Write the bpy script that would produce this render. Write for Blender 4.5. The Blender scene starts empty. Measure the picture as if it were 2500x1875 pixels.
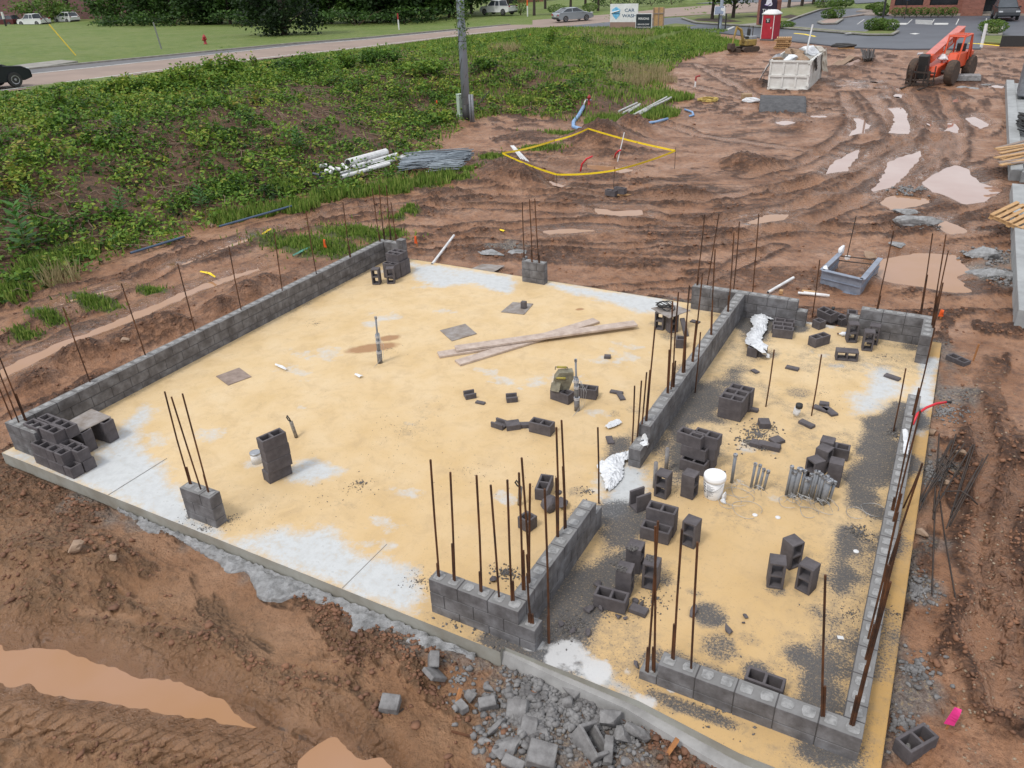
import bpy, math, random
import numpy as np
from mathutils import Vector, Matrix, Euler
SC=bpy.context.scene
COL=SC.collection
# ---------------- camera ----------------
F=1907.53; PITCH=.49818; ROLL=-.0415; YAW=-.51672
CAM=np.array([12.245,-5.781,6.958])
_cp,_sp,_cy,_sy=math.cos(PITCH),math.sin(PITCH),math.cos(YAW),math.sin(YAW)
VD=np.array([_sy*_cp,_cy*_cp,-_sp]); _r=np.array([_cy,-_sy,0.]); _u=np.cross(_r,VD)
VR=math.cos(ROLL)*_r+math.sin(ROLL)*_u; VU=-math.sin(ROLL)*_r+math.cos(ROLL)*_u
cd=bpy.data.cameras.new("camera"); cam=bpy.data.objects.new("camera",cd); COL.objects.link(cam)
cam.matrix_world=Matrix(((VR[0],VU[0],-VD[0],CAM[0]),(VR[1],VU[1],-VD[1],CAM[1]),(VR[2],VU[2],-VD[2],CAM[2]),(0,0,0,1)))
cd.sensor_width=36; cd.lens=36*F/2500; cd.clip_end=2000; cd.clip_start=.1
SC.camera=cam
# ---------------- sky, sun, exposure ----------------
w=bpy.data.worlds.new("World"); SC.world=w; w.use_nodes=True
nt=w.node_tree; bg=nt.nodes['Background']
SUN_EL,SUN_AZ=math.radians(58),math.radians(200)
sky=nt.nodes.new('ShaderNodeTexSky'); sky.sky_type='NISHITA'; sky.sun_disc=False
sky.sun_elevation=SUN_EL; sky.sun_rotation=SUN_AZ; sky.air_density=1.0; sky.dust_density=4.0
hs=nt.nodes.new('ShaderNodeHueSaturation'); hs.inputs['Saturation'].default_value=.25; hs.inputs['Value'].default_value=1.0
mx=nt.nodes.new('ShaderNodeMix'); mx.data_type='RGBA'; mx.inputs[0].default_value=.65
mx.inputs[7].default_value=(9.2,9.45,10.0,1)      # even cloud layer over the sky
nt.links.new(sky.outputs[0],hs.inputs['Color']); nt.links.new(hs.outputs[0],mx.inputs[6]); nt.links.new(mx.outputs[2],bg.inputs['Color'])
bg.inputs['Strength'].default_value=.12
sl=bpy.data.lights.new("sun",'SUN'); sl.energy=1.5; sl.angle=math.radians(11); sl.color=(1,.96,.9)
so=bpy.data.objects.new("sun",sl); COL.objects.link(so)
sd=Vector((math.sin(SUN_AZ)*math.cos(SUN_EL),math.cos(SUN_AZ)*math.cos(SUN_EL),math.sin(SUN_EL)))
so.rotation_euler=sd.to_track_quat('Z','Y').to_euler()
SC.view_settings.view_transform='Standard'; SC.view_settings.look='None'; SC.view_settings.gamma=1; SC.view_settings.use_curve_mapping=False
SC.view_settings.exposure=.12
try:
    SC.cycles.max_bounces=5; SC.cycles.diffuse_bounces=3; SC.cycles.glossy_bounces=2; SC.cycles.transmission_bounces=2; SC.cycles.transparent_max_bounces=4
except Exception: pass
rnd=random.Random(7); RS=np.random.RandomState(11)
def ray(px,py): return VD+(px-1250)/F*VR-(py-937.5)/F*VU
def W(px,py,z=0.):
    v=ray(px,py); t=(z-CAM[2])/v[2]; return CAM+t*v
def P2(pts,z=0.): return [tuple(W(a,b,z)[:2]) for a,b in pts]
# ---------------- noise ----------------
_T=np.random.RandomState(5).rand(257,257).astype(np.float32); _T[256]=_T[0]; _T[:,256]=_T[:,0]
def vn(x,y,s=0):
    ix=np.floor(x);iy=np.floor(y);fx=(x-ix);fy=(y-iy)
    fx=fx*fx*(3-2*fx);fy=fy*fy*(3-2*fy)
    i=(ix.astype(np.int32)+s*37)&255; j=(iy.astype(np.int32)+s*91)&255
    k=i*257+j; t=_T.ravel(); a=t[k];b=t[k+257];c=t[k+1];d=t[k+258]
    return a+(b-a)*fx+(c-a)*fy+(a-b-c+d)*fx*fy
def fbm(x,y,o=4,s=0):
    r=0;a=.5;t=0
    for i in range(o):
        r=r+a*vn(x,y,s+i);t+=a;a*=.5
        x,y=(x*1.6-y*1.2)+7.3,(x*1.2+y*1.6)+3.1
    return r/t
def rdg(x,y,o=4,s=0):
    r=0;a=.5;t=0
    for i in range(o):
        r=r+a*(1-np.abs(2*vn(x,y,s+i)-1));t+=a;a*=.55
        x,y=(x*1.6-y*1.2)+7.3,(x*1.2+y*1.6)+3.1
    return r/t
def ss(a,b,x):
    t=np.clip((x-a)/(b-a),0,1); return t*t*(3-2*t)
def segd(x,y,pts,R=None):   # distance to polyline
    d=np.full(x.shape,1e9)
    if R is not None and x.size>200:
        px=[p[0] for p in pts];py=[p[1] for p in pts]; s=(x>min(px)-R)&(x<max(px)+R)&(y>min(py)-R)&(y<max(py)+R); d[s]=segd(x[s],y[s],pts); return d
    for (ax,ay),(bx,by) in zip(pts[:-1],pts[1:]):
        ex,ey=bx-ax,by-ay; L=ex*ex+ey*ey+1e-9
        t=np.clip(((x-ax)*ex+(y-ay)*ey)/L,0,1)
        d=np.minimum(d,np.hypot(x-ax-t*ex,y-ay-t*ey))
    return d
def inpoly(x,y,p):
    c=np.zeros(x.shape,bool)
    for (ax,ay),(bx,by) in zip(p,p[1:]+p[:1]):
        c^=((ay>y)!=(by>y))&(x<(bx-ax)*(y-ay)/((by-ay) if by!=ay else 1e-9)+ax)
    return c
def sdp(x,y,p,R=3.):
    if x.size>200:
        px=[a for a,b in p];py=[b for a,b in p]; s=(x>min(px)-R)&(x<max(px)+R)&(y>min(py)-R)&(y<max(py)+R); o=np.full(x.shape,9.); xs,ys=x[s],y[s]; d=segd(xs,ys,p+p[:1]); o[s]=np.where(inpoly(xs,ys,p),-d,d); return o
    d=segd(x,y,p+p[:1]); return np.where(inpoly(x,y,p),-d,d)
# ---------------- terrain ----------------
SLAB=[(-.72,-.36),(8.86,-.36),(8.86,-.27),(10.5,-.28),(11.6,-.42),(12.84,-.42),(12.84,10.36),(-.72,10.36)]
FOOT=P2([(-500,1010),(-150,860),(0,752),(79,708),(221,658),(269,629),(411,598),(538,550),(696,512),(837,484),(980,465),(1060,385),(1140,300),(1240,285),(1400,302),(1560,300),(1680,240),(1611,206),(1668,152),(1738,133),(1850,112)],-.05)
BANK=FOOT+[(-9,72),(-9,77),(-12,79),(-24,79),(-31,80),(-31.4,60),(-31.5,41),(-32,32),(-32.5,18),(-34,-20),(-10,-20)]
def zroad(y): return 1.9*(1-np.clip((y-18)/66.,0,1))
MOUNDS=[(1469,350,1.5,.85),(1542,323,1.0,.75),(1235,425,1.5,.5),(1300,440,.9,.25),(1889,316,.55,.5),(1950,305,.6,.3),(1925,318,.9,.25),(1850,400,1.0,.25),(1800,395,.6,.2),(2020,480,.6,.22),
 (79,914,.45,.26),(158,862,.45,.3),(221,846,.4,.28),(300,820,.45,.2),(364,795,.5,.34),(430,785,.45,.28),(538,740,.5,.3),(600,705,.5,.3),(650,680,.45,.26),
 (60,1330,.6,.22),(150,1320,.55,.25),(260,1350,.4,.18),(100,1440,.6,.2),(520,1500,.35,.12),(560,1530,.4,.15),(2060,175,1.6,.35),(2120,160,1.2,.3),(1990,120,2.2,.3),(1850,205,.8,.3),
 (2230,290,1.2,.2),(2080,300,1.0,.25),(2150,310,.9,.25),(2340,120,1.5,.3),(2440,120,1.5,.4),(2200,660,.5,.15),(1660,470,1.2,.18),(1590,640,.5,.1),(1290,330,1,.12),(1180,560,.6,.14),(1400,480,1,.16)]
MOUNDS=[(*W(a,b,0)[:2],r,h) for a,b,r,h in MOUNDS]
# wheel ruts: px polyline, half width, depth, berm
RUTS=[([(2500,470),(2350,520),(2150,560),(1900,560),(1600,530),(1300,505),(1050,500),(800,520),(600,575),(400,650),(200,740),(0,830)],.28,.1,.07),
 ([(2200,330),(2100,400),(1950,455),(1700,490),(1450,480),(1200,470),(1000,485),(820,505),(640,550)],.28,.1,.08),
 ([(2240,300),(2200,370),(2090,450),(1950,510),(1700,545),(1400,540),(1100,560)],.3,.1,.08),
 ([(2280,330),(2250,400),(2140,480),(1980,540),(1800,580)],.3,.1,.08),
 ([(2120,230),(2180,300),(2190,350),(2080,420),(1900,470)],.35,.14,.12),
 ([(2060,230),(2090,300),(2060,340),(1960,400),(1820,430)],.3,.1,.1),
 ([(2200,220),(2260,300),(2300,340),(2270,420),(2200,470)],.35,.12,.1),
 ([(2300,230),(2340,320),(2330,400)],.3,.1,.08),
 ([(-100,1560),(100,1590),(300,1640),(500,1700),(700,1790),(850,1860)],.34,.1,.13),
 ([(-100,1720),(100,1750),(300,1770),(480,1800),(650,1850),(800,1910)],.22,.06,.07),
 ([(-50,1500),(150,1540),(400,1600),(650,1660),(850,1750)],.2,.07,.08),
 ([(2500,1150),(2440,1300),(2440,1500),(2480,1700)],.25,.07,.07),([(2380,960),(2420,1100),(2400,1250),(2400,1450),(2440,1700)],.2,.06,.08),
 ([(1350,720),(1500,700),(1700,690),(1800,640),(1900,600)],.2,.05,.05),([(1000,600),(1200,590),(1500,600),(1750,590)],.22,.05,.06),
 ([(60,720),(240,680),(440,625),(620,575),(760,545),(950,528)],.22,.12,.14),
 ([(1500,260),(1700,330),(1900,360),(2050,380)],.25,.06,.06),([(1640,200),(1800,240),(2000,240),(2150,260)],.3,.07,.07),([(1700,160),(1850,240),(2100,280)],.3,.06,.07)]
RUTS=[(P2(p,-.05),a,b,c) for p,a,b,c in RUTS]
def Z(l,ox,oy,s=.3165): return [(ox+a*s,oy+b*s) for a,b in l]
def strip(pts,hw):
    p=[np.array(q) for q in P2(pts,-.1)]; L=[];R=[]
    for i,q in enumerate(p):
        t=p[min(i+1,len(p)-1)]-p[max(i-1,0)]; t/=np.linalg.norm(t); n=np.array([-t[1],t[0]])
        k=hw*(.75+.5*rnd.random())*(.5 if i in(0,len(p)-1) else 1)
        L.append(tuple(q+n*k));R.append(tuple(q-n*k))
    return L+R[::-1]
def ell(px,py,a,b): 
    c=W(px,py,-.05); n=rnd.random()*6
    return [(c[0]+a*math.cos(t)*(1+.3*math.sin(3*t+n)),c[1]+b*math.sin(t)*(1+.25*math.cos(2*t+n))) for t in np.linspace(0,2*math.pi,14)[:-1]]
PUD=[('long brown puddle in the rut beside the left block wall',strip([(-60,940),(0,908),(79,868),(177,826),(285,784),(364,752),(443,716),(538,680),(633,652)],.22),-.16),
 ('thin orange puddle in the upper left rut below the weeds',strip([(100,760),(177,732),(285,703)],.07),-.12),
 ('thin orange puddle in the rut below the blue pipe',strip([(443,645),(520,612),(600,585),(640,570)],.08),-.12),
 ('thin puddle beside the grass patch behind the back left corner',strip([(740,605),(800,585),(860,575)],.08),-.1),
 ('long orange brown puddle in the wheel rut at lower left',P2([(-250,1520),(-100,1555),(0,1574),(140,1590),(230,1610),(400,1655),(520,1700),(640,1770),(645,1795),(560,1775),(400,1740),(250,1710),(120,1700),(0,1670),(-250,1620)],-.3),-.3),
 ('small orange puddle cut by the bottom edge',P2([(760,1830),(800,1808),(850,1815),(880,1840),(950,1875),(970,1960),(700,1960),(735,1860)],-.3),-.3),
 ('largest pinkish puddle near the right foundation',P2(Z([(1400,600),(1580,500),(1680,470),(1800,500),(1830,560),(1900,610),(2050,660),(2000,700),(1900,760),(1750,770),(1500,680)],1800,250)),-.06),
 ('long diagonal pink puddle in the tracks',P2(Z([(1000,690),(1090,600),(1130,540),(1160,450),(1300,400),(1440,350),(1400,450),(1300,560),(1200,640),(1050,705)],1800,250)),-.05),
 ('wide bright puddle between the curved ruts',P2(Z([(1160,230),(1220,140),(1190,60),(1140,30),(1290,25),(1350,130),(1330,240)],1800,250)),-.05),
 ('bright puddle left of the widest one',P2(Z([(830,255),(930,180),(890,110),(960,110),(1030,170),(970,235)],1800,250)),-.05),
 ('grey puddle in a shallow rut',P2(Z([(650,550),(760,440),(900,360),(960,350),(940,400),(850,520)],1800,250)),-.04),
 ('small bright puddle',P2(Z([(1580,220),(1620,150),(1720,150),(1700,230)],1800,250)),-.04),
 ('thin bright puddle',P2(Z([(1420,125),(1440,120),(1500,175),(1490,190)],1800,250)),-.04),
 ('lilac puddle with a mud islet',P2(Z([(1750,110),(1850,100),(1945,170),(1880,200),(1800,160)],1800,250)),-.04),
 ('pinkish puddle beside the steel frame',P2(Z([(1080,240),(1380,190),(1500,190),(1680,190),(1800,330),(1720,380),(1810,480),(1700,490),(1300,430),(1130,400),(1060,300)],1800,550)),-.1),
 ('shallow puddle by the tracks',P2(Z([(80,915),(200,860),(400,850),(360,890),(120,930)],1800,250)),-.05),
 ('shallow pink puddle below the largest one',P2(Z([(1090,750),(1200,700),(1500,730),(1450,780),(1180,820)],1800,250)),-.06),
 ('puddle beside the grey mud lump',P2(Z([(1550,900),(1620,890),(1800,980),(1650,1000),(1540,950)],1800,250)),-.07),
 ('orange puddle in the middle tracks',P2(Z([(760,790),(950,820),(1150,815),(1180,850),(1000,862),(830,850)],1200,250)),-.07),
 ('orange puddle in the taped off hole',P2(Z([(740,460),(900,470),(1110,500),(1000,530),(740,490)],1200,250)),-.1),
 ('orange puddle under the tape',P2(Z([(430,570),(560,620),(520,640),(440,600)],1200,250)),-.1),
 ('long pale puddle across the tracks',P2(Z([(380,975),(600,955),(860,965),(700,985),(450,1000)],1200,250)),-.07),
 ('glinting pool left of the ruts',ell(1921,301,.55,.5),-.04),('small glinting pool by the mat',ell(2000,285,.4,.5),-.04),
 ('glinting pool in front of the white container',ell(2066,211,.7,.45),-.03),('glinting pool right of the white container',ell(2104,203,.8,.5),-.03),
 ('narrow glinting pool',ell(2108,215,.5,.4),-.03),('tiny glinting pool',ell(2137,202,.35,.35),-.03),('glinting pool by the forks',ell(2170,218,.5,.3),-.03),
 ('glinting pool between ruts',ell(2143,217,.4,.35),-.03),('round glinting pool',ell(2171,241,.4,.5),-.03),('tall glinting pool',ell(2194,236,.35,.75),-.03),
 ('glinting pool right of the loader',ell(2337,246,.2,.6),-.03),('glinting pool near the foundation edge',ell(2430,213,.5,.5),-.02)]
SILT=[P2(Z([(1390,950),(1560,900),(1740,860),(1790,960),(1650,1080),(1750,1422),(1760,1580),(1500,1600),(1560,1200),(1400,1100)],1800,950),-.2),P2([(1560,395),(1700,390),(1850,420),(1800,480),(1600,440)]),P2([(500,1370),(640,1400),(760,1500),(700,1620),(560,1560),(420,1440)],-.25),P2([(1830,280),(1900,300),(2000,330),(1870,380),(1700,330)])]
PTRK=P2([(-150,1700),(100,1745),(300,1775),(450,1805),(600,1840),(760,1900)],-.25)
def s_slab(x,y): return sdp(x,y,SLAB)
def terrain(x,y):
    x=np.asarray(x,float);y=np.asarray(y,float)
    base=-.24+.13*ss(2,11,y)+.1*ss(12,26,y)
    base=np.maximum(base,-.12*(ss(12.9,14,x))*ss(-2,6,y)-.24*(1-ss(12.9,14,x)*ss(-2,6,y)))
    inb=inpoly(x,y,BANK)
    dF=np.minimum(segd(x,y,FOOT,16.),20.)
    zr=zroad(y)
    far=(x<-30)|((y>79)&(x<-8))
    k=np.where(inb,ss(0,10,dF),0.)
    hump=np.where(inb,.35*ss(5,12,dF)*(1-ss(-26,-30,x))*0,0)
    crest=np.where(inb,.12*ss(8,13,dF)*ss(-31,-27.5,x)*(1-ss(50,66,y))*(.6+.8*vn(x*.25,y*.25,5)),0)
    h=base*(1-k)+zr*k+crest
    h=np.where(x<-30.5,zr,h)
    h=np.where((x<-30.5)&(x<-44),zr+np.clip((-44-x)*.004,0,.3),h)
    flat=ss(58,64,y)*ss(-16,-10,x)
    # roughness
    mud=1-ss(0,1.5,np.where(inb,dF,0))
    mud=mud*(1-flat)*(x>-30.5)
    rough=ss(.35,.7,fbm(x*.35,y*.35,3,40))
    n1=(fbm(x*.8,y*.8,4,1)-.5)*.10
    n2=(rdg(x*2.6,y*2.6,4,9)-.5)*.13*(.2+1.2*rough)
    n3=(rdg(x*9,y*9,4,19)-.5)*.06*(.15+rough)
    # churned streaks that follow the wheel tracks
    rr=np.hypot(x+4,y-37); th=np.arctan2(x+4,37-y)*18
    front=(y<-.3); side=((x>12.8)|(x<-.7))&(y<12)&~front
    u=np.where(front,x*.3+y*.95,np.where(side,x,rr)); v=np.where(front,x*.95-y*.3,np.where(side,y,th))
    wu=(vn(x*1.1,y*1.1,140)-.5)*.9
    st=fbm(u*2.4+wu,v*.55+wu,4,150); pm=ss(.36,.6,fbm(x*.32,y*.32,3,160))
    churn=ss(.49,.60,st)*(.25+.75*pm)*mud
    fine=rdg(x*7,y*7,4,170)
    h=h+mud*(n1+n2*.6+n3)+churn*(.015+.11*(fine-.35))
    veg=np.where(inb,ss(.5,2,dF),0)
    h=h+veg*((fbm(x*.6,y*.6,3,50)-.5)*.35*(1-ss(45,62,y)))
    clod=churn*.95
    for mx_,my_,r,hh in MOUNDS:
        d=np.hypot(x-mx_,y-my_)/r; g=np.exp(-d*d*1.3)
        sel=d<2.5
        h=h+np.where(sel,g*hh*(.8+.4*rdg(x*3,y*3,3,77))+g*(rdg(x*8,y*8,2,5)-.5)*.07,0); clod=np.maximum(clod,g*.8)
    rutm=np.zeros(x.shape)
    for p,hw,dp,bm in RUTS:
        wob=(vn(x*1.2,y*1.2,60)-.5)*.3
        d=segd(x,y,p,1.5)+wob
        m=1-ss(hw*.6,hw*1.1,d)
        b=np.exp(-((d-hw*1.4)/(hw*.42))**2)*(.35+.9*vn(x*1.7,y*1.7,190))
        h=h-m*dp*.8+b*bm*.75*(.2+1.3*rdg(x*5,y*5,3,33)); rutm=np.maximum(rutm,m); clod=np.maximum(clod,b)
    # tread prints
    d=segd(x,y,PTRK,1.); tm=(1-ss(.32,.4,d)); u=(x*.93-y*.35)
    h=h-tm*.05+tm*.05*np.clip(np.sin(u*2*math.pi/.2+1.2*np.sign(d-.17))*2.5,-.2,1)*(.4+.9*vn(x*3,y*3,182)); clod=np.maximum(clod*(1-tm*.8),tm*.35*(np.sin(u*2*math.pi/.2+1.2*np.sign(d-.17))<-.1))
    h=h+np.where(front&(s_slab(x,y)>.5),((rdg(x*4.2,y*4.2,4,180)-.5)*.13+(rdg(x*13,y*13,2,184)-.5)*.03)*mud*ss(.34,.56,fbm(x*.9,y*.9,3,181)),0)
    for q in SILT:
        s=sdp(x,y,q); m=1-ss(-.2,.4,s); lv=float(-.2 if q is SILT[0] else (-.24 if q is SILT[2] else -.04))
        h=h*(1-m)+m*(lv+(fbm(x*1.3,y*1.3,2,88)-.5)*.04)
    wet=np.zeros(x.shape)
    for lab,q,lv in PUD:
        cx=np.mean([a for a,b in q]);cy=np.mean([b for a,b in q]);R=max(math.hypot(a-cx,b-cy) for a,b in q)+1.2
        sel=np.hypot(x-cx,y-cy)<R
        if not sel.any(): continue
        xs,ys=x[sel],y[sel]
        s=sdp(xs,ys,q)+(fbm(xs*3,ys*3,3,21)-.5)*.22
        tgt=lv+np.clip(s*.3,-.08,.3)+(rdg(xs*6,ys*6,2,3)-.5)*.03*ss(0,.3,s)+.004
        m=1-ss(.05,.8,s)
        hh=h[sel]; h[sel]=hh*(1-m)+np.where(s>.0,np.maximum(tgt,lv+.004),tgt)*m
        wv=wet[sel]; wet[sel]=np.maximum(wv,1-ss(0,.5,s))
    # slab pit: keep the soil below the slab, falling to its edge
    s=sdp(x,y,SLAB)
    h=np.where(s<0,np.minimum(h,-.35),h)
    cap=-.21+np.clip(s,0,3)*.25+.17*ss(8,10.3,y)*(s>0)+.12*ss(12.6,13,x)*ss(1,8,y)
    h=np.where((s>=0)&(s<1.6),np.minimum(h,cap),h)
    h=np.where((x>13.95)&(y<46.5)&(y>9),np.minimum(h,.0),h)
    h=np.where(flat>.5,np.minimum(h,0),h)
    return h,veg,clod,wet,rutm
def G(px,py,it=14):   # the point where a line of sight meets the ground
    z=0.
    for _ in range(it):
        p=W(px,py,z); z2=float(terrain(np.array([p[0]]),np.array([p[1]]))[0][0]); z=z+(z2-z)*.6
    return W(px,py,z)
def GH(x,y): return float(terrain(np.array([x]),np.array([y]))[0][0])
# ---------------- materials ----------------
MATS={}
def ramp(nt,fac,cols):
    r=nt.nodes.new('ShaderNodeValToRGB'); e=r.color_ramp.elements
    while len(e)<len(cols): e.new(.5)
    for i,(p,c) in enumerate(cols): e[i].position=p; e[i].color=(*c,1) if len(c)==3 else c
    nt.links.new(fac,r.inputs[0]); return r.outputs[0]
def noise(nt,sc,det=4,rough=.6,co=None,dist=0):
    n=nt.nodes.new('ShaderNodeTexNoise'); n.inputs['Scale'].default_value=sc; n.inputs['Detail'].default_value=det; n.inputs['Roughness'].default_value=rough; n.inputs['Distortion'].default_value=dist
    if co is not None: nt.links.new(co,n.inputs['Vector'])
    return n.outputs['Fac']
def mixc(nt,f,a,b):
    m=nt.nodes.new('ShaderNodeMix'); m.data_type='RGBA'
    for k,v in ((0,f),(6,a),(7,b)):
        if hasattr(v,'links'): nt.links.new(v,m.inputs[k])
        else: m.inputs[k].default_value=v if k==0 else (*v,1)
    return m.outputs[2]
def math_(nt,op,a,b=None,cl=False):
    m=nt.nodes.new('ShaderNodeMath'); m.operation=op; m.use_clamp=cl
    for i,v in enumerate((a,b)):
        if v is None: continue
        if hasattr(v,'links'): nt.links.new(v,m.inputs[i])
        else: m.inputs[i].default_value=v
    return m.outputs[0]
def newmat(name):
    m=bpy.data.materials.new(name); m.use_nodes=True; nt=m.node_tree; b=nt.nodes['Principled BSDF']; MATS[name]=m
    tc=nt.nodes.new('ShaderNodeTexCoord'); return m,nt,b,tc
def bump(nt,b,h,st=.3,d=.02):
    n=nt.nodes.new('ShaderNodeBump'); n.inputs['Strength'].default_value=st; n.inputs['Distance'].default_value=d
    nt.links.new(h,n.inputs['Height']); nt.links.new(n.outputs[0],b.inputs['Normal'])
def mat(name,c1,c2=None,sc=8,rough=.7,metal=0,bs=.2,bd=.01,bsc=None,co='Object',lo=.35,hi=.65,spec=None,r2=None):
    if name in MATS: return MATS[name]
    m,nt,b,tc=newmat(name); c2=c2 or tuple(v*.75 for v in c1)
    f=noise(nt,sc,5,.65,tc.outputs[co])
    nt.links.new(ramp(nt,f,[(lo,c1),(hi,c2)]),b.inputs['Base Color'])
    b.inputs['Roughness'].default_value=rough; b.inputs['Metallic'].default_value=metal
    if spec is not None: b.inputs['Specular IOR Level'].default_value=spec
    if bs: bump(nt,b,noise(nt,bsc or sc*4,4,.7,tc.outputs[co]),bs,bd)
    return m
def leafmat(name,cols,rough=.6):
    m,nt,b,tc=newmat(name)
    a=nt.nodes.new('ShaderNodeAttribute'); a.attribute_name='var'
    n=len(cols); nt.links.new(ramp(nt,a.outputs['Fac'],[(i/(n-1),c) for i,c in enumerate(cols)]),b.inputs['Base Color'])
    b.inputs['Roughness'].default_value=rough; b.inputs['Specular IOR Level'].default_value=.25
    tr=nt.nodes.new('ShaderNodeBsdfTranslucent'); nt.links.new(b.inputs['Base Color'].links[0].from_socket,tr.inputs[0])
    ms=nt.nodes.new('ShaderNodeMixShader'); ms.inputs[0].default_value=.22
    nt.links.new(b.outputs[0],ms.inputs[1]); nt.links.new(tr.outputs[0],ms.inputs[2]); nt.links.new(ms.outputs[0],nt.nodes['Material Output'].inputs[0])
    return m
# ---------------- mesh helpers ----------------
def tag(o,label=None,cat=None,group=None,kind=None):
    if label: o['label']=label
    if cat: o['category']=cat
    if group: o['group']=group
    if kind: o['kind']=kind
    return o
def rot(rx=0,ry=0,rz=0): return np.array(Euler((rx,ry,rz)).to_matrix())
class M:
    def __init__(s): s.v=[];s.f=[];s.n=0
    def add(s,v,f):
        v=np.asarray(v,float); s.v.append(v); s.f+= [tuple(i+s.n for i in q) for q in f]; s.n+=len(v); return s
    def box(s,c,d,R=None,taper=1.):
        x,y,z=[q/2 for q in d]
        v=np.array([(-x,-y,-z),(x,-y,-z),(x,y,-z),(-x,y,-z),(-x*taper,-y*taper,z),(x*taper,-y*taper,z),(x*taper,y*taper,z),(-x*taper,y*taper,z)])
        if R is not None: v=v@np.asarray(R).T
        return s.add(v+np.array(c),[(0,3,2,1),(4,5,6,7),(0,1,5,4),(1,2,6,5),(2,3,7,6),(3,0,4,7)])
    def tube(s,pts,r,n=6,cap=True):
        pts=[np.array(p,float) for p in pts]; k=len(pts); rr=r if hasattr(r,'__len__') else [r]*k
        V=[];up=None
        for i,p in enumerate(pts):
            t=pts[min(i+1,k-1)]-pts[max(i-1,0)]; t=t/(np.linalg.norm(t)+1e-9)
            if up is None: up=np.cross(t,[0,0,1.]) if abs(t[2])<.9 else np.cross(t,[1.,0,0])
            a=up-t*(up@t); a/=np.linalg.norm(a)+1e-9; b=np.cross(t,a); up=a
            for j in range(n):
                q=2*math.pi*j/n; V.append(p+rr[i]*(a*math.cos(q)+b*math.sin(q)))
        Fc=[(i*n+j,i*n+(j+1)%n,(i+1)*n+(j+1)%n,(i+1)*n+j) for i in range(k-1) for j in range(n)]
        if cap: Fc+= [tuple(range(n))[::-1],tuple((k-1)*n+j for j in range(n))]
        return s.add(V,Fc)
    def prism(s,poly,z0,z1,R=None,o=(0,0,0)):   # poly in xy, extruded along z, then turned
        n=len(poly); v=np.array([(a,b,z0) for a,b in poly]+[(a,b,z1) for a,b in poly],float)
        if R is not None: v=v@np.asarray(R).T
        a=sum(poly[i][0]*poly[(i+1)%n][1]-poly[(i+1)%n][0]*poly[i][1] for i in range(n))
        f=[tuple(range(n))[::-1],tuple(range(n,2*n))]+[(i,(i+1)%n,(i+1)%n+n,i+n) for i in range(n)]
        if a<0: f=[q[::-1] for q in f]
        return s.add(v+np.array(o),f)
    def lathe(s,prof,n=20,c=(0,0,0)):
        V=[];k=len(prof)
        for r,z in prof:
            for j in range(n): q=2*math.pi*j/n; V.append((c[0]+r*math.cos(q),c[1]+r*math.sin(q),c[2]+z))
        return s.add(V,[(i*n+j,i*n+(j+1)%n,(i+1)*n+(j+1)%n,(i+1)*n+j) for i in range(k-1) for j in range(n)]+[tuple(range(n))[::-1],tuple((k-1)*n+j for j in range(n))])
    def rock(s,c,d,seed=0,sub=2,am=.35,R=None,flat=False):
        import bmesh
        key=sub
        if key not in _ICO:
            bm=bmesh.new(); bmesh.ops.create_icosphere(bm,subdivisions=sub,radius=1); _ICO[key]=(np.array([v.co[:] for v in bm.verts]),[tuple(v.index for v in f.verts) for f in bm.faces]); bm.free()
        v,f=_ICO[key]; g=np.random.RandomState(seed)
        v=v.copy()
        for _ in range(12):
            n=g.normal(size=3);n/=np.linalg.norm(n); h=.34+.4*g.rand(); t=v@n
            v=v-np.outer(np.maximum(t-h,0),n)
        v=v*1.3
        v*=(1+am*.3*(g.rand(len(v))-.5))[:,None]
        v=v*np.array(d)/2
        if R is not None: v=v@np.asarray(R).T
        return s.add(v+np.array(c),f)
    def obj(s,name,m,parent=None,smooth=False,bev=0):
        me=bpy.data.meshes.new(name); v=np.concatenate(s.v) if s.v else np.zeros((0,3))
        me.from_pydata(v.tolist(),[],s.f); me.update()
        if smooth: me.polygons.foreach_set('use_smooth',[True]*len(me.polygons))
        if m: me.materials.append(m)
        o=bpy.data.objects.new(name,me); COL.objects.link(o)
        if parent is not None:
            o.parent=parent
        if bev:
            b=o.modifiers.new('bevel','BEVEL'); b.width=bev; b.segments=1; b.limit_method='ANGLE'
        return o
_ICO={}
def big(name,v,f,m,attrs={},smooth=False,parent=None):   # v (n,3), f (k,3|4) arrays
    me=bpy.data.meshes.new(name); n=len(v); k,c=f.shape
    me.vertices.add(n); me.vertices.foreach_set('co',np.ascontiguousarray(v,np.float32).ravel())
    me.loops.add(k*c); me.loops.foreach_set('vertex_index',np.ascontiguousarray(f,np.int32).ravel())
    me.polygons.add(k); me.polygons.foreach_set('loop_start',np.arange(0,k*c,c,dtype=np.int32)); me.polygons.foreach_set('loop_total',np.full(k,c,np.int32))
    if smooth: me.polygons.foreach_set('use_smooth',np.ones(k,bool))
    for nm,a in attrs.items():
        if a.ndim==1:
            t=me.attributes.new(nm,'FLOAT','POINT'); t.data.foreach_set('value',np.ascontiguousarray(a,np.float32))
        else:
            t=me.attributes.new(nm,'FLOAT_COLOR','POINT'); t.data.foreach_set('color',np.ascontiguousarray(a,np.float32).ravel())
    me.update(calc_edges=True); me.validate()
    if m: me.materials.append(m)
    o=bpy.data.objects.new(name,me); COL.objects.link(o)
    if parent: o.parent=parent
    return o
def thing(name,label,cat,loc=(0,0,0),rz=0,group=None,R=None):
    o=bpy.data.objects.new(name,None); COL.objects.link(o); o.location=tuple(float(q) for q in loc); o.rotation_euler=(0,0,rz) if R is None else R
    o.empty_display_size=.1
    return tag(o,label,cat,group)
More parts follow.
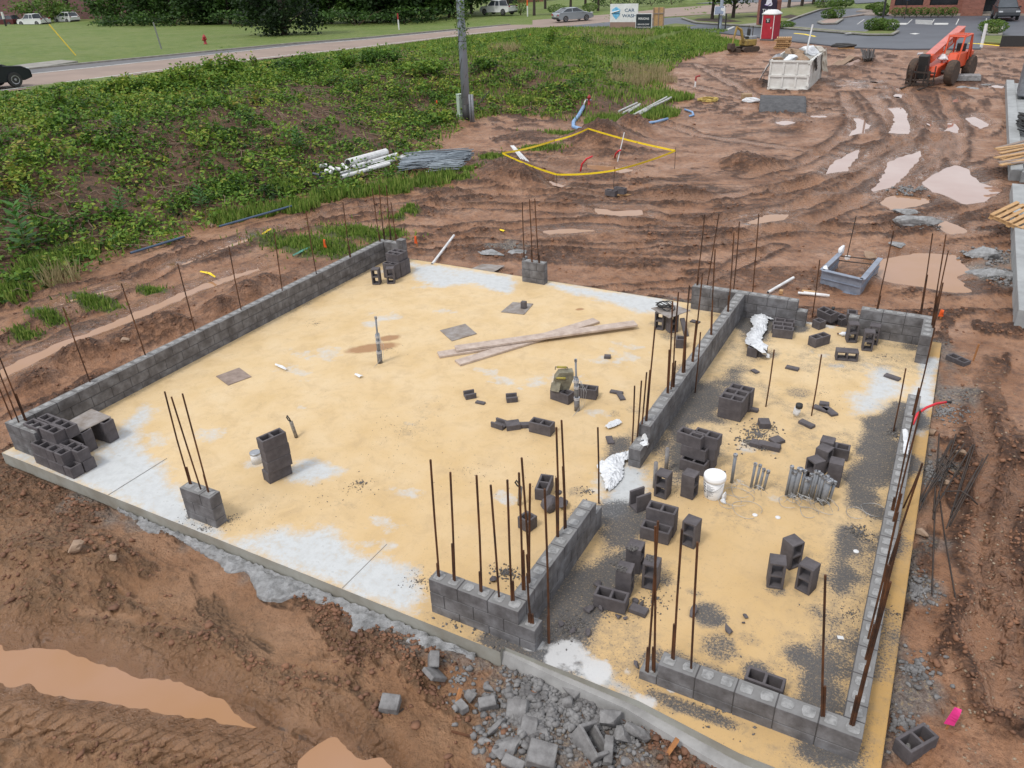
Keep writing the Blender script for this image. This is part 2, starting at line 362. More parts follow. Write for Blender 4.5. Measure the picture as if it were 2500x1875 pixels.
def dup(root,loc=None,rz=None,label=None,sc=None):
    r=root.copy(); COL.objects.link(r)
    if loc is not None: r.location=tuple(float(q) for q in loc)
    if rz is not None: r.rotation_euler=(0,0,rz)
    if sc is not None: r.scale=(sc,)*3 if not hasattr(sc,'__len__') else sc
    if label: r['label']=label
    for ch in root.children:
        c=ch.copy(); COL.objects.link(c); c.parent=r
        for g in ch.children:
            d=g.copy(); COL.objects.link(d); d.parent=c
    return r
def grass(name,x,y,z,hgt,wid,m,lean=.35,parent=None,bend=True):
    n=len(x); a=RS.rand(n)*2*math.pi; l=RS.rand(n)*lean*hgt; b=RS.rand(n)*2*math.pi
    dx,dy=np.cos(a)*wid/2,np.sin(a)*wid/2
    V=np.empty((n,3,3)); V[:,0]=np.c_[x-dx,y-dy,z-.03];V[:,1]=np.c_[x+dx,y+dy,z-.03];V[:,2]=np.c_[x+l*np.cos(b),y+l*np.sin(b),z+hgt]
    f=np.arange(n*3).reshape(n,3)
    return big(name,V.reshape(-1,3),f,m,{'var':np.repeat(RS.rand(n),3)},parent=parent)
def leaves(c,size,var,flat=.5,asp=.5):   # c (n,3) centres -> quads
    n=len(c); a=RS.normal(size=(n,3)); a[:,2]*=(1-flat)*.8; a/=np.linalg.norm(a,axis=1)[:,None]
    up=RS.normal(size=(n,3))*(1-flat)+np.array([0,0,1.])*flat*1.6
    b=np.cross(up,a); b/=np.linalg.norm(b,axis=1)[:,None]+1e-9
    s=np.asarray(size)[:,None]*np.ones((n,1)); a=a*s/2; b=b*s/2*asp
    V=np.stack([c-a,c-b*1.0,c+a,c+b],1).reshape(-1,3)
    return V,np.arange(n*4).reshape(n,4),np.repeat(var,4)
# ================= GROUND =================
def ground():
    a0,a1=math.radians(-78),math.radians(20)
    dense=np.linspace(a0,a1,1000); rest=np.linspace(a1,a0+2*math.pi,60)[1:-1]
    az=np.concatenate([dense,rest]); th=np.radians(np.linspace(14,87.2,860))
    r=7*np.tan(th); r=np.concatenate([[.4],r,r[-1]*np.geomspace(1.06,9,24)])
    A,R_=np.meshgrid(az,r); X=CAM[0]+R_*np.sin(A); Y=CAM[1]+R_*np.cos(A)
    x,y=X.ravel(),Y.ravel(); h,veg,clod,wet,rut=terrain(x,y)
    na,nr=len(az),len(r); i=np.arange(nr-1)[:,None]*na; j=np.arange(na)[None,:]; j2=(j+1)%na
    f=np.stack([i+j,i+na+j,i+na+j2,i+j2],-1).reshape(-1,4)[:, ::-1]
    inb=inpoly(x,y,BANK); dF=segd(x,y,FOOT)
    lawn=np.where(x<-31,1.,0); lawn=np.maximum(lawn,np.where(inb,ss(-24,-28,x),0)); lawn=np.maximum(lawn,np.where(inb,ss(36,50,y)*ss(.5,2,dF),0))
    lawn=np.where((y>79)&(x<60),1,lawn); lawn=np.where(y>100,1,lawn)
    # green fringe patches inside the mud
    gp=np.zeros(x.shape)
    for px,py,ra,rb in GPATCH:
        c=W(px,py,-.1); d=np.hypot((x-c[0])/ra,(y-c[1])/rb)+(fbm(x*2,y*2,3,61)-.5)*.9; gp=np.maximum(gp,1-ss(.7,1.05,d))
    s=sdp(x,y,SLAB)
    gr=.8*(1-ss(.0,.38,np.abs(s)+(fbm(x*2.2,y*2.2,3,71)-.45)*1.3))*(y<11)*(s>-.1)*(x>1)
    for px,py,r_ in [(1400,1700,.8),(1320,1650,.6),(1340,1790,.8),(1270,1730,.4),(2260,1150,.5),(2240,1440,.35),(2330,970,.5),(2230,1700,.4),(1250,610,.5),(1200,612,.3),(2420,680,.9),(2440,640,.6),(1480,1820,.7),(1300,1580,.3),(2230,1000,.4)]:
        c=W(px,py,-.2); gr=np.maximum(gr,(1-ss(.5,1.1,np.hypot(x-c[0],y-c[1])/r_+(fbm(x*4,y*4,2,73)-.5)*.8)))
    g1=np.c_[np.maximum(veg,gp),clod,wet,lawn]; g2=np.c_[gr*(~inb),rut,gp,np.zeros(len(x))]
    m,nt,b,tc=newmat('mud_ground')
    co=tc.outputs['Object']
    def attr(n):
        a=nt.nodes.new('ShaderNodeAttribute'); a.attribute_name=n; s_=nt.nodes.new('ShaderNodeSeparateColor'); nt.links.new(a.outputs['Color'],s_.inputs[0]); return s_.outputs[0],s_.outputs[1],s_.outputs[2],a.outputs['Alpha']
    vg,cl,wt,lw=attr('g1'); go,ru,gpp,_=attr('g2')
    nA=noise(nt,.9,6,.65,co); nB=noise(nt,5,6,.7,co); nC=noise(nt,22,4,.7,co); nD=noise(nt,.25,3,.5,co)
    mud=ramp(nt,nA,[(.3,(.16,.068,.032)),(.42,(.30,.142,.072)),(.55,(.42,.225,.132)),(.7,(.51,.31,.21))])
    mud=mixc(nt,math_(nt,'MULTIPLY',nD,.55),mud,(.31,.155,.078))
    k=math_(nt,'MULTIPLY',cl,math_(nt,'ADD',math_(nt,'MULTIPLY',nB,1.2),.25),True)
    mud=mixc(nt,k,mud,mixc(nt,nC,(.055,.025,.014),(.17,.08,.045)))
    vo=nt.nodes.new('ShaderNodeTexVoronoi'); vo.inputs['Scale'].default_value=6.5; dw=nt.nodes.new('ShaderNodeMix'); dw.data_type='VECTOR'; dw.inputs[0].default_value=.12; nz_=nt.nodes.new('ShaderNodeTexNoise'); nz_.inputs['Scale'].default_value=4; nt.links.new(co,nz_.inputs['Vector']); nt.links.new(co,dw.inputs[4]); nt.links.new(nz_.outputs['Color'],dw.inputs[5]); nt.links.new(dw.outputs[1],vo.inputs['Vector'])
    vo2=nt.nodes.new('ShaderNodeTexVoronoi'); vo2.inputs['Scale'].default_value=19; nt.links.new(dw.outputs[1],vo2.inputs['Vector'])
    vh=math_(nt,'ADD',vo.outputs['Distance'],math_(nt,'MULTIPLY',vo2.outputs['Distance'],.5)); clk=math_(nt,'MULTIPLY',cl,1.4,True)
    cr=math_(nt,'MULTIPLY',ramp(nt,vh,[(.55,(0,0,0)),(.85,(1,1,1))]),math_(nt,'ADD',math_(nt,'MULTIPLY',clk,.72),.07)); mud=mixc(nt,cr,mud,(.055,.026,.015))  # crevice shade between clods painted into the colour
    sp=ramp(nt,nB,[(.5,(0,0,0)),(.62,(1,1,1))])
    mud=mixc(nt,math_(nt,'MULTIPLY',sp,.6),mud,(.12,.062,.038))
    s2=ramp(nt,nC,[(.3,(1,1,1)),(.45,(0,0,0))]); mud=mixc(nt,math_(nt,'MULTIPLY',s2,.3),mud,(.085,.042,.026))  # fine hollows darkened in colour too, as painted crevice shade
    mud=mixc(nt,math_(nt,'MULTIPLY',ru,math_(nt,'MULTIPLY',nB,1.1),True),mud,(.36,.2,.125))
    sy=nt.nodes.new('ShaderNodeSeparateXYZ'); nt.links.new(co,sy.inputs[0]); fr=math_(nt,'MULTIPLY',math_(nt,'SUBTRACT',.6,sy.outputs[1]),.5,True); mud=mixc(nt,math_(nt,'MULTIPLY',fr,.5),mud,mixc(nt,nA,(.15,.085,.04),(.42,.25,.13)))
    mud=mixc(nt,math_(nt,'MULTIPLY',wt,.55,True),mud,(.17,.085,.045))
    grt=ramp(nt,nC,[(.35,(.09,.085,.08)),(.55,(.24,.23,.22)),(.7,(.5,.38,.2))])
    mud=mixc(nt,math_(nt,'MULTIPLY',go,math_(nt,'ADD',nB,.25),True),mud,grt)
    soil=ramp(nt,nB,[(.35,(.05,.032,.02)),(.6,(.16,.085,.05))])
    mud=mixc(nt,vg,mud,soil)
    gs=ramp(nt,nC,[(.3,(.035,.05,.015)),(.55,(.08,.12,.03)),(.75,(.16,.17,.07))])
    mud=mixc(nt,math_(nt,'MULTIPLY',gpp,math_(nt,'ADD',nB,.2),True),mud,gs)
    gl=ramp(nt,noise(nt,1.3,5,.7,co),[(.3,(.085,.15,.022)),(.5,(.135,.20,.032)),(.68,(.22,.25,.06))])
    gl=mixc(nt,math_(nt,'MULTIPLY',nC,.6),gl,(.06,.1,.02)); gl=mixc(nt,math_(nt,'MULTIPLY',ramp(nt,noise(nt,.22,5,.7,co),[(.4,(0,0,0)),(.65,(1,1,1))]),.5),gl,(.20,.22,.08))
    mud=mixc(nt,lw,mud,gl)
    nt.links.new(mud,b.inputs['Base Color'])
    rg=math_(nt,'SUBTRACT',.70,math_(nt,'MULTIPLY',math_(nt,'ADD',wt,math_(nt,'ADD',math_(nt,'MULTIPLY',ru,.5),math_(nt,'SUBTRACT',nA,math_(nt,'MULTIPLY',cl,.5)))),.5),True); rg=math_(nt,'ADD',rg,math_(nt,'MULTIPLY',math_(nt,'MAXIMUM',lw,vg),.35),True)
    nt.links.new(rg,b.inputs['Roughness']); b.inputs['Specular IOR Level'].default_value=.4
    bump(nt,b,math_(nt,'SUBTRACT',math_(nt,'ADD',nC,math_(nt,'MULTIPLY',nB,1.5)),math_(nt,'MULTIPLY',vh,math_(nt,'ADD',math_(nt,'MULTIPLY',clk,2.2),.25))),.95,.06)
    o=big('ground',np.c_[x,y,h],f,m,{'g1':g1,'g2':g2},smooth=True); tag(o,kind='structure')
GPATCH=[(760,600,2.2,.8),(870,570,1.6,.7),(960,570,.6,.35),(1000,520,.4,.3),(230,735,1.0,.35),(120,770,.7,.3),(60,805,.7,.3),(370,705,.5,.25),(1330,370,.9,.6),(1200,390,.6,.5),(1300,370,.7,.5),(1400,335,1.6,.5),(1140,430,.7,.4),(960,535,.4,.3),(1000,515,.25,.2),(1130,445,.5,.3),(1080,440,.8,.4),(1000,455,1.2,.4)]
ground()
# water
def water():
    m,nt,b,tc=newmat('muddy_water'); co=tc.outputs['Object']
    nt.links.new(ramp(nt,noise(nt,.5,3,.6,co),[(.35,(.34,.18,.085)),(.65,(.36,.205,.125))]),b.inputs['Base Color'])
    b.inputs['Roughness'].default_value=.05; b.inputs['Specular IOR Level'].default_value=.5; b.inputs['IOR'].default_value=1.42
    bump(nt,b,noise(nt,9,2,.5,co),.03,.01)
    m2,nt,b,tc=newmat('bright_water'); co=tc.outputs['Object']
    nt.links.new(ramp(nt,noise(nt,.5,3,.6,co),[(.35,(.34,.20,.15)),(.65,(.40,.27,.22))]),b.inputs['Base Color']); b.inputs['Roughness'].default_value=.02; b.inputs['Specular IOR Level'].default_value=.8; b.inputs['IOR'].default_value=1.9
    for lab,q,lv in PUD:
        cx=np.mean([a for a,b_ in q]);cy=np.mean([b_ for a,b_ in q]); mm=M(); n=len(q)
        ex=[]
        for i,(a,b_) in enumerate(q):     # pushed out a little so that the soil makes the shore line
            pa,pb=np.array(q[i-1]),np.array(q[(i+1)%n]); t=pb-pa; t/=np.linalg.norm(t)+1e-9; nn=np.array([t[1],-t[0]])
            if inpoly(np.array([a+nn[0]*.05]),np.array([b_+nn[1]*.05]),q)[0]: nn=-nn
            ex.append((a+nn[0]*.14,b_+nn[1]*.14))
        mm.add([(a,b_,lv) for a,b_ in ex],[tuple(range(n))])
        o=mm.obj('puddle',m if cy<23 or cx<4 else m2)
        import bmesh
        bm=bmesh.new(); bm.from_mesh(o.data); bmesh.ops.triangulate(bm,faces=bm.faces[:])
        for f_ in bm.faces:
            if f_.normal.z<0: f_.normal_flip()
        bm.to_mesh(o.data); bm.free()
        tag(o,kind='structure')
water()
# ================= MATERIALS USED BY SEVERAL THINGS =================
BLK=mat('block_grey',(.118,.106,.112),(.07,.062,.067),5,.9,bs=.55,bd=.006,bsc=90)
def wallmat():
    m,nt,b,tc=newmat('laid_block'); co=tc.outputs['Object']
    n1=noise(nt,4.5,4,.6,co); n2=noise(nt,60,3,.7,co)
    c=ramp(nt,n1,[(.34,(.085,.08,.083)),(.5,(.14,.136,.142)),(.66,(.215,.215,.228))])
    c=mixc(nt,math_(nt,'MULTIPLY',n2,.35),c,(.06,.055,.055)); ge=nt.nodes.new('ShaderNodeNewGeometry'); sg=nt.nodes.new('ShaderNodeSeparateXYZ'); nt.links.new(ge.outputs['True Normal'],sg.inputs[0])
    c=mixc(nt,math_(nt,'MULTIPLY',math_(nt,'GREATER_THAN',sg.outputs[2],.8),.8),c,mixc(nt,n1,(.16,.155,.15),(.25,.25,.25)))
    nt.links.new(c,b.inputs['Base Color']); b.inputs['Roughness'].default_value=.88
    bump(nt,b,n2,.5,.006)
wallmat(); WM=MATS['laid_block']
MORT=mat('mortar',(.085,.08,.08),(.055,.052,.052),9,.9,bs=.5,bd=.006,bsc=60)
GROUT=mat('grout',(.35,.35,.35),(.2,.2,.2),14,.9,bs=.9,bd=.012,bsc=45)
RUST=mat('rusty_steel',(.032,.017,.012),(.13,.05,.018),3.5,.65,.2,bs=.4,bd=.003,bsc=150)
DKST=mat('dark_steel',(.030,.026,.025),(.07,.045,.032),7,.55,.3,bs=.3,bd=.003,bsc=90)
GPVC=mat('grey_pvc',(.22,.235,.26),(.16,.17,.19),12,.45,bs=.1)
WPVC=mat('white_pvc',(.74,.75,.76),(.55,.55,.55),6,.4,bs=.05)
WOODG=mat('weathered_board',(.30,.235,.20),(.20,.15,.125),6,.8,bs=.3,bd=.004,bsc=60)
PLYG=mat('mortar_board',(.30,.28,.27),(.19,.155,.13),5,.8,bs=.3,bd=.003,bsc=50)
PINE=mat('raw_pine',(.52,.33,.16),(.38,.22,.10),8,.75,bs=.3,bd=.003,bsc=50)
STAKEW=mat('stake_wood',(.45,.2,.07),(.3,.13,.05),12,.7)
PLAS=mat('white_plastic_sheet',(.74,.76,.79),(.56,.58,.61),7,.3,bs=.6,bd=.02,bsc=18)
CONC=mat('old_concrete',(.36,.355,.35),(.24,.235,.23),3,.85,bs=.35,bd=.006,bsc=40)
WIRE=mat('pale_wire',(.42,.43,.44),(.3,.3,.3),20,.5,.3,bs=0)
BLACK=mat('black_rubber',(.018,.018,.019),(.03,.03,.03),20,.6,bs=.1)
RED=mat('red_conduit',(.62,.02,.035),(.5,.015,.03),20,.4,bs=0)
ORFLAG=mat('orange_flagging',(.85,.13,.02),(.7,.1,.02),20,.6,bs=0)
PKFLAG=mat('pink_flagging',(.85,.05,.3),(.75,.04,.25),20,.6,bs=0)
WHITEP=mat('white_paint',(.72,.73,.74),(.62,.62,.62),3,.4,bs=.05)
# ================= SLAB =================
def slab():
    root=thing('concrete_slab','pale concrete floor slab strewn with yellow sand and dark mortar crumbs','slab',(0,0,0))
    st=.04; xs=np.arange(-.72,12.8401,st); ys=np.arange(-.44,10.3601,st)
    X,Y=np.meshgrid(xs,ys); x,y=X.ravel(),Y.ravel()
    wob=(vn(x*2,y*2,90)-.5)*.02
    conc=np.zeros(len(x)); dark=np.zeros(len(x)); dirt=np.zeros(len(x)); wht=np.zeros(len(x))
    nz=(fbm(x*1.6,y*1.6,4,91)-.5)*.55
    nq=(fbm(x*5,y*5,4,111)-.5)*2.4
    for poly,sf in [([(10,1100),(60,1110),(95,1130),(180,1170),(230,1140),(250,1080),(290,1050),(350,985),(370,1000),(330,1050),(360,1100),(410,1150),(420,1180),(480,1270),(520,1290),(560,1330),(640,1300),(690,1290),(740,1300),(800,1290),(850,1330),(900,1360),(950,1365),(1000,1400),(1010,1440),(1000,1490),(740,1400),(540,1325),(300,1224)],.15),
        ([(1000,642),(1240,672),(1260,690),(1240,715),(1150,690),(1080,700),(1020,680)],.15),([(1330,690),(1640,735),(1640,760),(1560,760),(1500,740),(1400,715)],.15),([(700,1150),(745,1120),(800,1130),(845,1150),(800,1165),(760,1175),(710,1175)],.08),
        ([(1500,1130),(1560,1140),(1590,1180),(1560,1230),(1500,1270),(1480,1250),(1500,1200),(1470,1170)],.15),
        ([(2262,880),(2290,880),(2262,1000),(2240,1060),(2225,1050),(2245,960)],.08),([(2130,890),(2180,900),(2190,960),(2150,990),(2110,960)],.15),([(2080,960),(2150,955),(2160,1000),(2090,1010)],.2),([(1380,1590),(1440,1620),(1500,1640),(1540,1700),(1440,1660),(1340,1620),(1290,1580),(1320,1560)],.12)]:
        q=P2(poly); d=sdp(x,y,q); conc=np.maximum(conc,1-ss(-sf*1.5,sf*1.5+.12,d+nz*.5+nq*.07))
    for px,py,ra in [(905,790,.25),(940,775,.3),(1090,760,.22),(740,865,.3),(800,860,.25),(725,905,.35),(790,870,.2),(1375,925,.35),(1520,870,.35),(1480,880,.3),(1530,850,.25),(1245,935,.3),(1300,930,.25),(1235,1215,.18),(990,1200,.22),(1003,1035,.12),(740,995,.12),(1450,1010,.2),(1885,1215,.16),(2010,865,.2),(2035,892,.3),(1360,650,.3),(1185,905,.2),(1500,1220,.3),(1830,1090,.3),(640,1125,.3),(380,1070,.3),(520,1060,.3),(960,660,.4),(1060,700,.3),(930,1290,.3),(1300,1040,.15),(905,1330,.35)]:
        c=W(px,py); d=np.hypot((x-c[0])*.8,(y-c[1])*1.2)/ra; conc=np.maximum(conc,.62*(1-ss(.1,1.5,d+nz*1.2+nq)))
    bands=[([(.0+-.42,.2),(-.42,10.0)],.28,.42),([(9.2,-.1),(9.2,2.3)],.85,1.0),([(9.2,4.2),(9.2,10.0)],1.05,1.0),([(8.7,4.2),(8.7,10.0)],.22,.55),([(12.3,.2),(12.3,7.2)],.62,1.0),([(10.5,.35),(12.4,.35)],.3,.65),([(7.8,-.25),(9.2,-.25)],.16,.9),([(10.6,-.13),(11.6,-.13)],.14,.7),([(11.3,9.95),(12.4,9.95)],.3,.7),([(9.1,9.95),(10.2,9.95)],.4,.8),([(7.9,9.95),(8.8,9.95)],.2,.6)]
    n3=fbm(x*1.4,y*1.4,4,95)
    for p,wd,a in bands:
        d=segd(x,y,p); dark=np.maximum(dark,a*(1-ss(.3,1.,d/wd*(.45+1.1*n3))))
    for px,py,ra,a in [(1020,1400,.35,.8),(1450,1440,.6,.8),(1500,1380,.7,.7),(1620,1400,.4,.8),(1740,1495,.35,1),(1700,1440,.2,.9),(1890,1440,.2,1),(1960,1600,.35,.8),(1850,1640,.3,.7),(2000,1500,.3,.7),(1760,1580,.35,.6),(1830,1560,.2,.6),(1700,1100,.6,.9),(1640,1110,.4,.8),(1860,1050,.3,.9),(1900,1070,.3,.6),(1780,1040,.3,.8),(1720,980,.4,.8),(1860,960,.3,.5),(1950,960,.35,.5),(1680,900,.4,.8),(1800,870,.3,.8),(1870,860,.4,.7),(1970,900,.3,.4),(780,785,.2,.5),(770,780,.3,.35),(560,870,.2,.4),(560,930,.4,.35),(300,950,.3,.5),(380,920,.3,.6),(1030,1010,.3,.25),(1000,1050,.4,.3),(1060,985,.3,.3),(1410,1200,.25,.4),(2100,1290,.3,.8),(2080,1260,.3,.5),(2190,1060,.25,.8),(1980,1210,.3,.4),(1560,1000,.3,.5),(1500,1010,.2,.4),(640,750,.3,.4),(480,1270,.25,.5),(530,1300,.2,.4),(560,1230,.2,.5),(1640,820,.3,.5),(1600,790,.2,.4),(2100,880,.25,.4),(2200,850,.25,.4),(840,1240,.3,.2),(1180,1230,.15,.2),(950,820,.4,.2),(760,820,.4,.25),(900,1180,.5,.12),(1200,1300,.5,.12),(2000,1300,.6,.3),(1800,1250,.6,.3),(1850,1480,.5,.35)]:
        c=W(px,py); d=np.hypot(x-c[0],y-c[1])/ra; dark=np.maximum(dark,a*(1-ss(.3,1.1,d*(.55+.9*n3))))
    dark=np.maximum(dark,.36*ss(9.2,9.6,x)*ss(.4,.62,fbm(x*.9,y*.9,3,97)))
    for px,py,ra,rb in [(905,850,.75,.28),(950,825,.35,.2),(1415,755,.15,.1)]:
        c=W(px,py); a=.75; u=(x-c[0])*math.cos(a)+(y-c[1])*math.sin(a); v=-(x-c[0])*math.sin(a)+(y-c[1])*math.cos(a)
        dirt=np.maximum(dirt,1-ss(.3,1.1,np.hypot(u/ra,v/rb)+nz*.7))
    for px,py,ra in [(1400,1590,.35),(1470,1640,.3),(1440,1620,.25),(1530,1640,.15),(1300,1580,.2),(1575,1715,.2),(1380,1610,.35),(2060,770,.3),(1980,785,.25),(2030,790,.35),(1640,1680,.1)]:
        c=W(px,py); wht=np.maximum(wht,.8*(1-ss(.2,1.2,np.hypot(x-c[0],y-c[1])/ra*1.15+nz+nq*.4)))
    dark*=.35+.95*ss(.3,.62,fbm(x*1.1,y*1.1,4,101)); dark=np.clip(dark,0,1)*.8
    conc=np.clip(conc,0,1)*(.75+.4*fbm(x*1.,y*1.,3,103))
    idx=-np.ones(len(x),int)
    nx,ny=len(xs),len(ys)
    # clip: pull outside rows to the slab edge
    yy=y.copy(); lo=np.interp(x,[-.72,8.85,8.87,10.5,11.6,12.84],[-.36,-.36,-.27,-.28,-.42,-.42]); yy=np.maximum(y,lo)
    z=.0+(fbm(x*.7,y*.7,2,99)-.5)*.006
    keep=[]
    i=np.arange(ny-1)[:,None]*nx; j=np.arange(nx-1)[None,:]; f=np.stack([i+j,i+j+1,i+nx+j+1,i+nx+j],-1).reshape(-1,4)
    dy=yy[f[:,3]]-yy[f[:,0]]; f=f[dy>1e-5]
    m,nt,b,tc=newmat('sandy_slab'); co=tc.outputs['Object']
    a=nt.nodes.new('ShaderNodeAttribute'); a.attribute_name='s1'; s_=nt.nodes.new('ShaderNodeSeparateColor'); nt.links.new(a.outputs['Color'],s_.inputs[0])
    cF,dF_,tF,wF=s_.outputs[0],s_.outputs[1],s_.outputs[2],a.outputs['Alpha']
    nA=noise(nt,1.2,5,.6,co); nB=noise(nt,34,5,.75,co); nC=noise(nt,7,5,.7,co); nE=noise(nt,90,3,.8,co)
    sand=ramp(nt,nA,[(.3,(.585,.425,.225)),(.5,(.64,.485,.285)),(.72,(.67,.535,.35))])
    sx=nt.nodes.new('ShaderNodeSeparateXYZ'); nt.links.new(co,sx.inputs[0])
    wy=math_(nt,'SUBTRACT',.75,math_(nt,'MULTIPLY',sx.outputs[1],.085),True); wx=math_(nt,'MULTIPLY',math_(nt,'SUBTRACT',sx.outputs[0],2.),.11,True); wz=math_(nt,'MULTIPLY',wy,wx,True)
    sand=mixc(nt,wz,sand,(.52,.33,.135)); rim=math_(nt,'MULTIPLY',math_(nt,'GREATER_THAN',sx.outputs[0],12.64),.8); sand=mixc(nt,rim,sand,(.46,.27,.085))
    sand=mixc(nt,math_(nt,'MULTIPLY',nE,.3),sand,(.5,.34,.16)); smg=ramp(nt,noise(nt,2.6,6,.75,co,.6),[(.48,(0,0,0)),(.7,(1,1,1))]); sand=mixc(nt,math_(nt,'MULTIPLY',smg,.45),sand,(.42,.30,.17))
    crumbs=ramp(nt,math_(nt,'ADD',nB,math_(nt,'MULTIPLY',nC,.25)),[(.735,(0,0,0)),(.77,(1,1,1))])
    sand=mixc(nt,math_(nt,'MULTIPLY',crumbs,.45),sand,(.25,.19,.12))
    con=ramp(nt,nC,[(.3,(.44,.455,.46)),(.6,(.53,.545,.55)),(.8,(.38,.39,.38))])
    cs=lambda nn: math_(nt,'MULTIPLY',math_(nt,'SUBTRACT',nn,.3),2.5,True)
    nBs,nCs,nEs=cs(nB),cs(nC),cs(nE)
    th=lambda src,nn,sc,lo_,hi_: ramp(nt,math_(nt,'ADD',src,math_(nt,'MULTIPLY',math_(nt,'SUBTRACT',nn,.5),sc)),[(lo_,(0,0,0)),(hi_,(1,1,1))])
    c=mixc(nt,th(cF,math_(nt,'ADD',math_(nt,'MULTIPLY',nCs,.6),math_(nt,'MULTIPLY',nBs,.4)),.75,.3,.85),sand,con)
    c=mixc(nt,math_(nt,'MULTIPLY',th(tF,nC,.6,.3,.75),.8),c,(.30,.15,.07))
    dk=ramp(nt,nE,[(.35,(.045,.045,.05)),(.7,(.13,.13,.135))])
    c=mixc(nt,math_(nt,'MULTIPLY',th(dF_,nCs,.7,.22,1.0),.75),c,(.14,.135,.125))
    c=mixc(nt,math_(nt,'MULTIPLY',th(dF_,math_(nt,'ADD',math_(nt,'MULTIPLY',nBs,.65),math_(nt,'MULTIPLY',nEs,.35)),1.25,.5,.66),.9),c,dk)
    c=mixc(nt,math_(nt,'MULTIPLY',th(wF,nC,.9,.45,.7),.85),c,(.55,.55,.55))
    nt.links.new(c,b.inputs['Base Color']); b.inputs['Roughness'].default_value=.75; b.inputs['Specular IOR Level'].default_value=.3
    bump(nt,b,math_(nt,'ADD',nB,nE),.35,.008)
    o=big('slab_top',np.c_[x,yy,z],f,m,{'s1':np.c_[conc,dark,dirt,wht]},smooth=True,parent=root)
    # edge faces
    e=M(); n=len(SLAB)
    E_=[(-.72,-.36),(8.86,-.36),(8.861,-.27),(10.5,-.28),(11.6,-.42),(12.84,-.42),(12.84,10.36),(-.72,10.36)]
    pts=[]
    for i_ in range(n):
        A,B=np.array(E_[i_]),np.array(E_[(i_+1)%n]); k=max(1,int(np.linalg.norm(B-A)/.12))
        for t in range(k): pts.append(A+(B-A)*t/k)
    k=len(pts); V=[];Fc=[]
    for q in pts:
        d=-(q-np.array([6,5]))/8; w_=.012*(rnd.random()-.5)
        V+= [(q[0]-d[0]*.0,q[1]-d[1]*.0,.006+w_*.3),(q[0],q[1]+w_*.5,-.1),(q[0],q[1],-.6)]
    for i_ in range(k):
        j_=(i_+1)%k
        for l in (0,1): Fc.append((3*i_+l,3*i_+l+1,3*j_+l+1,3*j_+l))
    e.add(V,Fc); em=mat('slab_edge',(.33,.33,.30),(.24,.225,.19),1.6,.85,bs=.4,bd=.01,bsc=30); e.obj('slab_edge',em,root)
    # control joints
    jm=M()
    for xx,y0,y1 in [(2.0,-.35,.75),(6.55,-.35,.6)]: jm.box((xx,(y0+y1)/2,.004),(.007,y1-y0,.004))
    for yy_ in (): pass
    jm.obj('control_joint',mat('joint_line',(.25,.24,.22),None,9,.9,bs=0),root)
    # front curb of the wet end, one step lower
    cb=M(); cp=[(8.84,-.30),(9.6,-.34),(10.4,-.36),(11.2,-.50),(12.0,-.62),(12.9,-.70)]
    V=[];Fc=[]
    for i_,(a_,b_) in enumerate(cp): V+= [(a_,b_+.3,-.05-.02*i_),(a_,b_-.0,-.05-.02*i_),(a_,b_-.05,-.24-.02*i_),(a_,b_-.09,-.60)]
    for i_ in range(len(cp)-1):
        for l in range(3): Fc.append((4*i_+l,4*i_+l+1,4*i_+5+l,4*i_+4+l))
    cb.add(V,Fc); cb.obj('footing_curb',CONC,root)
    return root
SL=slab()
# ================= BLOCK WALLS =================
CS=.2032
def brk(mm,a,b,zt,zb,wid=.194,inset=0):    # a,b centre line end points (x,y)
    a=np.array(a);b=np.array(b); d=b-a; L=np.linalg.norm(d); t=d/L; ang=math.atan2(t[1],t[0]); c=(a+b)/2
    mm.box((c[0],c[1],(zt+zb)/2),(L-inset*2,wid-inset*2,zt-zb),rot(0,0,ang))
def wallrun(B,Mo,Gr,p0,dr,n,ztop,zbase=-.08,ext=(0,0),half=0,open_=()):
    """p0 start of the centre line, dr unit direction, n cells, ztop top height; ext adds cells to the lower courses at start/end"""
    p0=np.array(p0,float);dr=np.array(dr,float); z=ztop;k=0
    while z>zbase+.01:
        zb=max(z-CS,zbase); e0,e1=(ext if k>0 else (0,0)); i=-e0; tot=n+e1
        first=True
        while i<tot:
            step=2
            if first and (k+half)%2==1: step=1
            step=min(step,tot-i); first=False
            a=p0+dr*(i*CS+.005); b_=p0+dr*((i+step)*CS-.005)
            if k==0 and any(i<=q<i+step for q in open_): pass
            brk(B,a,b_,z-.001-.003*rnd.random(),zb+.009,.194+.003*rnd.random()); i+=step
        brk(Mo,p0-dr*(e0*CS-.012),p0+dr*(tot*CS-.012),z-.006,zb,.182)
        if k==0: cells=range(0,n)
        else: cells=list(range(-e0,0))+list(range(n,tot))
        for q in cells:
            c=p0+dr*((q+.5)*CS); ang=math.atan2(dr[1],dr[0]); s=.118+.014*rnd.random()
            cx,cy=c; V=[];kk=10
            for t in range(kk):
                an=2*math.pi*t/kk; rx=math.copysign(abs(math.cos(an))**.45,math.cos(an))*s/2*(.9+.2*rnd.random()); ry=math.copysign(abs(math.sin(an))**.45,math.sin(an))*s/2*(.9+.2*rnd.random())
                X_=rx*math.cos(ang)-ry*math.sin(ang); Y_=rx*math.sin(ang)+ry*math.cos(ang); V.append((cx+X_,cy+Y_,z+.001+.002*rnd.random()))
            V.append((cx,cy,z+.008+.012*rnd.random())); Gr.add(V,[(t,(t+1)%kk,kk) for t in range(kk)])
        z=zb; k+=1
